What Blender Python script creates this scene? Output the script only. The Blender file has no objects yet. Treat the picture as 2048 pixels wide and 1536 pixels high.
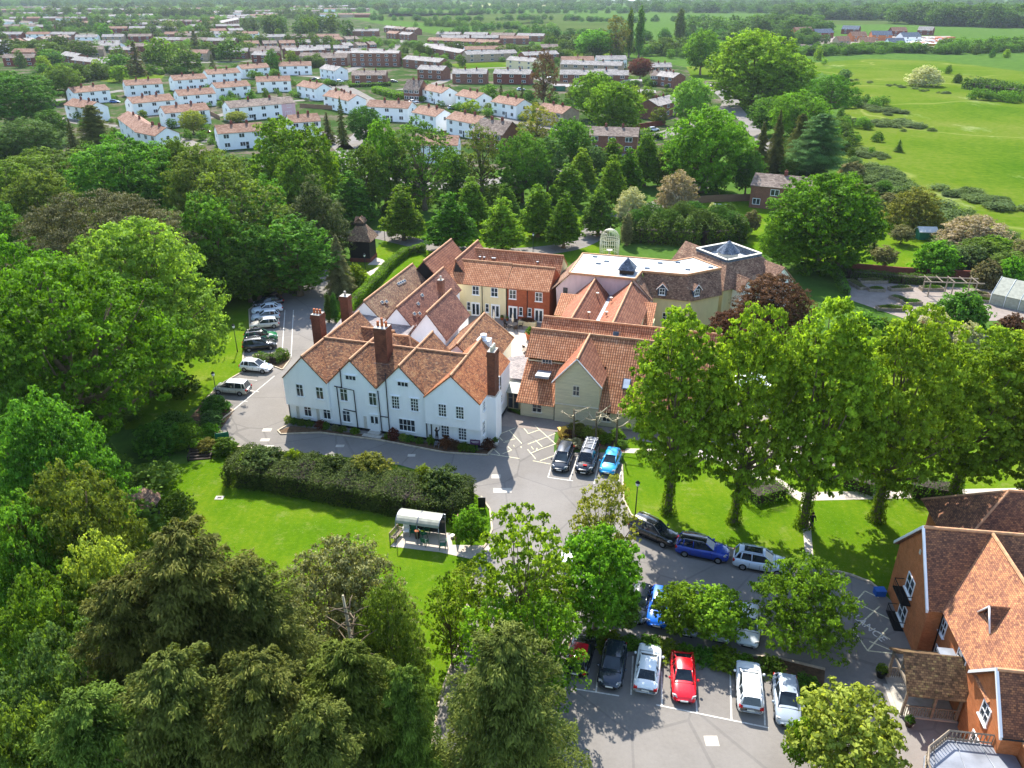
import bpy, math, random
import numpy as np
from mathutils import Vector, Matrix
R = math.radians
random.seed(7)
S = bpy.context.scene
COL = S.collection
# ------------------------------------------------------------------ camera
CH, CF, CT = 44.0, 1595.0, R(26.3)          # height above ground, focal length in photo pixels (2048 wide), pitch
cd = bpy.data.cameras.new('camera'); cam = bpy.data.objects.new('camera', cd); COL.objects.link(cam)
cd.sensor_width = 36; cd.lens = 36*CF/2048; cd.clip_end = 30000; cd.clip_start = 1
cam.location = (0, 0, CH); cam.rotation_euler = (math.pi/2-CT, 0, 0); S.camera = cam
# ------------------------------------------------------------------ light
SUN_E = R(46); SUN_D = Vector((0.17, -0.985, 0)).normalized()      # the way shadows fall on the ground
w = bpy.data.worlds.new('World'); S.world = w; w.use_nodes = True
nt = w.node_tree; bg = nt.nodes['Background']; sk = nt.nodes.new('ShaderNodeTexSky'); sk.sky_type = 'NISHITA'
sk.sun_disc = False; sk.sun_elevation = SUN_E; sk.sun_rotation = R(-10); sk.air_density = 1.0; sk.dust_density = 0.6
nt.links.new(sk.outputs[0], bg.inputs[0]); bg.inputs[1].default_value = 0.15
ld = bpy.data.lights.new('sun', 'SUN'); ld.energy = 4.0; ld.angle = R(0.55); ld.color = (1, .955, .88)
sun = bpy.data.objects.new('sun', ld); COL.objects.link(sun)
sun.rotation_euler = Vector((SUN_D.x*math.cos(SUN_E), SUN_D.y*math.cos(SUN_E), -math.sin(SUN_E))).to_track_quat('-Z', 'Y').to_euler()
S.view_settings.view_transform = 'Standard'; S.view_settings.look = 'None'; S.view_settings.gamma = 1
S.view_settings.exposure = 1.42
S.cycles.max_bounces = 8; S.cycles.diffuse_bounces = 4; S.cycles.transmission_bounces = 5; S.cycles.transparent_max_bounces = 6
S.cycles.glossy_bounces = 2; S.cycles.volume_bounces = 0; S.cycles.use_denoising = True; S.cycles.sample_clamp_indirect = 4

_c, _s = math.cos(CT), math.sin(CT)
def G(u, v, z=0.0):
    """the point of height z on the ground plan that stands at photo position (u, v)"""
    dy = v-768; k = (CH-z)/(CF*_s+dy*_c)
    return ((u-1024)*k, (CF*_c-dy*_s)*k)
def PR(x, y, z):
    f = y*_c+(CH-z)*_s; d = (CH-z)*_c-y*_s
    return 1024+x/f*CF, 768+d/f*CF, f
def top_z(v, Y):
    dy = v-768
    return CH-Y*(CF*_s+dy*_c)/(CF*_c-dy*_s)

# ------------------------------------------------------------------ materials
MATS = {}
def lin(c):
    if isinstance(c, str):
        c = tuple(int(c[i:i+2], 16)/255 for i in (0, 2, 4))
        return tuple((x/12.92 if x < .04045 else ((x+.055)/1.055)**2.4) for x in c)+(1,)
    return tuple(c)+(1,)
class NT:
    def __init__(s, name):
        s.m = bpy.data.materials.new(name); s.m.use_nodes = True; s.t = s.m.node_tree
        s.b = s.t.nodes['Principled BSDF']; s.o = s.t.nodes['Material Output']
    def n(s, ty, **k):
        a = s.t.nodes.new('ShaderNode'+ty)
        for q, v in k.items(): setattr(a, q, v)
        return a
    def l(s, a, b): s.t.links.new(a, b)
    def coord(s, kind='Object', scale=(1, 1, 1)):
        tc = s.n('TexCoord'); mp = s.n('Mapping'); mp.inputs['Scale'].default_value = scale
        s.l(tc.outputs[kind], mp.inputs[0]); return mp.outputs[0]
    def world(s, scale=(1, 1, 1)):
        g = s.n('NewGeometry'); mp = s.n('Mapping'); mp.inputs['Scale'].default_value = scale
        s.l(g.outputs['Position'], mp.inputs[0]); return mp.outputs[0]
    def noise(s, co, scale, detail=3, rough=.55):
        a = s.n('TexNoise'); a.inputs['Scale'].default_value = scale; a.inputs['Detail'].default_value = detail
        a.inputs['Roughness'].default_value = rough; s.l(co, a.inputs['Vector']); return a.outputs['Fac']
    def ramp(s, fac, stops):
        a = s.n('ValToRGB'); e = a.color_ramp.elements
        e[0].position, e[0].color = stops[0][0], lin(stops[0][1]); e[1].position, e[1].color = stops[-1][0], lin(stops[-1][1])
        for p, c in stops[1:-1]:
            x = e.new(p); x.color = lin(c)
        s.l(fac, a.inputs[0]); return a.outputs[0]
    def mix(s, fac, a, b, mode='MIX'):
        x = s.n('Mix', data_type='RGBA', blend_type=mode)
        for i, q in ((0, fac), (6, a), (7, b)):
            if hasattr(q, 'links'): s.l(q, x.inputs[i])
            elif i == 0: x.inputs[0].default_value = q
            else: x.inputs[i].default_value = lin(q)
        return x.outputs[2]
    def math(s, op, a, b=0.0, clamp=False):
        x = s.n('Math', operation=op, use_clamp=clamp)
        for i, q in ((0, a), (1, b)):
            if hasattr(q, 'links'): s.l(q, x.inputs[i])
            else: x.inputs[i].default_value = q
        return x.outputs[0]
    def bump(s, h, st=.4, d=.02):
        x = s.n('Bump'); x.inputs['Strength'].default_value = st; x.inputs['Distance'].default_value = d
        s.l(h, x.inputs['Height']); s.l(x.outputs[0], s.b.inputs['Normal'])
    def fin(s, col, rough=.8, metal=0, spec=.3):
        if hasattr(col, 'links'): s.l(col, s.b.inputs['Base Color'])
        else: s.b.inputs['Base Color'].default_value = lin(col)
        s.b.inputs['Roughness'].default_value = rough; s.b.inputs['Metallic'].default_value = metal
        s.b.inputs['Specular IOR Level'].default_value = spec
        return s.m
def plain(name, col, rough=.6, metal=0, var=.15, scale=1.5, spec=.3):
    if name in MATS: return MATS[name]
    n = NT(name); c = lin(col)[:3]
    f = n.noise(n.coord(), scale, 4)
    cc = n.ramp(f, [(.3, tuple(x*(1-var) for x in c)), (.7, tuple(min(1, x*(1+var)) for x in c))])
    MATS[name] = n.fin(cc, rough, metal, spec); return MATS[name]
def tile_mat(name, stops, bw=.24, bh=.15, blot=.6, amp=1.0, dark='2a1a14', lichen=None):
    """plain clay tiles: every tile its own tone, laid in courses up the slope"""
    n = NT(name); uv = n.coord('UV')
    br = n.n('TexBrick'); n.l(uv, br.inputs['Vector']); br.inputs['Scale'].default_value = 1
    br.inputs['Brick Width'].default_value = bw; br.inputs['Row Height'].default_value = bh
    br.inputs['Mortar Size'].default_value = .012; br.inputs['Color1'].default_value = (0, 0, 0, 1); br.inputs['Color2'].default_value = (1, 1, 1, 1)
    br.inputs['Mortar'].default_value = (.2, .2, .2, 1)
    big = n.noise(uv, blot, 5, .7); big = n.math('ADD', n.math('MULTIPLY', n.math('SUBTRACT', big, .5), 1.7), .5)
    sm = n.noise(n.coord('UV', (1, .5, 1)), 5, 3, .7)
    f = n.math('ADD', n.math('MULTIPLY', br.outputs['Color'], amp*.55), n.math('ADD', n.math('MULTIPLY', big, .75), n.math('MULTIPLY', sm, .6)))
    f = n.math('SUBTRACT', f, .42)
    col = n.ramp(f, stops)
    if lichen:
        lf = n.noise(uv, 2.2, 6, .8); lf2 = n.ramp(lf, [(.56, (0, 0, 0)), (.68, (1, 1, 1))])
        col = n.mix(n.math('MULTIPLY', lf2, .6), col, lichen)
    col = n.mix(n.math('MULTIPLY', br.outputs['Fac'], .55), col, dark)
    n.bump(f, .5, .03)
    return n.fin(col, .85, 0, .2)
def pantile_mat(name, stops, dark='3a1c12', pw=.27, ph=.34, contrast=.75):
    n = NT(name); uv = n.coord('UV'); sp = n.n('SeparateXYZ'); n.l(uv, sp.inputs[0])
    fx = n.math('FRACT', n.math('DIVIDE', sp.outputs[0], pw)); fy = n.math('FRACT', n.math('DIVIDE', sp.outputs[1], ph))
    roll = n.math('SINE', n.math('MULTIPLY', fx, math.pi))
    big = n.noise(uv, .45, 5, .7); vor = n.n('TexWhiteNoise', noise_dimensions='2D')
    cell = n.n('CombineXYZ'); n.l(n.math('FLOOR', n.math('DIVIDE', sp.outputs[0], pw)), cell.inputs[0]); n.l(n.math('FLOOR', n.math('DIVIDE', sp.outputs[1], ph)), cell.inputs[1])
    n.l(cell.outputs[0], vor.inputs['Vector'])
    f = n.math('ADD', n.math('MULTIPLY', big, .8), n.math('MULTIPLY', vor.outputs['Value'], .35)); f = n.math('SUBTRACT', f, .08)
    col = n.ramp(f, stops)
    gr = n.math('LESS_THAN', roll, .42); lap = n.math('LESS_THAN', fy, .22)
    d = n.math('MAXIMUM', n.math('MULTIPLY', gr, contrast), n.math('MULTIPLY', lap, contrast*.8))
    col = n.mix(d, col, dark)
    n.bump(n.math('ADD', roll, n.math('MULTIPLY', fy, -.4)), .8, .05)
    return n.fin(col, .8, 0, .25)
def brick_mat(name, c1, c2, mortar='8a7a6a', bw=.225, bh=.075, stain=.3):
    n = NT(name); uv = n.coord('UV'); br = n.n('TexBrick'); n.l(uv, br.inputs['Vector']); br.inputs['Scale'].default_value = 1
    br.inputs['Brick Width'].default_value = bw; br.inputs['Row Height'].default_value = bh; br.inputs['Mortar Size'].default_value = .006
    br.inputs['Color1'].default_value = lin(c1); br.inputs['Color2'].default_value = lin(c2); br.inputs['Mortar'].default_value = lin(mortar)
    st = n.ramp(n.noise(uv, .9, 5, .7), [(.35, (.6, .6, .6)), (.65, (1.15, 1.12, 1.08))])
    col = n.mix(stain*2, br.outputs['Color'], st, 'MULTIPLY')
    return n.fin(col, .88, 0, .2)
def board_mat(name, c, pitch=.16, dark=.62, vert=False):
    n = NT(name); uv = n.coord('UV'); sp = n.n('SeparateXYZ'); n.l(uv, sp.inputs[0])
    f = n.math('FRACT', n.math('DIVIDE', sp.outputs[0 if vert else 1], pitch)); cc = lin(c)[:3]
    nz = n.noise(n.coord('UV', (.4, 4, 1)), 1.2, 4)
    col = n.ramp(nz, [(.3, tuple(x*.86 for x in cc)), (.7, tuple(min(1, x*1.08) for x in cc))])
    col = n.mix(n.math('LESS_THAN', f, .16), col, tuple(x*dark for x in cc))
    n.bump(f, .6, .03); return n.fin(col, .7, 0, .3)
def render_mat(name, c, dirt=.12, rough=.85):
    n = NT(name); uv = n.coord('UV'); cc = lin(c)[:3]
    a = n.noise(n.coord('UV', (1.2, .3, 1)), 1.0, 6, .7)
    col = n.ramp(a, [(.3, tuple(x*(1-dirt*1.6) for x in cc)), (.55, cc), (.8, tuple(min(1, x*1.03) for x in cc))])
    n.bump(n.noise(uv, 9, 3), .15, .01)
    return n.fin(col, rough, 0, .25)
def glass_mat(name, c=(.02, .028, .035), rough=.08):
    n = NT(name); f = n.noise(n.world(), .8, 2)
    return n.fin(n.ramp(f, [(.35, tuple(x*.6 for x in c)), (.65, tuple(x*2.2 for x in c))]), rough, 0, .6)
def paint_mat(name, c, metal=0.0, rough=.25):
    n = NT(name); m = n.fin(lin(c)[:3], rough, metal, .5); n.b.inputs['Coat Weight'].default_value = .8; n.b.inputs['Coat Roughness'].default_value = .06
    return m
def leaf_mat(name, a, b, trans=.35, rough=.55, hue=.02):
    """leaf clumps: tone varies from leaf to leaf, clump to clump and tree to tree"""
    n = NT(name); at = n.n('Attribute'); at.attribute_name = 'rnd'; oi = n.n('ObjectInfo')
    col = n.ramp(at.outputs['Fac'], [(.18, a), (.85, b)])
    hs = n.n('HueSaturation'); n.l(col, hs.inputs['Color'])
    n.l(n.math('ADD', n.math('MULTIPLY', oi.outputs['Random'], hue*2), .5-hue), hs.inputs['Hue'])
    n.l(n.math('ADD', n.math('MULTIPLY', oi.outputs['Random'], .3), .85), hs.inputs['Value'])
    col = hs.outputs[0]; n.l(col, n.b.inputs['Base Color']); n.b.inputs['Roughness'].default_value = .7; n.b.inputs['Specular IOR Level'].default_value = .1
    tr = n.n('BsdfTranslucent'); tc = n.mix(1.0, col, (1.35, 1.3, .5), 'MULTIPLY'); n.l(tc, tr.inputs['Color'])
    mx = n.n('MixShader'); mx.inputs[0].default_value = trans; n.l(n.b.outputs[0], mx.inputs[1]); n.l(tr.outputs[0], mx.inputs[2]); n.l(mx.outputs[0], n.o.inputs[0])
    return n.m

M = {}
M['manor_tile'] = tile_mat('old_clay_tile', [(.05, '42302a'), (.35, '6c4a38'), (.58, '8e6042'), (.8, 'a87a54'), (1, '948258')], lichen='ada182')
M['manor_tile_red'] = tile_mat('red_clay_tile', [(.05, '583426'), (.35, '8a543a'), (.62, 'aa6a42'), (.95, 'c28a5c')], lichen='aca070')
M['plum_tile'] = tile_mat('plum_tile', [(.1, '543c36'), (.4, '744f44'), (.65, '8c604e'), (.95, 'a47a64')])
M['moss_tile'] = tile_mat('mossy_tile', [(.05, '4a3a30'), (.35, '74594a'), (.6, '917158'), (.9, 'a69270')], lichen='8d8a5c')
M['brown_tile'] = tile_mat('brown_tile', [(.05, '4c3b32'), (.4, '7a5c4a'), (.7, '9c7860'), (.95, 'b09a7c')])
M['porch_tile'] = tile_mat('weathered_porch_tile', [(.05, '2c2218'), (.4, '54412f'), (.7, '735a40'), (.95, '8a7c50')], lichen='6d6a3a')
M['orange_tile_dark'] = tile_mat('orange_tile_shaded', [(.05, '4e3830'), (.4, '72503e'), (.65, '8e6248'), (.95, 'ac7850')], bw=.2, bh=.13)  # darkened copy of the orange tile: shade painted into slopes away from the sun
M['orange_tile'] = tile_mat('orange_tile_sunlit', [(.05, '70483a'), (.35, '94644e'), (.6, 'b27a56'), (.95, 'cc9264')], bw=.2, bh=.13)  # lighter copy of the same tile: sunlight painted into the left-hand slopes
M['pantile'] = pantile_mat('orange_pantile', [(.2, '9c6040'), (.5, 'be8058'), (.8, 'd29a74')])
M['pantile_red'] = pantile_mat('red_pantile', [(.2, '94543a'), (.5, 'b26e4e'), (.8, 'c68a68')], contrast=.7)
M['pantile_side'] = pantile_mat('pantile_shaded', [(.2, '704636'), (.5, '945f46'), (.8, 'aa785c')], contrast=.7)  # red pantile darkened: shade put into the colour of the right-hand slopes
M['ridge'] = plain('ridge_tile', 'bb8c66', .8, var=.25, scale=3)
M['lead'] = plain('lead_sheet', '8b8f96', .45, .3, var=.25, scale=.8)
M['slate'] = tile_mat('blue_slate', [(.1, '3c444e'), (.5, '5a6470'), (.9, '7c8694')], bw=.3, bh=.2, dark='262b32')
M['greyslate'] = tile_mat('grey_slate', [(.1, '6a6462'), (.5, '8e8684'), (.9, 'a89c94')], bw=.3, bh=.2, dark='4a4644')
M['flatroof'] = plain('pale_roof_membrane', 'bdbdb8', .8, var=.12, scale=.35)
M['white'] = render_mat('white_limewash', 'fcfcfa', .04)
M['whitepaint'] = plain('white_paint', 'f0f0ee', .5, var=.04)
M['cream'] = render_mat('cream_render', 'e2d2a6', .08)
M['creamboard'] = board_mat('cream_weatherboard', 'd8ceac')
M['pink'] = render_mat('pink_render', 'e0c4bd', .1)
M['redbrick'] = brick_mat('red_brick', '9c4e30', 'ae5c3c', '906048')
M['orangebrick'] = brick_mat('orange_brick', 'b8683a', 'c8784a', 'b4885e', stain=.3)
M['chimbrick'] = brick_mat('chimney_brick', '6c4030', '844e38', '6c5648', stain=.5)
M['brownbrick'] = brick_mat('brown_brick', '7a4c3c', '8c5a46', '8a7466')
M['darkbrick'] = brick_mat('dark_red_brick', '6e3428', '844032', '7c6256')
M['tan'] = brick_mat('tan_brick', 'a89078', 'b8a086', 'a89c8a')
M['blackboard'] = board_mat('black_weatherboard', '201f1f', .2)
M['timber'] = plain('weathered_timber', '8a7d6c', .85, var=.3, scale=4)
M['darktimber'] = plain('dark_timber', '3a3028', .85, var=.3, scale=4)
M['glass'] = glass_mat('window_glass')
M['black'] = plain('black_iron', '1a1c1e', .5, .3, var=.1)
M['plinth'] = plain('tarred_plinth', '1e2022', .8)
M['blueboard'] = plain('slate_blue_paint', '3c4a5c', .7)
M['concrete'] = plain('concrete', 'b4ada0', .9, var=.15, scale=2)
M['stone'] = plain('pale_stone', 'd2cab8', .85, var=.15, scale=3)
M['terracotta'] = plain('terracotta', 'b86a42', .8)
M['palewire'] = plain('cream_painted_iron', 'd8d4b8', .6)
M['greenplastic'] = plain('green_plastic', '1c6a4c', .5)
M['canopy'] = plain('polycarbonate_canopy', '9a9a8a', .35, var=.2, scale=2)
M['purple'] = plain('purple_board', '4a2c52', .5)
M['yellow'] = plain('yellow_grit', 'd0a030', .5)
M['soil'] = plain('bark_mulch', '5a4632', .95, var=.4, scale=3)
M['fence'] = board_mat('wood_fence', '8a6a50', .12, .7, True)
M['bark'] = plain('bark', '6a5c48', .9, var=.35, scale=3)
M['paleb'] = plain('pale_bark', 'a89c80', .9, var=.3, scale=3)
M['skin'] = plain('skin', 'b88a70', .6)
M['cloth'] = plain('black_cloth', '1c1c20', .9)
M['denim'] = plain('dark_denim', '28303c', .9)
M['hair'] = plain('brown_hair', '32241a', .8)
M['rubber'] = plain('tyre_rubber', '151515', .85)
M['alloy'] = plain('alloy_rim', '9a9ca0', .35, .7)
M['carglass'] = glass_mat('car_glass', (.012, .018, .022), .04)
M['lamplens'] = plain('headlamp_lens', 'd8dce0', .1, .2)
M['taillens'] = plain('tail_lamp_lens', 'b01818', .2)
M['plate'] = plain('number_plate', 'd8d8d0', .5)
M['blue_bin'] = plain('blue_plastic', '1e5cb0', .5)
LEAF = {
 'bright': leaf_mat('leaf_bright', (0.044, 0.104, 0.004), (0.233, 0.445, 0.026), .45),
 'lime': leaf_mat('leaf_lime', (0.073, 0.130, 0.003), (0.327, 0.505, 0.037), .48),
 'vivid': leaf_mat('leaf_vivid', (0.070, 0.170, 0.015), (0.300, 0.540, 0.075), .45),
 'mid': leaf_mat('leaf_mid', (.034, .078, .006), (.175, .34, .03), .4),
 'dark': leaf_mat('leaf_dark', (0.025, 0.061, 0.005), (0.120, 0.254, 0.026), .35),
 'oak': leaf_mat('leaf_oak', (0.025, 0.073, 0.002), (0.142, 0.339, 0.015), .42),
 'olive': leaf_mat('leaf_olive', (.046, .078, .010), (.21, .30, .045), .4),
 'yellow': leaf_mat('leaf_yellow', (0.114, 0.151, 0.009), (0.431, 0.490, 0.081), .42),
 'bluegreen': leaf_mat('leaf_bluegreen', (0.026, 0.065, 0.011), (0.158, 0.296, 0.070), .35),
 'grey': leaf_mat('leaf_greygreen', (0.068, 0.070, 0.019), (0.314, 0.304, 0.125), .28),
 'conifer': leaf_mat('leaf_conifer', (.036, .052, .006), (.19, .205, .04), .28),
 'conifer_g': leaf_mat('leaf_conifer_green', (.034, .066, .006), (.17, .245, .035), .3),
 'cedar': leaf_mat('leaf_cedar', (0.040, 0.042, 0.013), (0.167, 0.162, 0.070), .2),
 'yew': leaf_mat('leaf_yew', (0.022, 0.048, 0.008), (0.110, 0.165, 0.030), .25),
 'copper': leaf_mat('leaf_copper', (0.039, 0.018, 0.009), (0.216, 0.108, 0.059), .3),
 'blossom': leaf_mat('leaf_blossom', (0.304, 0.320, 0.120), (0.720, 0.684, 0.432), .3),
 'pinkblossom': leaf_mat('leaf_pinkblossom', (0.208, 0.192, 0.072), (0.648, 0.540, 0.351), .3),
 'golden': leaf_mat('leaf_golden', (.07, .085, .01), (.30, .29, .045), .35),
 'bramble': leaf_mat('leaf_bramble', (.04, .085, .015), (.19, .28, .08), .3),
 'maroon': leaf_mat('leaf_maroon', (0.068, 0.021, 0.009), (0.265, 0.088, 0.051), .3),
}

# ------------------------------------------------------------------ object helpers
def tag(o, label=None, cat=None, group=None, kind=None):
    if label: o['label'] = label
    if cat: o['category'] = cat
    if group: o['group'] = group
    if kind: o['kind'] = kind
    return o
def empty(name, loc=(0, 0, 0), rz=0.0, label=None, cat=None, group=None):
    o = bpy.data.objects.new(name, None); COL.objects.link(o); o.location = loc if len(loc) == 3 else (loc[0], loc[1], 0); o.rotation_euler = (0, 0, rz)
    o.empty_display_size = .2
    return tag(o, label, cat, group)
OFF = {}       # building root -> the plan point its parts are measured from
class MB:
    def __init__(s): s.v = []; s.f = []; s.m = []; s.sm = []
    def face(s, pts, m=0, smooth=False):
        i = len(s.v); s.v.extend([tuple(p) for p in pts]); s.f.append(tuple(range(i, i+len(pts)))); s.m.append(m); s.sm.append(smooth)
    def mesh(s, vs, fs, m=0, smooth=False):
        i = len(s.v); s.v.extend([tuple(p) for p in vs])
        for f in fs: s.f.append(tuple(i+k for k in f)); s.m.append(m); s.sm.append(smooth)
    def box(s, x0, x1, y0, y1, z0, z1, m=0, skip=''):
        v = [(x0, y0, z0), (x1, y0, z0), (x1, y1, z0), (x0, y1, z0), (x0, y0, z1), (x1, y0, z1), (x1, y1, z1), (x0, y1, z1)]
        F = {'b': (3, 2, 1, 0), 't': (4, 5, 6, 7), 'f': (0, 1, 5, 4), 'r': (1, 2, 6, 5), 'k': (2, 3, 7, 6), 'l': (3, 0, 4, 7)}
        s.mesh(v, [q for k, q in F.items() if k not in skip], m)
    def obox(s, c, d, w, h, z0, m=0):
        """box on a line: c centre (x,y), d=(dx,dy) full length vector, w width, h height"""
        L = math.hypot(*d); ux, uy = d[0]/L/2*L, d[1]/L/2*L; px, py = -d[1]/L*w/2, d[0]/L*w/2
        b = [(c[0]-ux-px, c[1]-uy-py), (c[0]+ux-px, c[1]+uy-py), (c[0]+ux+px, c[1]+uy+py), (c[0]-ux+px, c[1]-uy+py)]
        s.prism(b, z0, z0+h, m)
    def prism(s, poly, z0, z1, m=0, mt=None):
        n = len(poly); v = [(p[0], p[1], z0) for p in poly]+[(p[0], p[1], z1) for p in poly]
        s.mesh(v, [(i, (i+1) % n, n+(i+1) % n, n+i) for i in range(n)]+[tuple(reversed(range(n)))], m)
        s.mesh([(p[0], p[1], z1) for p in poly], [tuple(range(n))], m if mt is None else mt)
    def tube(s, pts, rad, m=0, seg=8, cap=True, smooth=True):
        pts = [Vector(p) for p in pts]; rings = []
        if not hasattr(rad, '__len__'): rad = [rad]*len(pts)
        base = len(s.v)
        for i, p in enumerate(pts):
            d = (pts[min(i+1, len(pts)-1)]-pts[max(i-1, 0)]).normalized()
            a = Vector((1, 0, 0)) if abs(d.z) > .7 else Vector((0, 0, 1))
            x = d.cross(a).normalized(); y = d.cross(x)
            for k in range(seg):
                t = 2*math.pi*k/seg; s.v.append(tuple(p+(x*math.cos(t)+y*math.sin(t))*rad[i]))
        for i in range(len(pts)-1):
            for k in range(seg):
                a, b = base+i*seg+k, base+i*seg+(k+1) % seg
                s.f.append((a, b, b+seg, a+seg)); s.m.append(m); s.sm.append(smooth)
        if cap:
            s.f.append(tuple(base+k for k in reversed(range(seg)))); s.m.append(m); s.sm.append(False)
            e = base+(len(pts)-1)*seg; s.f.append(tuple(e+k for k in range(seg))); s.m.append(m); s.sm.append(False)
    def lathe(s, c, prof, m=0, seg=14, smooth=True):
        s.tube([(c[0], c[1], c[2]+z) for r, z in prof], [max(r, .001) for r, z in prof], m, seg, True, smooth)
    def build(s, name, mats, parent=None, **tg):
        off = OFF.get(parent.name) if parent else None
        if off: s.v = [(a-off[0], b-off[1], c-off[2]) for a, b, c in s.v]
        me = bpy.data.meshes.new(name); me.from_pydata(s.v, [], s.f)
        if not isinstance(mats, (list, tuple)): mats = [mats]
        for q in mats: me.materials.append(M[q] if isinstance(q, str) else q)
        me.polygons.foreach_set('material_index', s.m); me.polygons.foreach_set('use_smooth', s.sm)
        me.update()
        uvl = me.uv_layers.new(name='UVMap'); co = np.empty(len(me.vertices)*3); me.vertices.foreach_get('co', co); co = co.reshape(-1, 3)
        li = np.empty(len(me.loops), dtype=np.int32); me.loops.foreach_get('vertex_index', li)
        nr = np.empty(len(me.polygons)*3); me.polygons.foreach_get('normal', nr); nr = nr.reshape(-1, 3)
        lt = np.empty(len(me.polygons), dtype=np.int32); me.polygons.foreach_get('loop_total', lt); n = np.repeat(nr, lt, 0)
        flat = np.abs(n[:, 2]) > .995
        ux = np.where(flat, 1.0, -n[:, 1]); uy = np.where(flat, 0.0, n[:, 0]); l = np.maximum(np.hypot(ux, uy), 1e-6); ux /= l; uy /= l
        vx, vy, vz = n[:, 1]*0-n[:, 2]*uy, n[:, 2]*ux, n[:, 0]*uy-n[:, 1]*ux
        vz = np.where(flat, 0, vz); vy = np.where(flat, 1, vy); vx = np.where(flat, 0, vx)
        p = co[li]; uv = np.stack([p[:, 0]*ux+p[:, 1]*uy, p[:, 0]*vx+p[:, 1]*vy+p[:, 2]*vz], 1)
        uvl.data.foreach_set('uv', uv.astype(np.float32).ravel())
        o = bpy.data.objects.new(name, me); COL.objects.link(o); o.parent = parent
        if off: OFF[o.name] = off
        return tag(o, **tg)
def sheet(name, pts, z, mat, kind='structure', label=None, hole=None, **k):
    mb = MB(); mb.face([(p[0], p[1], z) for p in pts])
    o = mb.build(name, mat, None)
    bpy.context.view_layer.update()
    import bmesh
    bm = bmesh.new(); bm.from_mesh(o.data); bmesh.ops.triangulate(bm, faces=bm.faces[:])
    for f in bm.faces:
        if f.normal.z < 0: f.normal_flip()
    bm.to_mesh(o.data); bm.free()
    return tag(o, label, kind=kind, **k)
def px(pts, z=0): return [G(u, v, z) for u, v in pts]

# ------------------------------------------------------------------ ground
def ground_mat(name, cols, s1, s2, b=0, extra=None, rough=.95):
    n = NT(name); co = n.world(); a = n.noise(co, s1, 5, .6); c = n.noise(co, s2, 4, .7)
    f = n.math('ADD', n.math('MULTIPLY', a, .6), n.math('MULTIPLY', c, .4))
    col = n.ramp(f, cols)
    if extra: col = extra(n, co, col)
    if b: n.bump(c, b, .08)
    return n.fin(col, 1.0, 0, 0.0)
def mow(n, co, col):
    st = n.n('TexWave'); st.inputs['Scale'].default_value = .32; st.inputs['Distortion'].default_value = 3; st.inputs['Detail'].default_value = 1; n.l(co, st.inputs['Vector']); col = n.mix(n.math('MULTIPLY', st.outputs['Fac'], .18), col, (.05, .13, .006))
    b = n.ramp(n.noise(co, .5, 5, .8), [(.55, (0, 0, 0)), (.7, (1, 1, 1))]); col = n.mix(n.math('MULTIPLY', b, .45), col, (.22, .22, .07))
    d = n.noise(co, 12, 2, .7); return n.mix(n.math('MULTIPLY', n.math('GREATER_THAN', d, .70), .5), col, (.5, .55, .35))
def trodden(n, co, col):
    a = n.n('TexNoise'); a.inputs['Scale'].default_value = .012; a.inputs['Detail'].default_value = 2; a.inputs['Distortion'].default_value = .6; n.l(co, a.inputs['Vector'])
    b = n.math('ABSOLUTE', n.math('SUBTRACT', a.outputs['Fac'], .5)); m = n.ramp(b, [(0, (1, 1, 1)), (.012, (0, 0, 0))])
    col = n.mix(n.math('MULTIPLY', m, .35), col, (.30, .30, .10))
    w_ = n.ramp(n.noise(n.world((1, .5, 1)), .035, 6, .75), [(.6, (0, 0, 0)), (.72, (1, 1, 1))])
    return n.mix(n.math('MULTIPLY', w_, .45), col, (.36, .40, .20))
def patched(n, co, col):
    v = n.n('TexVoronoi', feature='DISTANCE_TO_EDGE'); v.inputs['Scale'].default_value = .16; n.l(co, v.inputs['Vector']); vc = n.n('TexVoronoi'); vc.inputs['Scale'].default_value = .16; n.l(co, vc.inputs['Vector'])
    o_ = n.ramp(n.noise(co, .9, 4, .7), [(.66, (0, 0, 0)), (.76, (1, 1, 1))]); col = n.mix(n.math('MULTIPLY', o_, .45), col, (.09, .085, .08))
    sp = n.n('SeparateColor'); n.l(vc.outputs['Color'], sp.inputs[0]); col = n.mix(n.math('MULTIPLY', sp.outputs[0], .28), col, (.15, .138, .128)); col = n.mix(n.math('MULTIPLY', n.math('LESS_THAN', v.outputs['Distance'], .012), .35), col, (.09, .085, .08))
    w_ = n.ramp(n.noise(co, .12, 5, .6), [(.45, (0, 0, 0)), (.6, (1, 1, 1))]); col = n.mix(n.math('MULTIPLY', w_, .3), col, (.30, .28, .26))
    g = n.noise(co, 40, 2, .8); return n.mix(n.math('MULTIPLY', g, .3), col, (.10, .095, .09))
M['rough'] = ground_mat('rough_grass', [(.3, (.035, .075, .014)), (.5, (.06, .12, .02)), (.7, (.10, .16, .03))], .15, 1.5, .4)
M['lawn'] = ground_mat('mown_lawn', [(.3, (.045, .11, .003)), (.46, (.075, .145, .005)), (.56, (.105, .165, .008)), (.72, (.19, .20, .035))], .14, 2.6, .3, mow)
M['meadow'] = ground_mat('meadow_grass', [(.34, (.035, .095, .004)), (.5, (.085, .135, .010)), (.64, (.135, .155, .03))], .016, .5, .4, trodden)
M['paddock'] = ground_mat('far_pasture', [(.3, (.04, .072, .014)), (.7, (.08, .11, .03))], .01, .2)
M['ploughed'] = ground_mat('pale_field', [(.3, (.16, .19, .06)), (.7, (.30, .30, .14))], .01, .2)
M['asphalt'] = ground_mat('worn_asphalt', [(.3, (.19, .172, .150)), (.5, (.235, .213, .186)), (.7, (.28, .254, .222))], .25, 3.5, .25, patched, .9)
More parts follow.
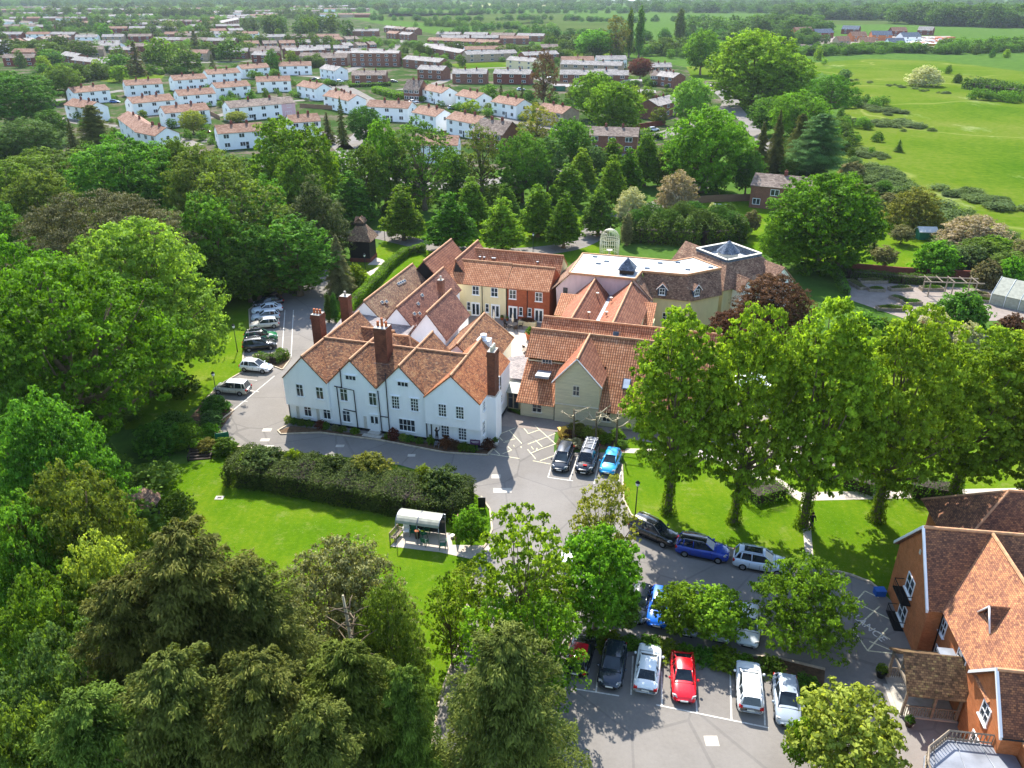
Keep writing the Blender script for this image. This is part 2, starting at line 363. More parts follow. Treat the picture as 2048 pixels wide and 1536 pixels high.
M['paving'] = ground_mat('pale_paving', [(.3, (.42, .36, .29)), (.7, (.56, .49, .41))], .6, 4)
M['gravel'] = ground_mat('garden_paving', [(.3, (.20, .165, .14)), (.7, (.32, .27, .23))], .6, 4)
M['estate'] = ground_mat('gardens', [(.38, (.022, .05, .012)), (.5, (.045, .08, .02)), (.57, (.11, .09, .065)), (.66, (.21, .185, .155))], .07, .4)
M['yellowline'] = plain('worn_yellow_paint', 'cfc6a4', .8, var=.35, scale=6)
M['whiteline'] = plain('worn_white_paint', 'c8c4ba', .8, var=.3, scale=5)
M['kerb'] = plain('kerb_stone', 'b8a890', .9, var=.25, scale=3)

# ------------------------------------------------------------------ vegetation
def unit(rng, n):
    v = rng.normal(size=(n, 3)); return v/np.maximum(np.linalg.norm(v, axis=1, keepdims=True), 1e-6)
def leafquads(pos, nrm, L, W, rng, crnd, along=None):
    n = len(pos); t = unit(rng, n) if along is None else along+unit(rng, n)*.45
    t = t-nrm*np.sum(t*nrm, 1, keepdims=True); t /= np.maximum(np.linalg.norm(t, axis=1, keepdims=True), 1e-6)
    b = np.cross(nrm, t); L = (L*rng.uniform(.6, 1.3, n))[:, None]; W = (W*rng.uniform(.6, 1.2, n))[:, None]
    k = .18*L*nrm
    v = np.stack([pos-t*L/2-k*.6, pos+b*W/2+k, pos+t*L/2-k*.6, pos-b*W/2+k], 1).reshape(-1, 3)
    return v, np.clip(crnd*.6+rng.random(n)*.4, 0, 1)
def np_mesh(name, quads_v, rnd, mat, tv=None, tmat=None):
    """mesh of quads (4 vertices each) with a per-face 'rnd' value; tv: optional MB appended with its own material"""
    nv = len(quads_v); nq = nv//4
    ev = np.array(tv.v).reshape(-1, 3) if tv else np.zeros((0, 3)); ef = tv.f if tv else []
    me = bpy.data.meshes.new(name); me.vertices.add(nv+len(ev)); me.vertices.foreach_set('co', np.concatenate([quads_v, ev]).astype(np.float32).ravel())
    li = [np.arange(nv, dtype=np.int32)]+[np.array(f, dtype=np.int32)+nv for f in ef]
    lt = np.concatenate([np.full(nq, 4), np.array([len(f) for f in ef], dtype=int)]).astype(np.int32)
    li = np.concatenate(li); me.loops.add(len(li)); me.loops.foreach_set('vertex_index', li)
    me.polygons.add(len(lt)); me.polygons.foreach_set('loop_start', np.concatenate([[0], np.cumsum(lt)[:-1]]).astype(np.int32)); me.polygons.foreach_set('loop_total', lt)
    me.materials.append(mat)
    if tv:
        me.materials.append(tmat); me.polygons.foreach_set('material_index', np.concatenate([np.zeros(nq), np.ones(len(ef))]).astype(np.int32))
    me.update(calc_edges=True)
    a = me.attributes.new('rnd', 'FLOAT', 'FACE'); a.data.foreach_set('value', np.concatenate([rnd, np.full(len(ef), .5)]).astype(np.float32))
    return me
PROF = {
 'round': lambda t: np.sqrt(np.clip(1-np.abs(2*t-.9)**2.2, 0, 1)),
 'dome': lambda t: np.sqrt(np.clip(1-t**2.0, 0, 1))*np.minimum(1, .62+t*2.2),
 'flat': lambda t: np.sqrt(np.clip(1-t**2.4, 0, 1))*np.minimum(1, .8+t*1.5),
 'cone': lambda t: (1-t)**.8*np.minimum(1, .55+t*4),
 'oval': lambda t: np.clip(np.sin(np.pi*np.clip(t*.86+.11, 0, 1)), 0, 1)**.6,
 'column': lambda t: np.clip(1-t**3, 0, 1)**.7*np.minimum(1, .5+t*3),
 'lime': lambda t: np.clip(1-t**2.6, 0, 1)**.6*np.minimum(1, .55+t*1.3),
}
def gen_tree(seed, h, w_, base=.22, prof='round', ncl=90, cr=.16, npl=260, L=.34, W=.24, outw=1.0, squash=.75, fill=.25, trunk=.028, limbs=14, up=.25, ragged=.12, ivy=0):
    """returns crown vertices, crown tones, trunk MB"""
    rng = np.random.default_rng(seed); R0 = w_/2; zb = h*base; ch = h-zb
    # lobes over the envelope, picked well apart
    C = np.zeros((0, 3)); cand = 14
    for i in range(ncl):
        t = rng.random(cand)**.85*.97; a = rng.random(cand)*2*np.pi
        r = PROF[prof](t)*R0*(1-ragged+rng.random(cand)*ragged*1.6)-cr*w_*.45; inn = rng.random(cand) < fill
        r = np.where(inn, r*rng.random(cand)**.5, r); r = np.maximum(r, 0)
        p = np.stack([r*np.cos(a), r*np.sin(a), zb+t*ch-cr*w_*.25*t], 1)
        if len(C):
            d = np.min(np.linalg.norm(p[:, None]-C[None], axis=2), 1); p = p[np.argmax(d)]
        else: p = p[0]
        C = np.vstack([C, p])
    cr_ = cr*w_*rng.uniform(.65, 1.25, ncl); n = ncl*npl
    ci = np.repeat(np.arange(ncl), npl); d = unit(rng, n); d[:, 2] += up; d /= np.linalg.norm(d, axis=1, keepdims=True)
    # every lobe carries smaller tufts on its outside, every tuft its own leaves
    NTU = 17; tuft = np.floor(rng.random(n)*NTU).astype(int)+ci*NTU; toff = unit(rng, ncl*NTU); toff[:, 2] += up+.1; toff /= np.linalg.norm(toff, axis=1, keepdims=True)
    tr_ = rng.uniform(.22, .46, ncl*NTU); tl = rng.uniform(.62, 1.12, ncl*NTU)
    pos = C[ci]+(toff[tuft]*tl[tuft][:, None]+d*(tr_[tuft]*(.35+.65*rng.random(n)))[:, None]*np.array([1, 1, .75]))*cr_[ci][:, None]*np.array([1, 1, squash])
    nr = d*outw*.9+toff[tuft]*.5+unit(rng, n)*.55+np.array([0, 0, .25]); nr /= np.linalg.norm(nr, axis=1, keepdims=True)
    crn = rng.random(ncl)[ci]*.4+rng.random(ncl*NTU)[tuft]*.6
    v, rn = leafquads(pos, nr, L, W, rng, crn)
    tb = MB(); r = h*trunk; k = rng.uniform(-.3, .3, 2)
    top = zb+ch*.62
    tp = [(0, 0, -.3), (k[0]*.1, k[1]*.1, h*.05), (k[0]*.4, k[1]*.4, zb*.7), (k[0], k[1], zb+ch*.2), (k[0]*2, k[1]*2, top)]
    tb.tube(tp, [r*1.5, r*1.05, r*.85, r*.6, r*.15], 0, 9)
    for i in rng.permutation(ncl)[:limbs]:
        c = C[i]; z0 = min(zb*.75+(c[2]-zb)*.45, top*.9); z0 = max(z0, zb*.6); f = z0/top; s = (k[0]*2*f, k[1]*2*f, z0)
        mid = (s[0]*.4+c[0]*.6+rng.normal()*.2, s[1]*.4+c[1]*.6+rng.normal()*.2, z0+(c[2]-z0)*.45)
        tb.tube([s, mid, tuple(c)], [r*.42, r*.25, r*.07], 0, 6)
    if ivy:
        m_ = ivy; a = rng.random(m_)*2*np.pi; z = rng.random(m_)**1.3*zb*1.25; rad = r*(1.15+1.0*np.exp(-z*1.1))*rng.uniform(.7, 1.3, m_)+.12
        p = np.stack([rad*np.cos(a), rad*np.sin(a), z], 1); q = np.stack([np.cos(a), np.sin(a), .3+0*a], 1)+unit(rng, m_)*.6
        q /= np.linalg.norm(q, axis=1, keepdims=True); v2, r2 = leafquads(p, q, .28, .2, rng, rng.random(m_)*.3); v = np.vstack([v, v2]); rn = np.concatenate([rn, r2])
    return v, rn, tb
def gen_conifer(seed, h, w_, nb=170, npl=240, L=.3, W=.09, droop=.28, base=.04, power=.8, lift=.1, spread=.34, ragged=.25):
    rng = np.random.default_rng(seed); P = []; A = []; N = []; K = []; tb = MB()
    tb.tube([(0, 0, -.2), (0, 0, h*.5), (0, 0, h*.96)], [h*.022, h*.012, .03], 0, 8)
    for i in range(nb):
        t = (i+rng.random())/nb; t = t**1.15; z0 = h*(base+(1-base)*t*.97); Lb = (w_/2)*((1-t)**power*(1-ragged+rng.random()*ragged*1.4)+.03)*min(1, .7+t*5); a = i*2.39996+rng.normal()*.35
        dr = np.array([math.cos(a), math.sin(a)]); m_ = max(30, int(npl*(.25+Lb/(w_/2)))); s = rng.random(m_)**.62
        z = z0+lift*Lb*s*1.6-droop*Lb*s**2; lat = rng.normal(size=m_)*spread*Lb*(1-s*.75)*.55; vert = rng.normal(size=m_)*.07*Lb*(1-s*.5)-np.abs(lat)*.25
        x = dr[0]*Lb*s-dr[1]*lat; y = dr[1]*Lb*s+dr[0]*lat
        P.append(np.stack([x, y, z+vert], 1)); al = np.stack([dr[0]*.8-dr[1]*np.sign(lat)*.5, dr[1]*.8+dr[0]*np.sign(lat)*.5, -.25-s*.3], 1)
        A.append(al/np.linalg.norm(al, axis=1, keepdims=True)); q = unit(rng, m_)*.7+np.array([dr[0]*.45, dr[1]*.45, .9]); N.append(q/np.linalg.norm(q, axis=1, keepdims=True))
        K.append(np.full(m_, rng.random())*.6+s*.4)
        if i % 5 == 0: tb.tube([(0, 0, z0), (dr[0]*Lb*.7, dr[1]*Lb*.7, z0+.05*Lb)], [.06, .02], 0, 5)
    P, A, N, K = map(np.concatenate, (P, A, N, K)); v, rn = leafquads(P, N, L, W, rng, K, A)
    return v, rn, tb
PROTO = {}
def proto(key, kind, h, w_, lod=False, **k):
    v, rn, tb = (gen_conifer if kind == 'con' else gen_tree)(h=h, w_=w_, **k)
    if lod: PROTO[key] = (h, w_, np_mesh(key, v, rn, LEAF['mid'], tb, M['bark']), None)
    else:
        me = np_mesh(key, v, rn, LEAF['mid']); 
        o = tb.build('trunk', 'bark'); tm = o.data; bpy.data.objects.remove(o)
        PROTO[key] = (h, w_, me, tm)
proto('big1', 't', 20, 18, seed=1, ncl=120, npl=330, cr=.12, L=.42, W=.32, limbs=22, base=.2, ragged=.2)
proto('big2', 't', 20, 19, seed=2, ncl=140, npl=300, cr=.11, L=.42, W=.3, prof='dome', limbs=22, base=.25, ragged=.15)
proto('oak', 't', 22, 21, seed=3, ncl=120, npl=330, cr=.105, L=.42, W=.3, prof='round', limbs=26, base=.26, ragged=.3, squash=.62, fill=.3, trunk=.034)
proto('ash', 't', 19, 20, seed=4, ncl=150, npl=330, cr=.105, L=.4, W=.26, prof='dome', limbs=24, base=.2, squash=.6, ragged=.12)
proto('lime1', 't', 21, 12, seed=5, ncl=110, npl=300, cr=.13, L=.36, W=.3, prof='lime', limbs=22, base=.23, ragged=.3, squash=.65, ivy=1100, trunk=.022)
proto('lime2', 't', 21, 12, seed=6, ncl=105, npl=300, cr=.135, L=.36, W=.3, prof='oval', limbs=22, base=.2, ragged=.32, squash=.65, ivy=1100, trunk=.022)
proto('cedar', 't', 15, 26, seed=7, ncl=150, npl=420, cr=.09, L=.34, W=.14, prof='flat', limbs=16, base=.3, squash=.32, ragged=.05, fill=.1, outw=.5)
proto('hornbeam', 't', 12, 7.4, seed=8, ncl=90, npl=190, cr=.15, L=.36, W=.26, prof='cone', limbs=14, base=.12, ragged=.14, squash=.7)
proto('hornbeam2', 't', 12, 7.4, seed=9, ncl=85, npl=190, cr=.155, L=.36, W=.26, prof='cone', limbs=14, base=.12, ragged=.2, squash=.7)
proto('low', 't', 16, 15, seed=31, ncl=120, npl=300, cr=.12, L=.42, W=.32, limbs=20, base=.05, ragged=.18)
proto('mid1', 't', 13, 11, seed=10, ncl=90, npl=190, cr=.14, L=.42, W=.32, limbs=14, base=.18, ragged=.2)
proto('mid2', 't', 16, 10, seed=11, ncl=85, npl=190, cr=.15, L=.42, W=.32, prof='oval', limbs=14, base=.15, ragged=.25)
proto('open', 't', 16, 10, seed=12, ncl=70, npl=120, cr=.12, L=.4, W=.28, prof='oval', limbs=30, base=.15, ragged=.4, fill=.5)
proto('sparse', 't', 10, 6, seed=13, ncl=88, npl=82, cr=.10, L=.26, W=.2, prof='oval', limbs=45, base=.12, ragged=.4, fill=.45, trunk=.016)
proto('young', 't', 6, 4.6, seed=14, ncl=60, npl=150, cr=.15, L=.26, W=.19, prof='round', limbs=20, base=.2, ragged=.3, fill=.3, trunk=.016)
proto('rowan', 't', 7, 8, seed=15, ncl=90, npl=170, cr=.12, L=.32, W=.13, prof='dome', limbs=40, base=.18, ragged=.35, fill=.3, squash=.5, trunk=.022)
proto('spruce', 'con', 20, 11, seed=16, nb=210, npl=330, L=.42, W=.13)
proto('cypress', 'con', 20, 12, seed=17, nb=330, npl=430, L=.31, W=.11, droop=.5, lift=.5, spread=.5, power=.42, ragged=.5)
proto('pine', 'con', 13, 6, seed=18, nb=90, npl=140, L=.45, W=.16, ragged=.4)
proto('holm', 't', 13, 14, seed=19, ncl=170, npl=300, cr=.095, L=.26, W=.17, prof='dome', limbs=16, base=.1, ragged=.1, squash=.8)
proto('yewtree', 't', 13, 13, seed=20, ncl=150, npl=220, cr=.10, L=.4, W=.13, prof='cone', limbs=12, base=.04, ragged=.2, up=.8, squash=1.2)
proto('column', 't', 22, 5, seed=21, ncl=90, npl=150, cr=.24, L=.5, W=.36, prof='column', limbs=8, base=.05, squash=1.6, ragged=.1)
proto('bush', 't', 3, 4, seed=22, ncl=55, npl=150, cr=.17, L=.24, W=.17, prof='dome', limbs=8, base=.03, ragged=.2, squash=.8)
proto('smallbush', 't', 1, 1.3, seed=23, ncl=22, npl=70, cr=.22, L=.14, W=.09, prof='dome', limbs=5, base=.05, ragged=.25)
proto('blossom', 't', 7, 8, seed=24, ncl=90, npl=200, cr=.13, L=.26, W=.2, prof='dome', limbs=12, base=.06, ragged=.2)
proto('far1', 't', 12, 11, lod=True, seed=25, ncl=34, npl=48, cr=.2, L=1.0, W=.8, limbs=0, base=.1, ragged=.2)
proto('far2', 't', 13, 9, lod=True, seed=26, ncl=34, npl=48, cr=.21, L=1.0, W=.75, prof='oval', limbs=0, base=.08, ragged=.2)
proto('far3', 't', 9, 12, lod=True, seed=27, ncl=34, npl=48, cr=.2, L=1.0, W=.8, prof='dome', limbs=0, base=.03, ragged=.25)
proto('farcon', 'con', 14, 7, lod=True, seed=28, nb=46, npl=30, L=1.2, W=.45)
def put_tree(key, loc, h, w_, tone, label, group=None, name='broadleaf_tree', cat='tree', rz=None):
    h0, w0, me, tm = PROTO[key]; rz = random.uniform(0, 6.28) if rz is None else rz; sc = (w_/w0, w_/w0, h/h0)
    mat = LEAF[tone]
    if tm is None:
        o = bpy.data.objects.new(name, me); COL.objects.link(o); o.location = (loc[0], loc[1], 0); o.rotation_euler = (0, 0, rz); o.scale = sc
        o.material_slots[0].link = 'OBJECT'; o.material_slots[0].material = mat; return tag(o, label, cat, group)
    r = empty(name, loc, rz, label, cat, group); r.scale = sc
    for nm, m_ in (('crown', me), ('trunk', tm)):
        o = bpy.data.objects.new(nm, m_); COL.objects.link(o); o.parent = r
        if nm == 'crown': o.material_slots[0].link = 'OBJECT'; o.material_slots[0].material = mat
    return r
def tree_b(u, bv, tv, wpx, key, tone, label, group=None, name='broadleaf_tree', cat='tree', hs=1.0):
    """a tree whose foot stands at photo (u, bv), whose top reaches row tv and whose crown is wpx wide"""
    x, y = G(u, bv); h = top_z(tv, y)*hs; f = PR(x, y, h*.6)[2]
    return put_tree(key, (x, y), h, wpx*f/CF, tone, label, group, name, cat)
def tree_t(u, tv, h, wpx, key, tone, label, group=None, name='broadleaf_tree', cat='tree'):
    x, y = G(u, tv, h); f = PR(x, y, h*.7)[2]
    return put_tree(key, (x, y), h, wpx*f/CF, tone, label, group, name, cat)
def hedge(name, pts, width, height, tone, label, L=.22, W=.12, dens=55, cat='hedge', seed=0, lumps=.25, group=None, tops=None):
    """clipped hedge along a ground line: a dark woody core under a coat of leaves"""
    rng = np.random.default_rng(seed+50); P = []; N = []; K = []; core = MB(); acc = 0
    c0 = np.mean(np.array(pts), 0); pts = [tuple(np.array(p)-c0) for p in pts]
    for i in range(len(pts)-1):
        a = np.array(pts[i]); b = np.array(pts[i+1]); d = b-a; l = np.linalg.norm(d); d = d/l; nn = np.array([-d[1], d[0]])
        ends = (i == 0, i == len(pts)-2)
        n = int(dens*l*(2*height+width)); s = rng.uniform(-width*.25 if ends[0] else 0, l+(width*.25 if ends[1] else 0), n); side = rng.uniform(0, 2*height+width, n)
        if lumps:
            bump = 1+lumps*(np.sin((s+acc)*1.1+seed)+np.sin((s+acc)*2.7+1+seed))*.5
        else: bump = np.ones(n)
        hh = height*bump; ww = width/2*(1+.3*(bump-1)); sd = np.where(side < height, -1, np.where(side > height+width, 1, 0))
        x = np.where(sd == 0, (side-height)/width*2-1, sd)*ww; z = np.where(sd == 0, 1.0, rng.random(n))*hh
        z = np.where(sd == 0, hh*(1-.18*(np.abs(x)/ww)**3), z*(1-.1)); x = np.where(sd != 0, x*(1.02-.15*(z/hh)**3), x)
        j = unit(rng, n)*np.array([.16, .16, .12])*(1+lumps*2)
        p = np.stack([a[0]+d[0]*s+nn[0]*x, a[1]+d[1]*s+nn[1]*x, z], 1)+j
        q = np.stack([nn[0]*sd*.8, nn[1]*sd*.8, np.where(sd == 0, 1, .3)], 1)+unit(rng, n)*.7; P.append(p); N.append(q/np.linalg.norm(q, axis=1, keepdims=True))
        K.append((np.sin(s*.9+seed)*.5+.5)*.4+rng.random(n)*.6)
        for e, fl in ((0, ends[0]), (l, ends[1])):
            if fl:
                m_ = int(dens*width*height*1.3); th = rng.uniform(-1, 1, m_); r_ = width*.28*np.sqrt(1-th**2)*(1 if e else -1); zz = rng.random(m_)*height
                P.append(np.stack([a[0]+d[0]*(e+r_)+nn[0]*th*width/2, a[1]+d[1]*(e+r_)+nn[1]*th*width/2, zz], 1)+unit(rng, m_)*.15)
                q = np.tile(np.array([d[0]*(1 if e else -1), d[1]*(1 if e else -1), .3]), (m_, 1))+unit(rng, m_)*.7; N.append(q/np.linalg.norm(q, axis=1, keepdims=True)); K.append(rng.random(m_))
        acc += l; c = (a+b)/2; core.obox(c, d*(l-.1), width*.7, height*(.84-lumps*.6), 0.0, 0)
    v, rn = leafquads(np.concatenate(P), np.concatenate(N), L, W, rng, np.concatenate(K)*.8)
    r = empty(name, (c0[0], c0[1], 0), 0, label, cat, group)
    c = core.build('woody_core', 'darktimber', r); o = bpy.data.objects.new('foliage', np_mesh('foliage', v, rn, LEAF[tone])); COL.objects.link(o); o.parent = r
    return r

# ------------------------------------------------------------------ building kit (plan coordinates of a site, turned by its angle)
class Site:
    def __init__(s, o, ang): s.o = o; s.a = R(ang)
    def w(s, x, y): c, n = math.cos(s.a), math.sin(s.a); return (s.o[0]+x*c-y*n, s.o[1]+x*n+y*c)
    def thing(s, name, x, y, label, cat='building', group=None, z=0):
        p = s.w(x, y); r = empty(name, (p[0], p[1], z), s.a, label, cat, group); OFF[r.name] = (x, y, z); return r
def walls(mb, x0, x1, y0, y1, z0, ze, zr=None, axis='x', m=0, rp=None, skip=''):
    if zr is None: mb.box(x0, x1, y0, y1, z0, ze, m, skip='bt'+skip); return
    if axis == 'y':
        r = (x0+x1)/2 if rp is None else rp
        if 'f' not in skip: mb.face([(x0, y0, z0), (x1, y0, z0), (x1, y0, ze), (r, y0, zr), (x0, y0, ze)], m)
        if 'k' not in skip: mb.face([(x1, y1, z0), (x0, y1, z0), (x0, y1, ze), (r, y1, zr), (x1, y1, ze)], m)
        if 'l' not in skip: mb.face([(x0, y1, z0), (x0, y0, z0), (x0, y0, ze), (x0, y1, ze)], m)
        if 'r' not in skip: mb.face([(x1, y0, z0), (x1, y1, z0), (x1, y1, ze), (x1, y0, ze)], m)
    else:
        r = (y0+y1)/2 if rp is None else rp
        if 'f' not in skip: mb.face([(x0, y0, z0), (x1, y0, z0), (x1, y0, ze), (x0, y0, ze)], m)
        if 'k' not in skip: mb.face([(x1, y1, z0), (x0, y1, z0), (x0, y1, ze), (x1, y1, ze)], m)
        if 'l' not in skip: mb.face([(x0, y1, z0), (x0, y0, z0), (x0, y0, ze), (x0, r, zr), (x0, y1, ze)], m)
        if 'r' not in skip: mb.face([(x1, y0, z0), (x1, y1, z0), (x1, y1, ze), (x1, r, zr), (x1, y0, ze)], m)
def slab(mb, pts, th=.12, m=0):
    """a roof plane given by its upper face, with thickness hung below it"""
    P_ = [Vector(p) for p in pts]; n = (P_[1]-P_[0]).cross(P_[2]-P_[0]).normalized()
    if n.z < 0: P_.reverse(); n = -n
    q = [p-n*th for p in P_]; k = len(P_)
    mb.mesh([tuple(p) for p in P_], [tuple(range(k))], m)
    mb.mesh([tuple(p) for p in q], [tuple(reversed(range(k)))], m)
    for i in range(k):
        j = (i+1) % k; mb.face([P_[i], q[i], q[j], P_[j]], m)
def gable(mb, x0, x1, y0, y1, ze, zr, axis='x', over=.3, end=.25, rp=None, hip=(0, 0), m=0, rb=None, th=.13, lift=.14, ends=None, sides='ab', m2=None):
    """two roof planes (hips optional); rb collects ridge tiles"""
    m2 = m if m2 is None else m2
    if axis == 'x':
        r = (y0+y1)/2 if rp is None else rp; T = lambda a, b, z: (a, b, z); a0, a1, b0, b1 = x0, x1, y0, y1
    else:
        r = (x0+x1)/2 if rp is None else rp; T = lambda a, b, z: (b, a, z); a0, a1, b0, b1 = y0, y1, x0, x1
    e0, e1 = (end, end) if ends is None else ends
    a0 -= e0; a1 += e1; zr_ = zr+lift; ze_ = ze+lift
    s0 = (zr-ze)/(r-b0) if r > b0 else 0; s1 = (zr-ze)/(b1-r) if b1 > r else 0
    B0, B1 = b0-over, b1+over; z0, z1 = ze_-s0*over, ze_-s1*over
    h0, h1 = hip; ra, rb_ = a0+h0, a1-h1
    if 'a' in sides: slab(mb, [T(a0, B0, z0), T(a1, B0, z0), T(rb_, r, zr_), T(ra, r, zr_)], th, m)
    if 'b' in sides: slab(mb, [T(a1, B1, z1), T(a0, B1, z1), T(ra, r, zr_), T(rb_, r, zr_)], th, m2)
    if h0: slab(mb, [T(a0, B1, z1), T(a0, B0, z0), T(ra, r, zr_)], th, m)
    if h1: slab(mb, [T(a1, B0, z0), T(a1, B1, z1), T(rb_, r, zr_)], th, m)
    if rb is not None:
        rb.tube([T(ra, r, zr_+.01), T(rb_, r, zr_+.01)], .13, 0, 6, True, False)
        if h0:
            rb.tube([T(a0, B0, z0), T(ra, r, zr_)], .1, 0, 6, True, False); rb.tube([T(a0, B1, z1), T(ra, r, zr_)], .1, 0, 6, True, False)
        if h1:
            rb.tube([T(a1, B0, z0), T(rb_, r, zr_)], .1, 0, 6, True, False); rb.tube([T(a1, B1, z1), T(rb_, r, zr_)], .1, 0, 6, True, False)
def window(parent, x, y, z, w_, h_, face='f', cols=2, rows=2, frame='whitepaint', transom=False, sill=True, name='window', gl='glass', fw=.07, hood=False, label=None, ang=None):
    """face: f looks to -y, r to +x, k to +y, l to -x; (x, y) is the middle of the sill on the wall plane"""
    rz = {'f': 0, 'r': math.pi/2, 'k': math.pi, 'l': -math.pi/2}[face] if ang is None else ang
    off = OFF[parent.name]
    g = MB(); g.box(-w_/2, w_/2, -.03, .02, 0, h_, 1)
    b = lambda *a: g.box(*a, 0)
    b(-w_/2-fw, w_/2+fw, -.07, .03, h_, h_+fw); b(-w_/2-fw, w_/2+fw, -.07, .03, -fw, 0); b(-w_/2-fw, -w_/2, -.07, .03, 0, h_); b(w_/2, w_/2+fw, -.07, .03, 0, h_)
    for i in range(1, cols): b(-w_/2+w_*i/cols-.028, -w_/2+w_*i/cols+.028, -.06, -.01, 0, h_)
    for i in range(1, rows):
        zz = h_*i/rows if not transom else h_*.68; b(-w_/2, w_/2, -.058, -.012, zz-.025, zz+.025)
    if sill: b(-w_/2-.15, w_/2+.15, -.16, .03, -fw-.08, -fw)
    if hood: b(-w_/2-.18, w_/2+.18, -.17, .03, h_+fw, h_+fw+.06)
    o = g.build(name, [frame, gl]); o.parent = parent; o.location = (x-off[0], y-off[1], z-off[2]); o.rotation_euler = (0, 0, rz)
    if label: o['label'] = label
    return o
def door(parent, x, y, z, w_, h_, face='f', mat='whitepaint', glazed=True, name='door', double=False, ang=None):
    rz = {'f': 0, 'r': math.pi/2, 'k': math.pi, 'l': -math.pi/2}[face] if ang is None else ang; off = OFF[parent.name]; g = MB()
    g.box(-w_/2, w_/2, -.05, .02, 0, h_, 0); g.box(-w_/2-.08, w_/2+.08, -.09, .02, h_, h_+.1, 0); g.box(-w_/2-.08, -w_/2, -.09, .02, 0, h_, 0); g.box(w_/2, w_/2+.08, -.09, .02, 0, h_, 0)
    if glazed:
        for s_ in (-1, 1): g.box(s_*w_/4-w_*.17, s_*w_/4+w_*.17, -.065, -.04, h_*(.12 if double else .5), h_*.92, 1)
    g.tube([(w_*.05, -.11, h_*.45), (w_*.05, -.11, h_*.5)], .025, 2, 6)
    o = g.build(name, [mat, 'glass', 'black']); o.parent = parent; o.location = (x-off[0], y-off[1], z-off[2]); o.rotation_euler = (0, 0, rz); return o
def chimney(parent, x0, x1, y0, y1, z0, z1, pots=2, mat='chimbrick', potm='terracotta', along='x', name='chimney', flash=True, tall=False):
    g = MB(); g.box(x0, x1, y0, y1, z0, z1-.5, 0); g.box(x0-.08, x1+.08, y0-.08, y1+.08, z1-.5, z1-.3, 0); g.box(x0-.03, x1+.03, y0-.03, y1+.03, z1-.3, z1, 0)
    g.box(x0+.02, x1-.02, y0+.02, y1-.02, z1, z1+.05, 1)
    c = g.build(name, [mat, 'concrete'], parent); p = MB()
    for i in range(pots):
        t = (i+.5)/pots; px_ = x0+(x1-x0)*(t if along == 'x' else .5); py_ = y0+(y1-y0)*(t if along == 'y' else .5); h = (.95 if tall and i == pots//2 else .55)
        p.lathe((px_, py_, z1+.04), [(.17, 0), (.13, h*.7), (.16, h*.85), (.12, h)], 0, 10)
    if pots: p.build('chimney_pot', potm, c)
    return c
def pipe(parent, pts, r=.055, name='drainpipe', mat='black'):
    g = MB(); g.tube(pts, r, 0, 6); return g.build(name, mat, parent)

W = Site((-25.29, 79.87), -16.1)
# ================================================================== the white manor
t = W.thing('manor_house', 11.5, 4.7, 'long white timber-framed manor with four gables and a tall brick chimney beside the drive')
g = MB(); rb = MB(); rf = MB(); wl = MB(); pl = MB()
for i, (a, b, zz, yb) in enumerate([(0, 5.4, 8.3, 13.6), (5.4, 11.1, 8.45, 9.2), (11.1, 16.8, 8.45, 9.7), (16.8, 23.0, 8.35, 10.5)]):
    jet = -.35 if i == 0 else (-.45 if i == 3 else 0)
    split = 2.15 if i == 0 else 2.35
    if jet:
        walls(wl, a+.02, b-.02, 0, yb, .28, split, None); walls(wl, a, b, jet, yb, split, 5.6, zz, 'y', rp=(a+b)/2+(.1 if i == 3 else 0)); wl.face([(a, jet, split), (a, 0, split), (b, 0, split), (b, jet, split)], 0)
    else: walls(wl, a+.03*(i % 2), b-.03, 0, yb, .28, 5.6, zz, 'y')
    gable(rf, a+.12, b-.12, jet, yb, 5.6, zz, 'y', over=.16 if 0 < i < 3 else .2, ends=(.12, .1), rb=rb, m=1 if i in (1, 3) else 0, m2=1 if i in (3,) else 0)
    pl.box(a+.04, b-.04, -.03, .06, -.1, .3+.02*(i % 2), 0, skip='k')
walls(wl, 2.8, 20, .1, 9.3, .3, 5.6, 8.3, 'x'); gable(rf, 2.7, 20, .1, 9.3, 5.6, 8.42, 'x', over=.02, ends=(0, 0), rb=rb)
pl.box(22.96, 23.04, .04, 10.4, -.1, .3, 0, skip='l')
walls(wl, 22.95, 24.05, 1.7, 3.7, 0, 5.4, None)                                   # white base of the end stack
wo = wl.build('wall', 'white', t); ro = rf.build('roof', ['manor_tile', 'manor_tile_red'], t); rb.build('ridge_tiles', 'ridge', ro); pl.build('plinth', 'plinth', t)
for x, z, w_, h_, c, r, k in [(1.95, 3.5, .76, 1.4, 2, 3, 1), (4.4, 3.5, .8, 1.38, 2, 3, 1)]: window(t, x, -.35, z, w_, h_, cols=2, rows=2, transom=True)
for x, z, w_, h_ in [(2.4, .86, .8, 1.2), (4.8, .88, .8, 1.2), (7.15, 3.5, .8, 1.4), (7.2, .88, .82, 1.3), (10.6, 3.45, .8, 1.45)]: window(t, x, 0, z, w_, h_, cols=2, rows=2, transom=True)
for x, z in [(8.18, 6.18), (14.27, 6.25)]: window(t, x, 0, z, 1.15, .46, cols=3, rows=1, hood=True, sill=False)
for x, z in [(13.28, 3.42), (15.48, 3.45)]: window(t, x, 0, z, .8, 1.45, cols=3, rows=4, hood=True)
window(t, 14.45, 0, .85, 1.8, 1.35, cols=4, rows=2)
for x in (18.82, 20.77): window(t, x, -.45, 3.55, .8, 1.38, cols=3, rows=4)
for x in (18.87, 20.83): window(t, x, 0, .75, .82, 1.4, cols=3, rows=4)
for y, z, h_ in [(.75, 4.3, .9), (.55, 1.5, 1.5), (6.0, 4.5, 1.1), (7.0, 2.0, .9)]: window(t, 23.0, y, z, .55, h_, 'r', cols=2, rows=3)
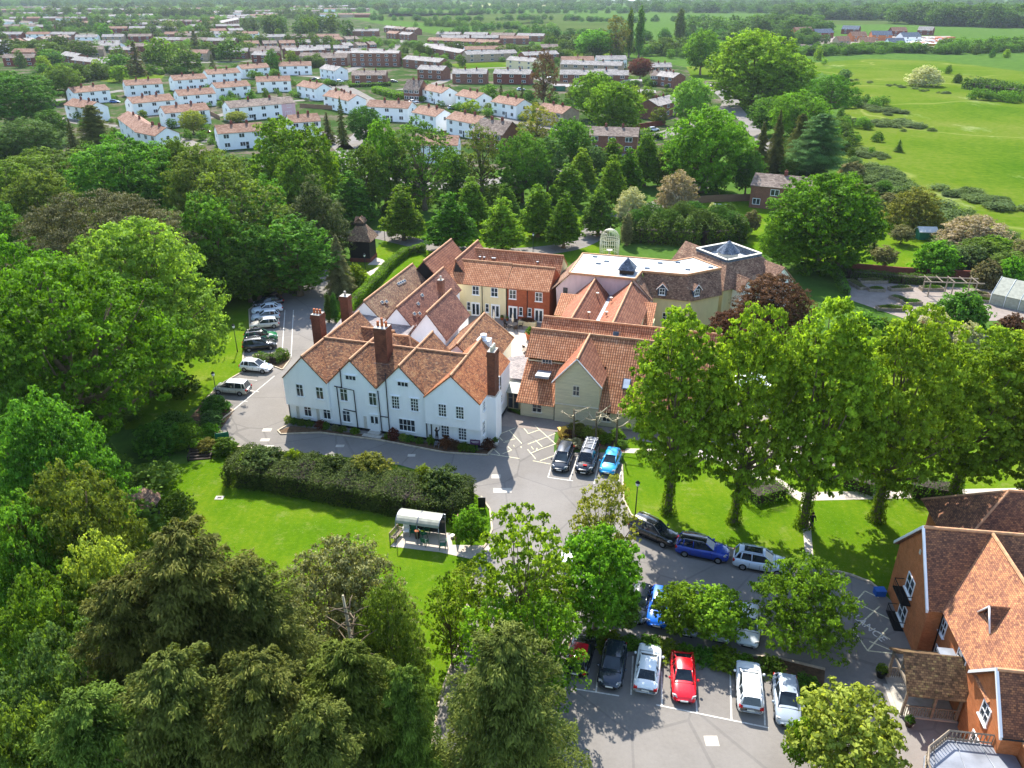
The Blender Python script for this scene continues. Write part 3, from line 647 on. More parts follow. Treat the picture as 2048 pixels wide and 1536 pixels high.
dr = door(t, 10.6, -.02, .18, 1.0, 2.0); dr['label'] = 'pale double-panelled front door with glazed top lights'
s_ = MB(); s_.box(9.9, 11.3, -.75, -.05, -.05, .2, 0); s_.box(9.5, 11.7, -1.25, -.7, -.05, .1, 0); s_.build('doorstep', 'concrete', t)
for pts in ([(6.45, -.1, .1), (6.4, -.1, 5.1), (7.0, -.1, 5.15)], [(8.5, -.1, .1), (8.42, -.1, 4.95), (6.1, -.1, 5.15)], [(7.0, -.1, 5.1), (7.03, -.1, 7.5)], [(8.5, -.1, 2.3), (6.95, -.1, 2.42)], [(11.42, -.1, .1), (11.3, -.1, 5.3)], [(12.33, -.1, .1), (12.33, -.1, 7.6)],
            [(12.33, -.1, 2.2), (11.4, -.1, 2.2)], [(16.75, -.1, .1), (16.75, -.12, 5.3)], [(17.3, -.1, .1), (17.3, -.1, 2.3)], [(.1, -.1, .1), (.1, -.1, 2.1)], [(23.1, 6.6, .1), (23.1, 6.6, 5.4)]): pipe(t, pts)
chimney(t, 9.95, 11.4, 2.7, 4.2, 6.9, 11.3, 3, tall=True, name='chimney_stack'); g = MB(); g.box(9.8, 11.6, 2.55, 2.69, 7.05, 7.25, 0); g.build('lead_flashing', 'lead', t)
chimney(t, 23.02, 23.88, 2.0, 3.4, 5.42, 10.4, 3, potm='stone', along='y', name='chimney_stack')
chimney(t, -.4, .75, 7.5, 8.8, -.1, 9.9, 3, name='chimney_stack'); chimney(t, .2, 1.3, 13.62, 14.7, -.1, 10.1, 1, potm='concrete', name='chimney_stack')
for x in (.95, 3.5, 9.3):
    g = MB()
    for k in range(4): g.box(x+k*.1, x+k*.1+.025, -.06, -.02, .35, 1.9, 0)
    for k in range(9): g.box(x-.02, x+.35, -.045, -.015, .4+k*.17, .425+k*.17, 0)
    g.build('trellis', 'stone', t)
# rear ranges of the manor
t = W.thing('rear_wing', 8, 13, 'low lead and slate roofed link behind the manor with small tiled gables')
wl = MB(); rf = MB(); rb = MB(); walls(wl, -2.2, 8.2, 13.3, 19.6, 0, 4.4, None); wl.box(8.2, 13.6, 9.3, 16.2, 0, 3.4, 0, skip='b')
slab(rf, [(-2.3, 14.0, 4.5), (8.0, 14.0, 4.6), (8.0, 18.3, 5.3), (-2.3, 20.2, 5.6)], .15, 0)
wl.build('wall', 'white', t); o = rf.build('lead_roof', 'greyslate', t)
rf = MB(); gable(rf, 4.0, 8.4, 9.4, 13.4, 5.0, 7.2, 'x', over=.1, ends=(0, .0), rb=rb); gable(rf, 8.4, 11.6, 9.0, 12.6, 5.0, 7.0, 'x', over=.1, ends=(0, .1), rb=rb, hip=(0, 1.2)); ro = rf.build('roof', 'manor_tile', t); rb.build('ridge_tiles', 'ridge', ro)
g = MB(); g.box(12.4, 13.4, 12.4, 13.4, 3.4, 4.1, 0); g.build('roof_unit', 'lead', t); g = MB(); g.tube([(10.2, 14.6, 4.0), (12.8, 14.6, 4.0)], .35, 0, 8); g.build('roof_duct', 'lead', t); g = MB(); g.tube([(9.0, 17, 4.8), (7.2, 20.4, 5.1)], .12, 0, 6); g.build('roof_duct', 'lead', t)
def skylights(parent, pts):
    for x, y, z, sx, a in pts:
        g = MB(); g.box(-.22, .22, -.3, .3, 0, .12, 0); g.box(-.16, .16, -.24, .24, .12, .135, 1); o = g.build('roof_vent', ['stone', 'glass']); o.parent = parent; f = OFF[parent.name]
        o.location = (x-f[0], y-f[1], z-f[2]); o.rotation_euler = (0, a, 0)
def wing(name, label, x0, x1, y0, y1, ze, zr, axis, wm, rm, rp=None, over=.3, ends=None, hip=(0, 0), m2=None, wallskip='', gm=None, **k):
    t = W.thing(name, (x0+x1)/2, (y0+y1)/2, label); wl = MB(); rf = MB(); rb = MB()
    walls(wl, x0, x1, y0, y1, 0, ze, zr, axis, rp=rp, skip=wallskip); gable(rf, x0, x1, y0, y1, ze, zr, axis, over=over, rp=rp, rb=rb, ends=ends, hip=hip, m2=1 if m2 else None)
    wl.build('wall', wm, t); ro = rf.build('roof', [rm]+([m2] if m2 else []), t); rb.build('ridge_tiles', 'ridge', ro); return t
tA = wing('bedroom_wing', 'outer brown-tiled long wing nearest the clipped hedge behind the manor', -2.2, 3.15, 19.6, 36, 4.6, 7.3, 'y', 'white', 'moss_tile', ends=(.1, .2))
skylights(tA, [(1.6, 22.5, 6.3, 0, .8), (1.9, 23.2, 6.15, 0, .8), (1.2, 29.0, 6.7, 0, .8), (1.25, 29.6, 6.65, 0, .8), (1.3, 30.2, 6.6, 0, .8), (1.35, 30.8, 6.55, 0, .8)])
tB = wing('bedroom_wing', 'middle long wing with plum tiles and a white gable end behind the manor', 3.25, 8.2, 18.2, 35, 4.6, 7.5, 'y', 'white', 'plum_tile', ends=(.15, .2))
skylights(tB, [(7.2, 20.2, 6.1, 0, .86), (7.5, 21.2, 5.8, 0, .86), (6.7, 22.8, 6.5, 0, .86), (6.4, 25, 6.9, 0, .86)]); chimney(tB, 6.9, 7.7, 29.5, 30.3, 5.4, 7.6, 1, 'brownbrick', 'concrete')
tC = wing('bedroom_wing', 'short plum-tiled wing with tall white gable between the long wings and courtyard', 8.25, 12.9, 16.4, 25.2, 4.95, 8.0, 'y', 'white', 'plum_tile', ends=(.2, .1))
window(tC, 9.6, 16.4, 3.3, .7, .5, cols=3, rows=1)
tD = wing('kitchen_wing', 'mottled tiled wing running from the manor end chimney to the courtyard tables', 13.4, 20.2, 10.0, 21, 4.0, 7.1, 'y', 'white', 'manor_tile', ends=(.1, .2), hip=(0, .8))
window(tD, 20.2, 13, 1.2, .8, 1.2, 'r'); window(tD, 20.2, 17, 1.2, .8, 1.2, 'r')
g = MB(); g.box(19.4, 20.9, 9.4, 10.5, 5.6, 8.3, 0); g.tube([(20.1, 9.9, 8.2), (20.1, 9.9, 8.9)], .35, 0, 10); g.build('white_cowl', 'whitepaint', tD)
tE = wing('tiled_wing', 'red pantiled wing with black boarded gable furthest from the manor', -.4, 5.2, 35.8, 47.6, 4.9, 8.0, 'y', 'blackboard', 'pantile_side', ends=(.1, .2))
tF = wing('tiled_wing', 'pantiled wing with narrow black gable joining the cream courtyard range', 5.9, 8.9, 38, 48.5, 4.9, 7.9, 'y', 'blackboard', 'pantile_side', rp=6.6, ends=(.1, .2))
# ================================================================== courtyard ranges
def range_(name, label, x0, x1, wm, y0=36.5, y1=43.4, rp=40.0, ze=5.0, zr=7.35, ends=(0, 0), rm='pantile'):
    return wing(name, label, x0, x1, y0, y1, ze, zr, 'x', wm, rm, rp=rp, over=.25, ends=ends)
ty = range_('courtyard_range', 'cream rendered two-storey courtyard range under orange pantiles', 5.9, 14.85, 'cream', ends=(0, 0))
tr = range_('courtyard_range', 'red brick two-storey courtyard range under orange pantiles', 14.95, 21.45, 'redbrick', zr=7.25, ends=(.05, 0))
for x in (10.2, 13.1): window(ty, x, 36.5, 3.45, .95, 1.25, cols=2, rows=2)
for x in (15.9, 19.85): window(tr, x, 36.5, 3.4, .95, 1.25, cols=2, rows=2)
for x in (9.05, 11.95): window(ty, x, 36.5, .9, .45, 1.2, cols=1, rows=2)
for x in (17.15, 18.5): window(tr, x, 36.5, .9, .45, 1.2, cols=1, rows=2)
for x in (10.15, 13.25): door(ty, x, 36.48, .05, 1.2, 2.05, double=True)
for x in (15.95, 19.9): door(tr, x, 36.48, .05, 1.2, 2.05, double=True)
for x in (11.2,): pipe(ty, [(x, 36.42, 0), (x, 36.42, 4.8)])
for x in (14.9, 18.0): pipe(tr, [(x+.12, 36.42, 0), (x+.12, 36.42, 4.8)])
t = range_('rear_range', 'long pantiled range hidden behind the courtyard ranges, nearest the conical trees', 6.0, 21.2, 'cream', 43.6, 49.2, 46.0, 5.0, 7.35, (0, .1))
for x in (8.2, 8.9, 10.3, 10.6, 17.5):
    g = MB(); g.lathe((x, 44.7, 6.2), [(.14, 0), (.14, .35), (.2, .36), (.2, .45)], 0, 8); g.build('roof_vent', 'lead', t)
# ================================================================== pink hall with a flat roof
t = W.thing('hall', 29, 42, 'pale pink rendered hall with a flat pale roof and small slate lantern')
wl = MB(); P0 = [(22.6, 0), (36.0, 0), (36.0, 5.0), (33.4, 7.7), (24.3, 7.7), (22.2, 5.4)]
wl.face([(x, 37.2, z) for x, z in P0], 0); walls(wl, 22.4, 36, 37.25, 46.4, 0, 4.9, None); wl.box(24.3, 33.4, 37.22, 46.6, 4, 7.69, 0, skip='bf')
wl.build('wall', 'pink', t)
fp = [(24.1, 37.05), (33.5, 36.95), (33.9, 40.7), (40.2, 40.8), (44.8, 45.3), (40.5, 49.3), (38.0, 46.8), (24.1, 46.8)]
g = MB(); g.prism(fp, 7.7, 7.86, 0); fr = g.build('flat_roof', 'flatroof', t)
g = MB()
for i in range(len(fp)):
    a, b = fp[i], fp[(i+1) % len(fp)]; d = (b[0]-a[0], b[1]-a[1]); g.obox(((a[0]+b[0])/2, (a[1]+b[1])/2), d, .22, .3, 7.7, 0)
g.build('roof_kerb', 'ridge', fr)
for x, y in [(27.3, 42.4), (28.3, 43.8), (26.2, 45.6), (34.5, 42.2), (36, 45.2), (40.2, 43.2), (43.3, 45.2), (38.5, 46.2), (31.8, 38.3)]:
    g = MB(); g.box(x-.35, x+.35, y-.25, y+.25, 7.86, 7.98, 0); g.box(x-.3, x+.3, y-.2, y+.2, 7.98, 8.0, 1); g.build('roof_light', ['slate', 'glass'], t)
g = MB(); g.box(31.0, 33.0, 38.6, 40.6, 7.86, 8.5, 1)
for q in ([(30.8, 38.4), (33.2, 38.4)], [(33.2, 38.4), (33.2, 40.8)], [(33.2, 40.8), (30.8, 40.8)], [(30.8, 40.8), (30.8, 38.4)]): slab(g, [(q[0][0], q[0][1], 8.5), (q[1][0], q[1][1], 8.5), (32, 39.6, 10.1)], .06, 0)
g.build('roof_lantern', ['slate', 'darktimber'], t)
g = MB(); slab(g, [(21.2, 37.0, 4.9), (24.2, 37.0, 7.75), (24.2, 46.8, 7.75), (21.2, 46.8, 4.9)], .12, 0); slab(g, [(36.2, 37.0, 4.9), (33.5, 37.0, 7.75), (33.8, 40.8, 7.75), (35.8, 39.0, 4.9)], .12, 0); g.build('side_roof', 'brown_tile', t)
window(t, 23.6, 37.2, 3.9, .5, 1.6, cols=2, rows=3, frame='darktimber')
# twin pantiled gables in front of the hall
t = W.thing('twin_gable_hall', 30, 29, 'twin orange pantiled gable roofs with a lead valley between them below the pink hall')
wl = MB(); rf = MB(); rb = MB()
walls(wl, 25.3, 30.2, 21, 37.1, 0, 4.9, 7.3, 'y', rp=27.9); walls(wl, 30.25, 35.7, 21, 37.1, 0, 4.9, 7.3, 'y', rp=33.1)
gable(rf, 25.3, 30.1, 21, 37.1, 4.9, 7.3, 'y', rp=27.9, over=.15, ends=(0, 0), rb=rb, m2=1); gable(rf, 30.35, 35.7, 21, 37.1, 4.9, 7.3, 'y', rp=33.1, over=.15, ends=(0, 0), rb=rb, m2=1)
slab(rf, [(23.5, 30.5, 3.9), (26.5, 30.5, 3.9), (26.5, 34.8, 5.6), (23.5, 34.8, 5.6)], .12, 2); wl.box(23.6, 25.3, 31, 34.7, 0, 3.9, 0, skip='b'); slab(rf, [(33.6, 29.5, 3.2), (37.0, 29.5, 3.2), (37.0, 34.8, 5.5), (33.6, 34.8, 5.5)], .12, 2); wl.box(35.7, 36.9, 30, 34.7, 0, 3.2, 0, skip='b')
wl.build('wall', 'cream', t); ro = rf.build('roof', ['pantile_red', 'pantile_side', 'pantile'], t); rb.build('ridge_tiles', 'ridge', ro)
g = MB(); g.box(29.95, 30.5, 21, 37.0, 4.95, 5.14, 0); g.build('lead_valley', 'lead', ro)
for x, y, z in [(29, 33, 6.3), (29.2, 26, 6.1), (31.0, 32.5, 6.0), (31.4, 26.5, 6.2)]:
    g = MB(); g.lathe((x, y, z), [(.15, 0), (.15, .4), (.22, .4), (.22, .5)], 0, 8); g.build('roof_vent', 'stone', t)
# ================================================================== brown-roofed wing with dormers and the rooflight pavilion
t = W.thing('dormer_wing', 40, 41, 'cream wing with steep brown tiled mansard and two gabled dormers')
wl = MB(); wp = [(35.4, 39.4), (41.2, 39.4), (45.0, 43.1), (41.5, 49), (35.4, 46)]; wl.prism(wp, 0, 4.8, 0); wl.build('wall', 'cream', t)
rf = MB(); slab(rf, [(35.2, 38.9, 4.7), (41.4, 38.9, 4.7), (40.2, 40.9, 7.75), (34.0, 40.9, 7.75)], .12); slab(rf, [(41.4, 38.9, 4.7), (45.4, 42.8, 4.7), (44.7, 45.2, 7.75), (40.2, 40.9, 7.75)], .12)
ro = rf.build('roof', 'brown_tile', t)
for x, y, a in [(37.2, 38.95, 0), (41.95, 39.9, R(44))]:
    d = empty('dormer'); d.parent = t; f = OFF[t.name]; d.location = (x-f[0], y-f[1], 5.1); d.rotation_euler = (0, 0, a)
    w2 = MB(); walls(w2, -.6, .6, .0, 1.8, 0, 1.15, 1.75, 'y'); w2.build('dormer_cheek', 'blueboard', d)
    r2 = MB(); gable(r2, -.6, .6, 0, 1.9, 1.15, 1.75, 'y', over=.2, ends=(.2, 0), th=.07, lift=.08); r2.build('dormer_roof', 'brown_tile', d)
    r3 = MB()
    for s_ in (-1, 1): slab(r3, [(s_*.85, -.24, .98), (0, -.24, 1.87), (0, -.2, 1.8), (s_*.85, -.2, .9)], .06)
    r3.build('bargeboard', 'whitepaint', d)
    OFF[d.name] = (0, 0, 0); window(d, 0, 0, .2, .65, .85, cols=2, rows=2)
window(t, 38, 39.4, 1.2, .9, 1.2); window(t, 39.8, 39.4, 1.2, .9, 1.2)
t = W.thing('pavilion', 45.4, 55.5, 'diamond plan brown tiled pavilion with parapet well and slate pyramid rooflight')
Q = [(45.45, 50.3), (50.3, 55.2), (45.4, 60.2), (40.6, 55.3)]; O = [(45.45, 46.0), (54.5, 55.2), (45.4, 64.4), (36.3, 55.3)]
wl = MB(); wl.prism([(45.45, 46.8), (53.7, 55.2), (45.4, 63.6), (37.1, 55.3)], 0, 4.3, 0); wl.build('wall', 'cream', t)
rf = MB()
for i in range(4):
    j = (i+1) % 4; slab(rf, [(*O[i], 4.2), (*O[j], 4.2), (*Q[j], 7.4), (*Q[i], 7.4)], .12)
ro = rf.build('roof', 'brown_tile', t); g = MB()
for i in range(4):
    a, b = Q[i], Q[(i+1) % 4]; g.obox(((a[0]+b[0])/2, (a[1]+b[1])/2), (b[0]-a[0], b[1]-a[1]), .3, 1.1, 6.5, 0)
g.build('parapet', 'slate', ro); g = MB(); g.prism(Q, 6.5, 6.62, 0); g.build('well_floor', 'flatroof', ro)
g = MB()
for i in range(4):
    a, b = Q[i], Q[(i+1) % 4]; g.obox(((a[0]+b[0])/2, (a[1]+b[1])/2), (b[0]-a[0], b[1]-a[1]), .42, .08, 7.62, 0)
g.build('coping', 'stone', ro)
c = (45.4, 55.3); pq = [(c[0]+1.9*math.cos(math.pi*k/4+.39), c[1]+1.9*math.sin(math.pi*k/4+.39)) for k in range(8)]
g = MB(); g.prism([(c[0]+(p[0]-c[0])*.88, c[1]+(p[1]-c[1])*.88) for p in pq], 6.6, 7.5, 1)
for k in range(8): slab(g, [(*pq[k], 7.5), (*pq[(k+1) % 8], 7.5), (*c, 9.3)], .06, 0)
g.build('rooflight', ['slate', 'stone'], t)
def turned(parent, cx, cy, ang, fn):
    d = empty('annexe'); d.parent = parent; f = OFF[parent.name]; d.location = (cx-f[0], cy-f[1], 0); d.rotation_euler = (0, 0, ang); OFF[d.name] = (0, 0, 0); fn(d)
def ann(L, hw, ze, zr):
    def fn(d):
        a = MB(); walls(a, 0, L, -hw, hw, 0, ze, zr, 'x'); a.build('gable_wall', 'white', d); a = MB(); b = MB(); gable(a, 0, L, -hw, hw, ze, zr, 'x', over=.3, ends=(0, .3), rb=b); r_ = a.build('annexe_roof', 'brown_tile', d); 
        window(d, L, 0, 3.2, .7, .9, 'r')
    return fn
turned(t, 48.6, 57.4, R(-45), ann(7.2, 2.6, 4.1, 6.6)); turned(t, 46.5, 50.0, R(-45), ann(3.2, 1.2, 4.3, 5.8)); turned(t, 42, 50.5, R(-135), ann(3.4, 2.4, 4.1, 6.2)); turned(t, 41.5, 59, R(135), ann(4.2, 2.4, 4.1, 6.6))
# ================================================================== cream weatherboarded building by the disabled bays
t = W.thing('pantiled_house', 31, 12, 'cream weatherboarded building with a tall front gable and orange pantile roofs by the pollarded trees')
wl = MB(); rf = MB(); rb = MB()
walls(wl, 24.95, 28.98, 8.3, 14, 0, 2.1, None); walls(wl, 29.0, 34.0, 8.1, 15, 0, 5.2, 8.0, 'y', rp=31.4); walls(wl, 34.02, 46, 8.4, 17.6, 0, 2.2, None); walls(wl, 24.7, 46, 12.4, 17.7, 1.8, 5.3, 7.9, 'x', rp=15.0)
wl.build('wall', 'creamboard', t)
sl = (8.0-2.2)/(15.0-8.1)
slab(rf, [(24.55, 7.7, 2.0), (29.0, 7.7, 2.0), (29.0, 12.6, 5.25), (24.55, 12.6, 5.25)], .12, 0)
slab(rf, [(24.4, 12.0, 5.72), (29.6, 12.0, 5.72), (31.4, 15.0, 8.12), (24.4, 15.0, 8.12)], .12, 0)
slab(rf, [(29.6, 12.0, 5.72), (34.0, 12.0, 5.66), (46, 12.0, 5.66), (46, 15.0, 8.115), (31.4, 15.0, 8.115)], .12, 0)
slab(rf, [(34.05, 7.8, 2.1), (46.0, 7.8, 2.1), (46.0, 12.0, 5.66), (34.05, 12.0, 5.66)], .12, 0)
slab(rf, [(24.4, 15.0, 8.12), (46, 15.0, 8.12), (46, 17.8, 5.7), (24.4, 17.8, 5.7)], .12, 0); rb.tube([(24.4, 15.0, 8.14), (46, 15.0, 8.14)], .13, 0, 6, True, False)
gable(rf, 29.0, 34.0, 8.1, 15.2, 5.2, 8.0, 'y', rp=31.4, over=.3, ends=(.35, 0), rb=rb, m=1, m2=2)
ro = rf.build('roof', ['pantile', 'pantile_red', 'pantile_side'], t); rb.build('ridge_tiles', 'ridge', ro)
g = MB()
for a, b in (((28.65, 5.0), (31.4, 8.15)), ((34.35, 5.0), (31.4, 8.15))): g.face([(a[0], 7.72, a[1]-.12), (b[0], 7.72, b[1]-.12), (b[0], 7.72, b[1]+.06), (a[0], 7.72, a[1]+.06)], 0); g.face([(a[0], 7.7, a[1]+.06), (b[0], 7.7, b[1]+.06), (b[0], 7.76, b[1]+.06), (a[0], 7.76, a[1]+.06)], 0)
g.build('bargeboard', 'whitepaint', t)
window(t, 31.4, 8.1, 3.6, .65, 1.1, frame='stone'); window(t, 26.9, 8.3, .75, 1.0, 1.0, frame='stone'); window(t, 34.9, 8.4, .7, .8, 1.1, frame='stone', cols=2, rows=2)
d = window(t, 27.0, 12.3, 4.75, 1.0, .8, cols=3, rows=2, frame='stone', sill=False, fw=.12)
g = MB(); g.box(26.2, 27.8, 9.9, 12.3, 4.2, 4.5, 0); g.build('sunk_terrace', 'lead', t); 
for x, y in [(36.6, 10.6), (39.0, 10.7)]:
    z = 2.1+(y-7.8)*.848+.02; g = MB(); g.box(-.42, .42, -.65, .65, 0, .1, 0); g.box(-.34, .34, -.56, .56, .1, .12, 1); o = g.build('rooflight', ['slate', 'lamplens']); o.parent = t; f = OFF[t.name]; o.location = (x-f[0], y-f[1], z); o.rotation_euler = (math.atan(.848), 0, 0)
pipe(t, [(28.95, 8.2, 0), (28.95, 8.2, 2.1)]); g = MB(); g.box(29.05, 34, 7.98, 8.09, 2.25, 2.33, 0); g.build('string_course', 'stone', t)
t = W.thing('pantiled_house', 36, 20.5, 'second parallel orange pantiled range behind the cream weatherboarded building')
wl = MB(); rf = MB(); rb = MB(); walls(wl, 24.7, 46, 17.9, 23.4, 0, 5.2, 7.5, 'x', rp=20.4); gable(rf, 24.7, 46, 17.9, 23.4, 5.2, 7.5, 'x', rp=20.4, over=.1, ends=(.2, .2), rb=rb); wl.build('wall', 'cream', t); ro = rf.build('roof', 'pantile', t); rb.build('ridge_tiles', 'ridge', ro)
g = MB(); g.box(-.35, .35, -.5, .5, 0, .1, 0); g.box(-.28, .28, -.42, .42, .1, .12, 1); o = g.build('rooflight', ['slate', 'glass']); o.parent = t; f = OFF[t.name]; o.location = (33.8-f[0], 19.2-f[1], 6.55); o.rotation_euler = (math.atan(.92), 0, 0)
# glazed link between manor and cream building
t = W.thing('glazed_link', 24, 9, 'low glazed link with curved grey roof between the manor and the cream building')
g = MB(); g.box(20.9, 24.5, 9.6, 14.6, 0, 2.4, 0, skip='b'); g.build('wall', 'cream', t)
g = MB(); slab(g, [(20.7, 9.0, 2.35), (24.7, 9.0, 2.35), (24.5, 11.0, 3.0), (20.9, 11.0, 3.0)], .08, 0); g.build('glass_canopy', 'canopy', t)
g = MB(); g.prism([(20.9, 11), (24.4, 11.0), (24.6, 15.6), (23.0, 18.0), (21.2, 16.6), (20.4, 13)], 3.0, 3.25, 0); g.build('grey_roof', 'greyslate', t)
for i in range(5): window(t, 21.35+i*.68, 9.6, .15, .5, 1.9, cols=1, rows=2, transom=True, frame='timber', sill=False, fw=.05, name='glazed_door')
# ================================================================== orange brick house at the right
OB = Site((29.6, 43.6), -8)
t = OB.thing('brick_house', 5, 0, 'large orange brick house with clay tiled cross gables and timber porch at the right edge')
wl = MB(); rf = MB(); rb = MB()
walls(wl, 0, 18, .1, 7.3, -.1, 4.9, 8.9, 'x'); walls(wl, 1.1, 7.8, -8.2, 3.6, -.1, 4.95, 8.85, 'y', rp=4.45); walls(wl, .9, 12, -10.5, -6.05, -.1, 4.8, 7.3, 'x'); walls(wl, 2.1, 8.4, -18, -8.3, -.1, 4.75, 8.2, 'y', rp=5.2)
wl.build('wall', 'orangebrick', t)
gable(rf, 0, 18, .1, 7.3, 4.9, 8.9, 'x', over=.35, ends=(.25, .2), rb=rb, m=0); gable(rf, 1.1, 7.8, -8.3, 3.7, 4.95, 8.85, 'y', rp=4.45, over=.35, ends=(0, 0), rb=rb, m=1, m2=0)
gable(rf, .9, 12, -10.5, -6.05, 4.8, 7.3, 'x', over=.3, ends=(.25, .2), rb=rb, m=0); gable(rf, 2.1, 8.4, -18, -8.28, 4.75, 8.2, 'y', rp=5.2, over=.35, ends=(.3, 0), rb=rb, m=1, m2=0)
gable(rf, 4.2, 14.5, 7.4, 14.6, 4.4, 8.0, 'x', over=.3, ends=(.2, .2), hip=(4.6, 4.6), rb=rb, m=0)
ro = rf.build('roof', ['orange_tile_dark', 'orange_tile'], t); rb.build('ridge_tiles', 'ridge', ro)
w2 = MB(); walls(w2, 4.6, 14, 7.8, 14.2, -.1, 4.4, None); w2.build('rear_wall', 'orangebrick', t)
g = MB()
def rake(mb, x, ya, za, yb, zb, w_=.18):
    mb.mesh([(x-.04, ya, za-.16), (x-.04, yb, zb-.16), (x-.04, yb, zb+.1), (x-.04, ya, za+.1), (x+.12, ya, za-.16), (x+.12, yb, zb-.16), (x+.12, yb, zb+.1), (x+.12, ya, za+.1)], [(0, 1, 2, 3), (3, 2, 6, 7), (0, 4, 5, 1), (4, 7, 6, 5), (0, 3, 7, 4), (1, 5, 6, 2)], 0)
rake(g, -.3, 7.7, 4.7, 3.7, 9.08); rake(g, -.3, -.3, 4.7, 3.7, 9.08); rake(g, .6, -5.75, 4.7, -8.27, 7.48); rake(g, .6, -10.85, 4.6, -8.27, 7.48)
g.build('bargeboard', 'whitepaint', t); g = MB(); g.tube([(.7, -10.9, 4.6), (8, -10.9, 4.6)], .06, 0, 6); g.tube([(.9, -.25, .1), (.9, -.2, 4.7)], .05, 0, 6); g.build('gutter', 'black', t)
for z in (3.0, .35): window(t, 0, 3.75, z, 1.35, 1.35, 'l', cols=2, rows=2)
for y, z, w_ in [(.0+-.2, 2.9, .7), (-.35, .5, .7), (-3.5, 3.0, 1.2)]: window(t, 1.1, y-.2, z, w_, 1.15, 'l', cols=2, rows=2)
for z in (3.3, .6): window(t, .9, -8.3, z, .95, 1.15, 'l', cols=2, rows=2, hood=False)
window(t, 3.2, -10.5, 3.1, .9, 1.1, 'f'); window(t, 3.2, -10.5, .5, .9, 1.1, 'f'); window(t, 2.1, -12.6, 3.0, .95, 1.2, 'l'); window(t, 2.1, -15, 3.0, .95, 1.2, 'l')
b = MB()
for z in (2.45, -.05):
    b.box(-.75, -.05, 2.7, 4.9, z+.02, z+.12, 0)
    for k in range(9): b.box(-.74, -.71, 2.75+k*.26, 2.78+k*.26, z+.1, z+.85, 0)
    b.box(-.76, -.7, 2.7, 4.9, z+.85, z+.9, 0); b.box(-.74, -.05, 2.7, 2.74, z+.85, z+.9, 0); b.box(-.74, -.05, 4.86, 4.9, z+.85, z+.9, 0)
b.build('balcony_railing', 'black', t)
g = MB(); g.box(-.06, .02, 3.5, 3.75, 6.7, 7.05, 0); g.build('wall_plaque', 'stone', t)
d = empty('dormer'); d.parent = t; f = OFF[t.name]; d.location = (2.35-f[0], -2.9-f[1], 6.45); OFF[d.name] = (0, 0, 0)
g = MB(); g.face([(0, -.85, 0), (0, .85, 0), (0, 0, 1.25)], 0); g.build('dormer_glass', 'glass', d)
g = MB(); slab(g, [(-.2, -1.05, -.15), (1.5, -.3, .95), (1.6, 0, 1.36), (-.2, 0, 1.36)], .08); slab(g, [(-.2, 1.05, -.15), (1.5, .3, .95), (1.6, 0, 1.36), (-.2, 0, 1.36)], .08); g.build('dormer_roof', 'orange_tile_dark', d)
g = MB(); g.tube([(-.22, -1.02, -.1), (-.22, 0, 1.3)], .06, 0, 6); g.tube([(-.22, 1.02, -.1), (-.22, 0, 1.3)], .06, 0, 6); g.build('bargeboard', 'whitepaint', d)
# timber porch
p = empty('porch'); p.parent = t; p.location = (-f[0], -f[1], 0); OFF[p.name] = (0, 0, 0)
g = MB(); gable(g, -2.6, 1.15, -5.9, -2.0, 2.45, 4.0, 'x', over=.25, ends=(.15, 0)); g.build('porch_roof', 'porch_tile', p)
g = MB(); g.box(-.1, .95, -4.1, -2.6, 3.4, 3.6, 0); g.build('lead_flashing', 'lead', p)
g = MB()
for x in (-2.55, -.7, .9):
    for y in (-5.6, -2.25): g.box(x-.08, x+.08, y-.08, y+.08, -.05, 2.5, 0)
for y in (-5.6, -2.25): g.box(-2.65, 1.0, y-.07, y+.07, 2.4, 2.56, 0)
g.box(-2.64, -2.5, -5.75, -2.1, 2.4, 2.6, 0); g.tube([(-2.6, -5.7, 2.55), (-2.6, -3.95, 4.0)], .09, 0, 4, True, False); g.tube([(-2.6, -2.2, 2.55), (-2.6, -3.95, 4.0)], .09, 0, 4, True, False); g.tube([(-2.6, -3.95, 2.55), (-2.6, -3.95, 3.9)], .07, 0, 4, True, False)
g.build('porch_frame', 'timber', p)
g = MB()
for y in (-5.6, -2.25):
    g.box(-2.5, .9, y-.04, y+.04, .95, 1.03, 0)
    for k in range(22): g.box(-2.4+k*.15, -2.35+k*.15, y-.02, y+.02, .15, .95, 0)
g.build('balustrade', 'timber', p); g = MB(); g.box(-2.7, 1.0, -5.75, -2.1, -.1, .12, 0); g.box(-3.0, -2.7, -5.0, -2.9, -.1, .06, 0); g.build('porch_floor', 'concrete', p)
# bay with flat lead roof
bp = [(.85, -9.9), (-1.7, -9.9), (-3.3, -11.3), (-3.7, -12.4), (-3.7, -15), (-2.2, -17), (2.0, -17), (2.0, -10.6)]
bay = empty('bay'); bay.parent = t; bay.location = (-f[0], -f[1], 0); OFF[bay.name] = (0, 0, 0)
g = MB(); g.prism(bp, -.1, 2.75, 0); g.build('bay_wall', 'orangebrick', bay); g = MB(); g.prism([(x*1.02-.05, y) for x, y in bp], 2.75, 2.95, 0); g.build('flat_roof', 'lead', bay)
g = MB()
for i in range(5):
    a, c_ = bp[i], bp[i+1]; n_ = max(2, int(math.dist(a, c_)/.22))
    g.tube([(*a, 3.75), (*c_, 3.75)], .07, 0, 4, True, False); g.tube([(*a, 3.1), (*c_, 3.1)], .07, 0, 4, True, False)
    for k in range(n_+1): q = k/n_; x, y = a[0]+(c_[0]-a[0])*q, a[1]+(c_[1]-a[1])*q; g.tube([(x, y, 2.95), (x, y, 3.75)], .035, 0, 4)
g.build('roof_balustrade', 'timber', bay)
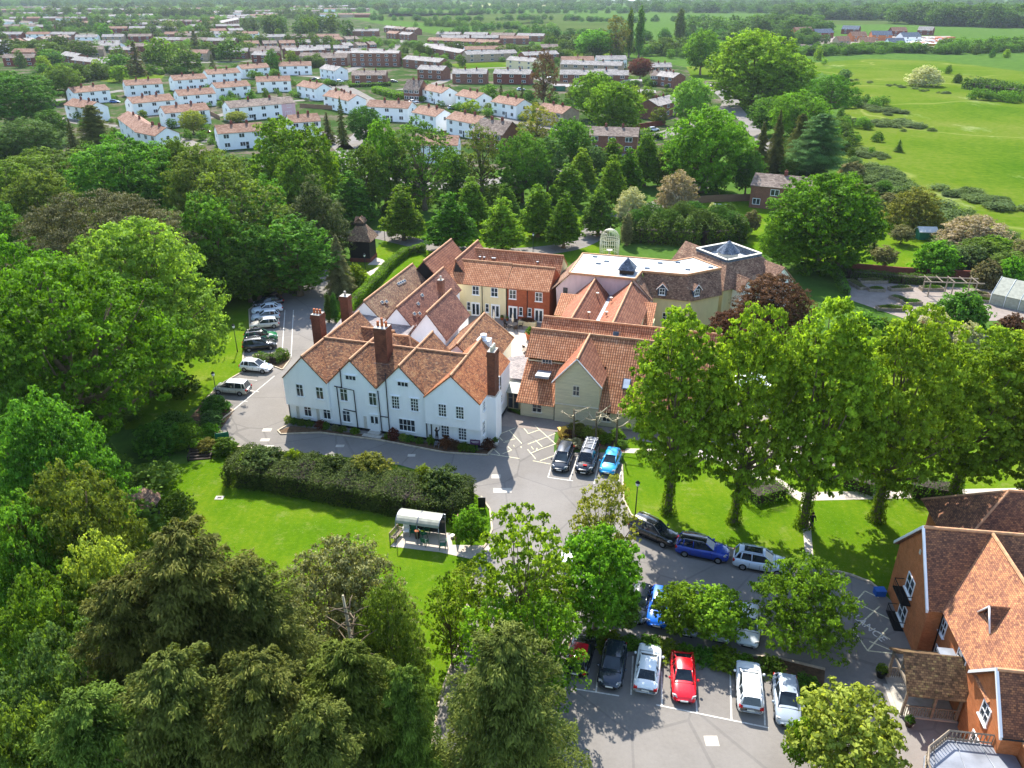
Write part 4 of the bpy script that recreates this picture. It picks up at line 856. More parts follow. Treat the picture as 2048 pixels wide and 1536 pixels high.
for k in range(3): g = MB(); g.tube([(-2.5+k*1.3, -10+.2*k, 2.98), (-3.6+k*2.2, -14, 2.98)], .03, 0, 4); g.build('lead_seam', 'lead', bay)

# ================================================================== dovecote, gazebo, detached house, sheds
D = Site((-25.4, 138.3), -9)
t = D.thing('dovecote', -2, 2, 'black weatherboarded dovecote on brick base with pyramid tiled roof and little lantern')
g = MB(); g.box(-3.9, 0, 0, 3.8, -.1, .7, 0); g.build('brick_base', 'darkbrick', t); g = MB(); g.box(-3.8, -.1, .1, 3.7, .7, 4.1, 0); g.build('wall', 'blackboard', t)
g = MB(); c = (-1.95, 1.9); q = [(-4.35, -.4), (.45, -.4), (.45, 4.2), (-4.35, 4.2)]; q2 = [(-2.7, 1.15), (-1.2, 1.15), (-1.2, 2.65), (-2.7, 2.65)]
for i in range(4): j = (i+1) % 4; slab(g, [(*q[i], 3.9), (*q[j], 3.9), (*q2[j], 6.3), (*q2[i], 6.3)], .12)
g.build('roof', 'moss_tile', t)
l_ = MB(); l_.box(-2.65, -1.25, 1.2, 2.6, 6.2, 6.95, 0); ln = l_.build('lantern', 'darktimber', t); l_ = MB()
gable(l_, -2.75, -1.15, 1.1, 2.7, 6.9, 7.7, 'x', over=.12, ends=(.1, .1)); gable(l_, -2.75, -1.15, 1.1, 2.7, 6.88, 7.68, 'y', over=.12, ends=(.1, .1)); l_.build('lantern_roof', 'moss_tile', ln)
x, y = G(1218, 511); t = empty('wire_gazebo', (x, y), 0, 'round cream iron gazebo with domed cage roof beyond the flat-roofed hall', 'gazebo')
g = MB()
for k in range(28):
    a = k*math.pi/14; cx, cy = 1.75*math.cos(a), 1.75*math.sin(a)
    if k not in (20, 21, 22): g.tube([(cx, cy, 0), (cx, cy, 3.1)], .06, 0, 5)
    g.tube([(1.75*math.cos(a)*math.cos(b_), 1.75*math.sin(a)*math.cos(b_), 3.1+1.9*math.sin(b_)) for b_ in np.linspace(0, math.pi/2, 7)], .035, 0, 4)
for z in (.4, .9, 2.4, 2.65, 3.1):
    g.tube([(1.75*math.cos(a), 1.75*math.sin(a), z) for a in (np.linspace(0, 2*math.pi, 25) if z > 2 else np.linspace(-.9, 4.1, 20))], .04, 0, 4)
g.tube([(0, 0, 4.9), (0, 0, 5.5)], [.06, .02], 0, 5); g.build('cage', 'palewire', t)
g = MB(); g.lathe((0, 0, 0), [(.5, 0), (.45, .15), (.15, .3), (.15, .7), (.6, 1.0), (.62, 1.1)], 0, 12); tag(g.build('stone_table', 'stone'), 'small pale stone table standing inside the iron gazebo', 'table').location = (x, y, 0)

HS = {}
WC = {}
def win_mesh(w_, h_, cols=2, rows=2, frame='whitepaint'):
    k = (w_, h_, cols, rows, frame)
    if k not in WC:
        g = MB(); g.box(-w_/2, w_/2, -.03, .02, 0, h_, 1); fw = .09
        for a in ((-w_/2-fw, w_/2+fw, h_, h_+fw), (-w_/2-fw, w_/2+fw, -fw, 0), (-w_/2-fw, -w_/2, 0, h_), (w_/2, w_/2+fw, 0, h_)): g.box(a[0], a[1], -.07, .02, a[2], a[3], 0)
        for i in range(1, cols): g.box(-w_/2+w_*i/cols-.05, -w_/2+w_*i/cols+.05, -.06, 0, 0, h_, 0)
        for i in range(1, rows): g.box(-w_/2, w_/2, -.055, 0, h_*i/rows-.04, h_*i/rows+.04, 0)
        o = g.build('window', [frame, 'glass']); WC[k] = o.data; bpy.data.objects.remove(o)
    return WC[k]
def add_win(parent, x, y, z, rz, mesh, name='window'):
    o = bpy.data.objects.new(name, mesh); COL.objects.link(o); o.parent = parent; o.location = (x, y, z); o.rotation_euler = (0, 0, rz)
def house(A, B, depth, ze, zr, wall, roof, label, group, nwin=3, chim=1, detail=2, name='house', fl=2, cat='house', proof=None):
    """a gabled house: A and B are the ends of its front wall (left, right) on the ground"""
    L = math.dist(A, B); ang = math.atan2(B[1]-A[1], B[0]-A[0]); r = empty(name, ((A[0]+B[0])/2, (A[1]+B[1])/2), ang, label, cat, group)
    w_ = MB(); walls(w_, -L/2, L/2, 0, depth, 0, ze, zr, 'x'); w_.build('wall', wall, r)
    a = MB(); gable(a, -L/2, L/2, 0, depth, ze, zr, 'x', over=.35, ends=(.2, .2), th=.15); ro = a.build('roof', roof, r)
    if chim:
        for i in range(chim): c = MB(); xx = L*((i+1)/(chim+1)-.5)+.3; c.box(xx-.35, xx+.35, depth/2-.3, depth/2+.3, zr-.4, zr+1.0, 0); c.tube([(xx, depth/2, zr+.9), (xx, depth/2, zr+1.3)], .12, 0, 6); c.build('chimney', 'darkbrick', ro)
    if detail:
        wm = win_mesh(1.5 if detail > 1 else 1.9, 1.15, 2, 1)
        for k in range(nwin):
            xx = L*((k+.5)/nwin-.5)
            for f_ in range(fl): add_win(r, xx, 0, .9+f_*2.55, 0, wm)
        if detail > 1:
            for s_ in (-1, 1): add_win(r, s_*L/2, depth/2, 3.45, s_*math.pi/2, win_mesh(.9, 1.1, 1, 1))
            dm = win_mesh(.9, 2.0, 1, 2)
            for k in range(max(1, nwin//2)): add_win(r, L*((k+.5)/max(1, nwin//2)-.5)+L*.1, 0, .05, 0, dm, 'door')
    return r
def house_px(a, b, label, group, wall='white', roof='estate_red', depth=7.5, ze=5.0, zr=6.9, **k):
    return house(G(a[0], a[1], ze), G(b[0], b[1], ze), depth, ze, zr, wall, roof, label, group, **k)
M['estate_red'] = tile_mat('estate_red_tile', [(.2, '6e4c3c'), (.5, '84604c'), (.8, '987864')], bw=.6, bh=.4, blot=.25)
M['estate_brown'] = tile_mat('estate_brown_tile', [(.2, '5a4c44'), (.5, '74645a'), (.8, '8e7e70')], bw=.6, bh=.4, blot=.25)
M['estate_grey'] = tile_mat('estate_grey_tile', [(.2, '6e6864'), (.5, '8a8480'), (.8, 'a49c94')], bw=.6, bh=.4, blot=.25)
M['paintwhite'] = render_mat('estate_white_render', 'f2f2f0', .05)
M['paintpink'] = render_mat('pink_estate_render', 'e0b4b8', .05)
GW = 'white rendered houses on the estate'
s_ = 700/2048
Z1 = lambda x, y: (x*s_, y*s_)
Z2 = lambda x, y: (660+x*s_, y*s_)
wl_ = 'white house with red roof'
for (a, b, lb, kw) in [
    ((Z1(430, 543)), Z1(640, 525), wl_+' at the upper left of the white estate', {}), (Z1(735, 500), Z1(950, 488), wl_+', back row beside the green field', {}), (Z1(1015, 470), Z1(1210, 458), wl_+', back row beside the green field', {}),
    (Z1(1215, 435), Z1(1405, 423), wl_+', back row beside the green field', {}), (Z1(1415, 404), Z1(1578, 393), wl_+', back row beside the green field', {}), (Z1(1632, 387), Z1(1822, 383), wl_+', at the right end of the back row', {}),
    (Z1(375, 612), Z1(515, 635), wl_+' and side gable at the left end of its row', {}), (Z1(775, 605), Z1(1020, 583), wl_+' in the middle row', {}), (Z1(1045, 560), Z1(1260, 545), wl_+' in the middle row', {}),
    (Z1(1265, 515), Z1(1465, 500), wl_+' in the middle row', {}), (Z1(1500, 478), Z1(1700, 472), wl_+' in the middle row', {}), (Z1(965, 662), Z1(1225, 640), wl_+' behind a pale young tree', {}),
    (Z1(790, 770), Z1(910, 795), wl_+' with bare end gable facing the woods', {}), (Z1(690, 690), Z1(790, 765), wl_+' turned side-on above the woods', {'depth': 7}), (Z1(1275, 782), Z1(1545, 763), wl_+' nearest the woods beside a red car', {}),
    (Z1(1700, 718), Z1(1875, 706), wl_+' behind two small spruces', {}), (Z1(1735, 500), Z1(1850, 520), wl_+' right of the middle row', {}), (Z1(1930, 565), Z1(2040, 590), wl_+' right of the dark-roofed terrace', {}), (Z1(1870, 400), Z1(1960, 415), wl_+' in the far right corner of the estate', {'roof': 'estate_grey'}),
    (Z2(540, 522), Z2(655, 545), wl_+' in the diagonal row', {}), (Z2(735, 555), Z2(855, 578), wl_+' in the diagonal row', {}), (Z2(945, 593), Z2(1090, 618), wl_+' in the diagonal row', {}),
    (Z2(210, 622), Z2(455, 634), wl_+' above the tall roadside trees', {}), (Z2(480, 655), Z2(618, 682), wl_+' above the tall roadside trees', {}), (Z2(680, 692), Z2(850, 725), wl_+' above the tall roadside trees', {}),
    (Z2(470, 848), Z2(745, 850), wl_+' seen through the roadside trees, nearest of all', {'depth': 9}), (Z2(-40, 560), Z2(60, 572), wl_+' beside the tall dark spruce', {}), (Z2(1030, 350), Z2(1190, 362), 'pale house with grey roof behind the bare brown tree', {'roof': 'estate_grey', 'wall': 'cream'}),
]:
    house_px(a, b, lb, GW, **{**dict(wall='paintwhite', nwin=3, chim=2, depth=7.5), **kw})
t = house_px(Z1(1345, 632), Z1(1725, 600), 'long white terrace with dark grey roof and pink right-hand end', GW, wall='paintwhite', roof='estate_brown', nwin=5, chim=2, depth=8)
g = MB(); A_, B_ = G(*Z1(1345, 632), 5), G(*Z1(1725, 600), 5); L_ = math.dist(A_, B_); g.box(L_/2-5.5, L_/2-.05, -.06, -.01, 0, 4.9, 0); g.build('pink_frontage', 'paintpink', t)
GB = 'brick houses on the estate'
for (a, b, lb, kw) in [
    (Z2(125, 440), Z2(325, 440), 'brick house with brown roof and white garage doors', {'roof': 'estate_brown'}), (Z2(430, 520), Z2(520, 525), 'tall brick gabled house with skylights in its roof', {'roof': 'estate_brown', 'zr': 8.5}), (Z2(115, 310), Z2(400, 312), 'three-storey brick flats with white windows', {'ze': 8, 'zr': 9.2, 'nwin': 6, 'fl': 3, 'depth': 9}),
    (Z2(425, 345), Z2(640, 365), 'brick terrace left of the small green', {'nwin': 4}), (Z2(510, 405), Z2(660, 412), 'half brick half white house left of the small green', {}), (Z2(715, 430), Z2(915, 432), 'brick semi with grey roof by the small green', {}),
    (Z2(955, 430), Z2(1170, 435), 'dark brick pair with grey roof right of the small green', {'wall': 'darkbrick'}), (Z2(1350, 375), Z2(1705, 385), 'cream and brown terrace with grey roof near the copper tree', {'wall': 'tan', 'nwin': 6}), (Z2(1345, 435), Z2(1745, 440), 'long brick terrace with grey roof near the copper tree', {'nwin': 6}),
    (Z2(1890, 440), Z2(2010, 455), 'brick house with grey roof right of the copper tree', {}), (Z2(1885, 392), Z2(2000, 392), 'tan house with pale roof above the copper tree', {'wall': 'tan'}), (Z2(1920, 620), Z2(2040, 590), 'small brick house at the bend of the road', {}),
    (Z2(1205, 640), Z2(1362, 665), 'brown rendered house with red roof at the end of the diagonal row', {'wall': 'tan', 'roof': 'estate_red'}), (Z2(800, 320), Z2(1095, 310), 'pale brick terrace above the small green', {'wall': 'tan', 'nwin': 5}), (Z2(1140, 325), Z2(1340, 315), 'brick terrace with four chimneys above the small green', {'nwin': 4, 'chim': 4}),
    (Z2(535, 270), Z2(760, 310), 'grey-roofed brick row beside the maroon shrub', {'nwin': 4}), (Z2(830, 770), Z2(1010, 790), 'brown hipped-looking roof house above the roadside trees', {'roof': 'estate_brown', 'zr': 8.2, 'depth': 10}), (Z2(1500, 790), Z2(1800, 800), 'brick house hidden behind the big pale green tree', {'roof': 'estate_brown'}),
    (Z1(415, 350), Z1(610, 372), 'brick row with pale roofs left of the green field', {'nwin': 4}), (Z1(350, 320), Z1(440, 335), 'stepped brick row left of the green field', {}), (Z1(260, 280), Z1(350, 300), 'stepped brick row left of the green field', {}), (Z1(545, 265), Z1(690, 268), 'white-fronted house among the brick rows', {'wall': 'paintwhite'}), (Z1(635, 290), Z1(780, 292), 'brick house left of the dark cypress', {}),
    (Z1(1470, 320), Z1(1600, 325), 'dark brick gabled house behind the white estate', {'wall': 'darkbrick'}), (Z1(1680, 300), Z1(1900, 290), 'brown brick terrace behind the white estate', {'nwin': 4}), (Z1(1950, 315), Z1(2060, 325), 'brick gabled house at the right of the brown terraces', {}),
]:
    house_px(a, b, lb, GB, **{**dict(wall='brownbrick', roof='estate_grey', nwin=3, chim=2, depth=8, detail=1), **kw})
rr = random.Random(11)
def row(p0, p1, n, lb, wall, roof, gap=2.0, depth=8, nw=3, detail=1, ze=5.0, zr=7.0, jit=1.0, chim=2):
    a, b = G(p0[0], p0[1], ze), G(p1[0], p1[1], ze); d = (b[0]-a[0], b[1]-a[1]); L = math.hypot(*d); u = (d[0]/L, d[1]/L); s = L/n
    for i in range(n):
        q0 = s*i+gap*rr.random(); q1 = s*(i+1)-gap*rr.random()-gap*.3; oy = rr.uniform(-jit, jit)*2
        A = (a[0]+u[0]*q0-u[1]*oy, a[1]+u[1]*q0+u[0]*oy); B = (a[0]+u[0]*q1-u[1]*oy, a[1]+u[1]*q1+u[0]*oy)
        wm_ = wall if isinstance(wall, str) else rr.choice(wall); rm_ = roof if isinstance(roof, str) else rr.choice(roof)
        house(A, B, depth, ze, zr, wm_, rm_, {'brownbrick': 'brown', 'darkbrick': 'dark red', 'tan': 'tan', 'paintwhite': 'white'}[wm_]+'-walled '+{'estate_grey': 'grey', 'estate_brown': 'brown', 'estate_red': 'reddish'}[rm_]+'-roofed '+lb.replace('brown terrace', 'terrace').replace('brick house', 'house'), lb[:60] if 0 else 'rows of houses further off', nwin=nw, chim=chim, detail=detail)
BR = ['brownbrick', 'darkbrick', 'tan', 'brownbrick']; RF = ['estate_grey', 'estate_brown', 'estate_grey', 'estate_red']
for spec in [
    ((488, 88), (660, 84), 5, 'brown terrace house behind the white estate'), ((560, 98), (700, 96), 4, 'brick house in the second row behind the white estate'), ((0, 85), (75, 80), 3, 'red-roofed house at the far left edge'), ((90, 78), (140, 74), 2, 'house beside the pale golden tree'),
    ((205, 57), (355, 56), 3, 'long grey-roofed brick terrace'), ((235, 50), (360, 47), 2, 'long grey-roofed terrace one street further'), ((300, 42), (400, 43), 3, 'brick row beyond the long terraces'), ((420, 62), (490, 60), 2, 'dark terrace beside the tall tree belt'), ((430, 48), (480, 38), 3, 'stepped pale house row'),
    ((0, 42), (60, 46), 2, 'white long building left of centre'), ((60, 50), (130, 48), 3, 'pale building behind the left trees'), ((185, 33), (310, 30), 5, 'white-gabled house in the bright row'), ((0, 20), (170, 18), 5, 'far roof beyond the bright row'), ((200, 20), (420, 17), 7, 'far roof near the skyline at left'), ((430, 25), (600, 20), 6, 'far brick house in hazy streets'), ((440, 33), (560, 30), 4, 'far brick house left of the tree belt'), ((540, 14), (700, 12), 5, 'far pale house near the skyline'),
    ((765, 55), (830, 60), 3, 'red brick row above the road junction'), ((770, 66), (820, 70), 2, 'dark brick pair by the road junction'), ((870, 68), (1090, 72), 4, 'long dark grey flat terrace'), ((850, 80), (1000, 86), 3, 'second long dark grey terrace'), ((690, 92), (755, 88), 3, 'brown gabled house near the tree belt'), ((660, 80), (720, 77), 2, 'red-roofed pair near the tree belt'),
    ((1300, 150), (1350, 152), 2, 'brick bungalow by the main road'), ((1180, 148), (1240, 149), 1, 'brick house by the garages'),
]:
    row(*spec, BR if 'white' not in spec[3][:6] else 'paintwhite', RF, nw=3, chim=1)
q_ = random.Random(21)
for v, spans in [(15, [(20, 300), (420, 690)]), (18.5, [(60, 260), (600, 740)]), (23, [(430, 640)]), (26.5, [(20, 180), (330, 560)]), (29, [(640, 740)]), (36.5, [(20, 170), (420, 540)]), (46, [(130, 230), (400, 430)]), (53, [(0, 110), (380, 480)]), (68, [(0, 150), (330, 520)]), (74, [(150, 300), (520, 680)]), (80, [(300, 470)]), (93, [(0, 100), (250, 330)]), (106, [(340, 420)]), (100, [(120, 210)]), (71, [(350, 420)]), (98, [(480, 560)]), (117, [(640, 700)]), (103, [(700, 770)]), (116, [(0, 70)]), (88, [(120, 240)]), (104, [(20, 110), (430, 560)]), (112, [(600, 700)]), (62, [(690, 760)]), (76, [(880, 1060)]), (94, [(860, 930), (1080, 1120)]), (120, [(1120, 1260)]), (100, [(930, 1020)])]:
    for a_, b_ in spans:
        n_ = max(1, int((b_-a_)/(14+v*.42))); row((a_, v), (b_, v+q_.uniform(-1.5, 1.5)), n_, {0: 'house in a far hazy street', 1: 'terrace house in the middle streets', 2: 'brick house in the nearer brown streets'}[0 if v < 30 else (1 if v < 70 else 2)], ['brownbrick', 'darkbrick', 'tan', 'paintwhite', 'brownbrick'], RF, nw=3, chim=1, detail=0 if v < 60 else 1, jit=2.5, gap=1.5)
for i, (u, v, wd, wl2, rf2) in enumerate([(1610, 62, 34, 'orangebrick', 'estate_red'), (1650, 66, 36, 'darkbrick', 'slate'), (1700, 58, 34, 'darkbrick', 'slate'), (1720, 72, 30, 'orangebrick', 'estate_red'), (1765, 70, 40, 'orangebrick', 'slate'), (1800, 62, 30, 'darkbrick', 'estate_red'), (1825, 74, 36, 'paintwhite', 'slate'), (1850, 60, 30, 'darkbrick', 'estate_grey'), (1690, 82, 24, 'tan', 'estate_red'), (1735, 84, 30, 'tan', 'estate_red'), (1795, 86, 32, 'paintwhite', 'slate')]):
    house_px((u-wd/2, v), (u+wd/2, v+rr.uniform(-1, 1)), 'new-build house on the building site beyond the meadow', 'new houses on the building site', wall=wl2, roof=rf2, depth=9, zr=8.5, nwin=2, chim=0, detail=1)
# detached house in the garden at right
t = house_px((1503, 370), (1620, 381), 'detached brown brick house with one chimney beside the big round oak', None, wall='brownbrick', roof='estate_brown', depth=8, nwin=2, chim=1, detail=0)
A_, B_ = G(1503, 370, 5), G(1620, 381, 5); L_ = math.dist(A_, B_); add_win(t, -1.0, 0, 3.2, 0, win_mesh(1.7, 1.2, 2, 1)); add_win(t, -L_/2+1.5, 0, .9, 0, win_mesh(1.5, 1.2, 2, 1)); add_win(t, -L_/2, 4, 1.5, -math.pi/2, win_mesh(.8, 1.8, 1, 1))
x, y = G(1853, 480); house((x-1.6, y), (x+1.6, y-.3), 2.2, 1.7, 2.3, 'greenplastic', 'flatroof', 'small green garden shed with pale felt roof beside blossom bushes', None, nwin=1, chim=0, detail=0, name='garden_shed', cat='shed')
# ================================================================== cars
KINDS_ = {  # length, width, height, belt, [rear base, rear top, front top, front base] as fractions of length from the rear, bonnet height, tail height
 'hatch': (4.1, 1.76, 1.47, .90, (.03, .14, .52, .74), .84, .93), 'mpv': (4.4, 1.8, 1.62, .95, (.02, .09, .58, .82), .90, .97), 'suv': (4.5, 1.86, 1.66, 1.02, (.02, .10, .55, .74), .99, 1.03),
 'sedan': (4.55, 1.8, 1.43, .90, (.13, .26, .53, .73), .84, .93), 'coupe': (4.3, 1.75, 1.38, .86, (.05, .28, .52, .70), .80, .90), 'estate': (4.5, 1.8, 1.5, .92, (.02, .08, .53, .73), .85, .96), 'van': (5.0, 1.92, 1.95, 1.12, (.01, .04, .68, .82), 1.10, 1.15)}
def car(F_, R_, kind, col, label, group='parked cars', roof=None, rails=False, sun=False, simple=False, z=.01):
    L, Wd, Hh, bz, gh, hz, tz = KINDS_[kind]; fx, fy = G(*F_) if not simple else F_; rx, ry = G(*R_) if not simple else R_
    cx, cy = (fx+rx)/2, (fy+ry)/2; r = empty('parked_car', (cx, cy, z), math.atan2(fy-ry, fx-rx), label, 'car' if kind != 'van' else 'van', group)
    hw = Wd/2; key = 'paint_'+col
    if key not in MATS: MATS[key] = paint_mat(key, col)
    pm = MATS[key]
    X = lambda f: -L/2+L*f
    st = [(0, .80, .34, tz-.22), (.012, .88, .24, tz-.10), (.045, .95, .2, tz-.02), (.12, .99, .18, (tz+bz)/2), (.3, 1.0, .18, bz), (.55, 1.0, .18, bz), (gh[3], .99, .18, (bz+hz)/2+.02), (.86, .96, .19, hz-.04), (.945, .90, .2, hz-.14), (.982, .80, .22, hz-.24), (1.0, .66, .3, hz-.36)]
    b = MB(); rings = []
    for f, wf, zb, zt in st:
        w_ = hw*wf; x = X(f); zt0 = zt
        half = [(0, zb), (w_*.8, zb), (w_*.985, zb+.12), (w_, zb+(zt-zb)*.5), (w_*.965, zt-.10), (w_*.87, zt-.015), (w_*.45, zt+.02)]
        rings.append([(x, y, zz) for y, zz in half]+[(x, 0, zt+.03)]+[(x, -y, zz) for y, zz in reversed(half[1:])])
    n = len(rings[0]); vs = [p for q in rings for p in q]; fs = []
    for i in range(len(rings)-1):
        for k in range(n): fs.append((i*n+k, i*n+(k+1) % n, (i+1)*n+(k+1) % n, (i+1)*n+k))
    fs += [tuple(reversed(range(n)))] and [tuple(range(n)), tuple(reversed([(len(rings)-1)*n+k for k in range(n)]))]
    b.mesh(vs, [tuple(reversed(f)) for f in fs], 0, True); 
    if not simple:
        for s in (-1, 1):
            for fx_ in (.30, .49, .685): b.box(X(fx_)-.01, X(fx_)+.01, min(s*hw*.985, s*(hw+.004)), max(s*hw*.985, s*(hw+.004)), .36, bz-.14, 1)
            b.box(X(.27), X(.72), min(s*hw*.985, s*(hw+.012)), max(s*hw*.985, s*(hw+.012)), .26, .34, 1)
        b.box(X(gh[3]+.015)-.012, X(gh[3]+.015)+.012, -hw*.8, hw*.8, hz-.02, (bz+hz)/2+.045, 1)
    body = b.build('body', [pm, M['rubber']], r)
    # glasshouse
    g = MB(); wb, wt = hw*.86, hw*.66; zb = bz-.06; zt = Hh-.05
    xs = [X(gh[0]), X(gh[1]), X(gh[2]), X(gh[3])]; zr_, zf_ = tz-.05, (bz+hz)/2-.05
    bot = [(xs[0], wb*.88, zr_), (X((gh[0]+gh[3])/2), wb, zb), (xs[3], wb*.86, zf_)]; top = [(xs[1], wt*.92, zt-.04), ((xs[1]+xs[2])/2, wt, zt+.01), (xs[2], wt*.94, zt-.03)]
    v = bot+[(x, -y, q) for x, y, q in bot]+top+[(x, -y, q) for x, y, q in top]
    g.mesh(v, [(0, 1, 7, 6), (1, 2, 8, 7), (4, 3, 9, 10), (5, 4, 10, 11), (3, 0, 6, 9), (2, 5, 11, 8), (6, 7, 10, 9), (7, 8, 11, 10)], 0); g.build('windows', 'carglass', r)
    rf = MB(); t2 = [(xs[1]-.06, wt*.95, zt-.02), ((xs[1]+xs[2])/2, wt*1.03, zt+.045), (xs[2]+.05, wt*.97, zt)]; v = []
    for x, y, q in t2: v += [(x, y, q-.03), (x, y*.9, q+.015), (x, 0, q+.035), (x, -y*.9, q+.015), (x, -y, q-.03)]
    fs = []
    for i in range(2):
        for k in range(4): a = i*5+k; fs.append((a, a+5, a+6, a+1))
    rf.mesh(v, [tuple(reversed(f)) for f in fs], 0, True)
    if sun: rf.box(X(gh[1]+.08), X(gh[2]-.04), -wt*.62, wt*.62, zt+.065, zt+.085, 1)
    rm = pm if not roof else paint_mat('roof_paint', roof); ro = rf.build('roof', [rm, M['carglass']], r)
    if not simple:
        p = MB()
        for s in (-1, 1):
            p.tube([(xs[2]+.03, s*wt*.93, zt-.01), (xs[3]+.02, s*wb*.87, zf_+.02)], .045, 0, 5); p.tube([(xs[1]-.03, s*wt*.92, zt-.02), (xs[0]+.02, s*wb*.89, zr_+.02)], [.05, .085], 0, 5)
            xm = xs[1]+(xs[2]-xs[1])*.5; p.tube([(xm, s*wt*1.01, zt), (xm+.05, s*wb*1.01, zb)], .04, 0, 5)
            xm = xs[1]+(xs[2]-xs[1])*.12; p.tube([(xm, s*wt*.97, zt), (xm-.1, s*wb*.97, zb)], .055, 0, 5)
        p.build('pillar_frame', pm, r)
        for s in (-1, 1):
            m_ = MB(); m_.lathe((0, 0, 0), [(.02, -.09), (.1, -.05), (.1, .05), (.02, .09)], 0, 8); o = m_.build('wing_mirror', pm, r); o.location = (X(gh[3])-.28, s*(hw+.09), bz+.03)
        if rails or kind == 'suv':
            for s in (-1, 1): m_ = MB(); m_.tube([(xs[1]+.1, s*wt*.93, zt+.03), (xs[1]+.2, s*wt*.93, zt+.1), (xs[2]-.2, s*wt*.93, zt+.1), (xs[2]-.1, s*wt*.93, zt+.03)], .025, 0, 5); m_.build('roof_rail', 'alloy', r)
        for s in (-1, 1):
            h = MB(); zz = hz-.2; h.mesh([(X(.955), s*hw*.60, zz-.06), (X(.925), s*hw*.91, zz-.04), (X(.90), s*hw*.93, zz+.07), (X(.93), s*hw*.66, zz+.10), (X(.99), s*hw*.52, zz-.09), (X(.965), s*hw*.82, zz-.1), (X(.93), s*hw*.88, zz+.10), (X(.955), s*hw*.58, zz+.105)], [(0, 1, 2, 3), (4, 5, 6, 7), (0, 4, 5, 1), (3, 2, 6, 7), (1, 5, 6, 2), (0, 3, 7, 4)], 0, True); h.build('headlight', 'lamplens', r)
            h = MB(); h.box(X(-.004), X(.05), min(s*hw*.62, s*hw*.9), max(s*hw*.62, s*hw*.9), tz-.3, tz-.1, 0); h.build('tail_light', 'taillens', r)
        q = MB(); q.box(X(1)-.02, X(1)+.03, -.26, .26, .38, .49, 0); q.build('number_plate', 'plate', r); q = MB(); q.box(X(0)-.03, X(0)+.02, -.26, .26, .5, .61, 0); q.build('number_plate', 'plate', r)
        q = MB(); q.box(X(1)-.12, X(1)+.012, -hw*.5, hw*.5, .24, .37, 0); q.box(X(.965), X(.99), -hw*.42, hw*.42, .5, hz-.3, 0); q.build('grille', 'rubber', r)
    for fx_ in (.19, .815):
        for s in (-1, 1):
            wq = MB(); wq.tube([(0, -.11, 0), (0, .11, 0)], .33, 0, 18, True, True); wo = wq.build('wheel', 'rubber', r); wo.location = (X(fx_), s*(hw-.1), .33)
            if not simple:
                rq = MB(); rq.tube([(0, s*.1, 0), (0, s*.125, 0)], [.2, .19], 0, 12, True, False); rq.build('rim', 'alloy', wo)
    return r
GC = 'cars parked around the manor'
car((434, 782), (498, 787), 'mpv', 'b4b2a4', 'silver people carrier with pale roof, nearest the kerb left of the manor', GC, roof='e4e6e6')
car((548, 744), (480, 737), 'hatch', 'f0f2f2', 'white hatchback parked beside the small clipped island hedge', GC)
car((553, 694), (487, 701), 'suv', '14181c', 'black off-roader with roof rails above the island hedge', GC, rails=True)
car((551, 678), (494, 685), 'suv', '0f7040', 'bright green car with black roof between the black and silver cars', GC, roof='10140f', sun=True)
car((503, 657), (558, 652), 'hatch', 'c4beb0', 'silver-beige hatchback, first pale car above the green one', GC, roof='e8e8e6')
car((504, 642), (560, 636), 'hatch', 'c8d0d4', 'pale silver car second in the pale trio of the left car park', GC, roof='f0f2f2')
car((505, 628), (565, 621), 'sedan', 'e2e8ec', 'white car at the far end of the pale trio in the left car park', GC)
car((512, 615), (562, 607), 'sedan', '20262e', 'dark blue car in tree shade at the top of the left car park', GC)
car((1117, 949), (1134, 903), 'mpv', '2a3038', 'dark grey people carrier, left of three by the shrub bed', GC)
c_ = car((1164, 957), (1185, 900), 'van', '1a1e26', 'black tall van with ladder rack, middle of three by the shrub bed', GC, roof='5c6066')
g = MB()
for x in (-1.6, -.9, .1): g.box(x, x+.08, -.6, .6, 1.98, 2.03, 0)
for y in (-.45, .4): g.box(-1.8, .5, y, y+.06, 2.03, 2.09, 0)
for k in range(7): g.box(-1.7+k*.3, -1.66+k*.3, -.45, .42, 2.05, 2.08, 0)
g.build('roof_rack', 'alloy', c_); g = MB(); g.box(1.95, 2.2, -.2, .2, 1.1, 1.12, 0); g.build('red_sticker', 'taillens', c_).location = (0, .1, .01)
car((1212, 955), (1229, 911), 'hatch', '1f9ad0', 'light blue hatchback, right of three by the shrub bed', GC)
car((1344, 1090), (1270, 1057), 'suv', '14161a', 'black estate-like off-roader, left of three along the lime tree lawn', GC, rails=True)
car((1446, 1117), (1362, 1100), 'suv', '123a9a', 'dark blue compact off-roader with black roof along the lawn kerb', GC, roof='0c0e12')
car((1567, 1143), (1472, 1125), 'suv', 'cfdae2', 'white off-roader with dark glass sunroof along the lawn kerb', GC, sun=True)
car((1128, 1130), (1195, 1113), 'hatch', 'e8ecec', 'white car hidden under the bright green tree by the drive', GC)
car((1270, 1247), (1284, 1190), 'hatch', '18202c', 'dark car mostly hidden behind the island tree beside the blue hatchback', GC)
car((1312, 1262), (1322, 1190), 'hatch', '1468d8', 'bright blue hatchback facing the planted island', GC)
car((1372, 1278), (1384, 1208), 'hatch', '8a9298', 'grey car behind the small round island tree', GC)
car((1437, 1290), (1446, 1218), 'hatch', 'c8ccd0', 'silver car glimpsed through the pale island tree', GC)
car((1493, 1298), (1497, 1228), 'hatch', 'e0e6ea', 'white car glimpsed left of the spreading island tree', GC)
car((1169, 1287), (1151, 1350), 'hatch', '14161a', 'black-bodied small car with bright red roof', GC, roof='c01428')
car((1218, 1378), (1231, 1303), 'hatch', '1a2634', 'dark navy hatchback between the red-roofed car and white saloon', GC)
car((1300, 1300), (1289, 1392), 'sedan', 'f0f4f2', 'white saloon with its red tail lights toward the camera', GC)
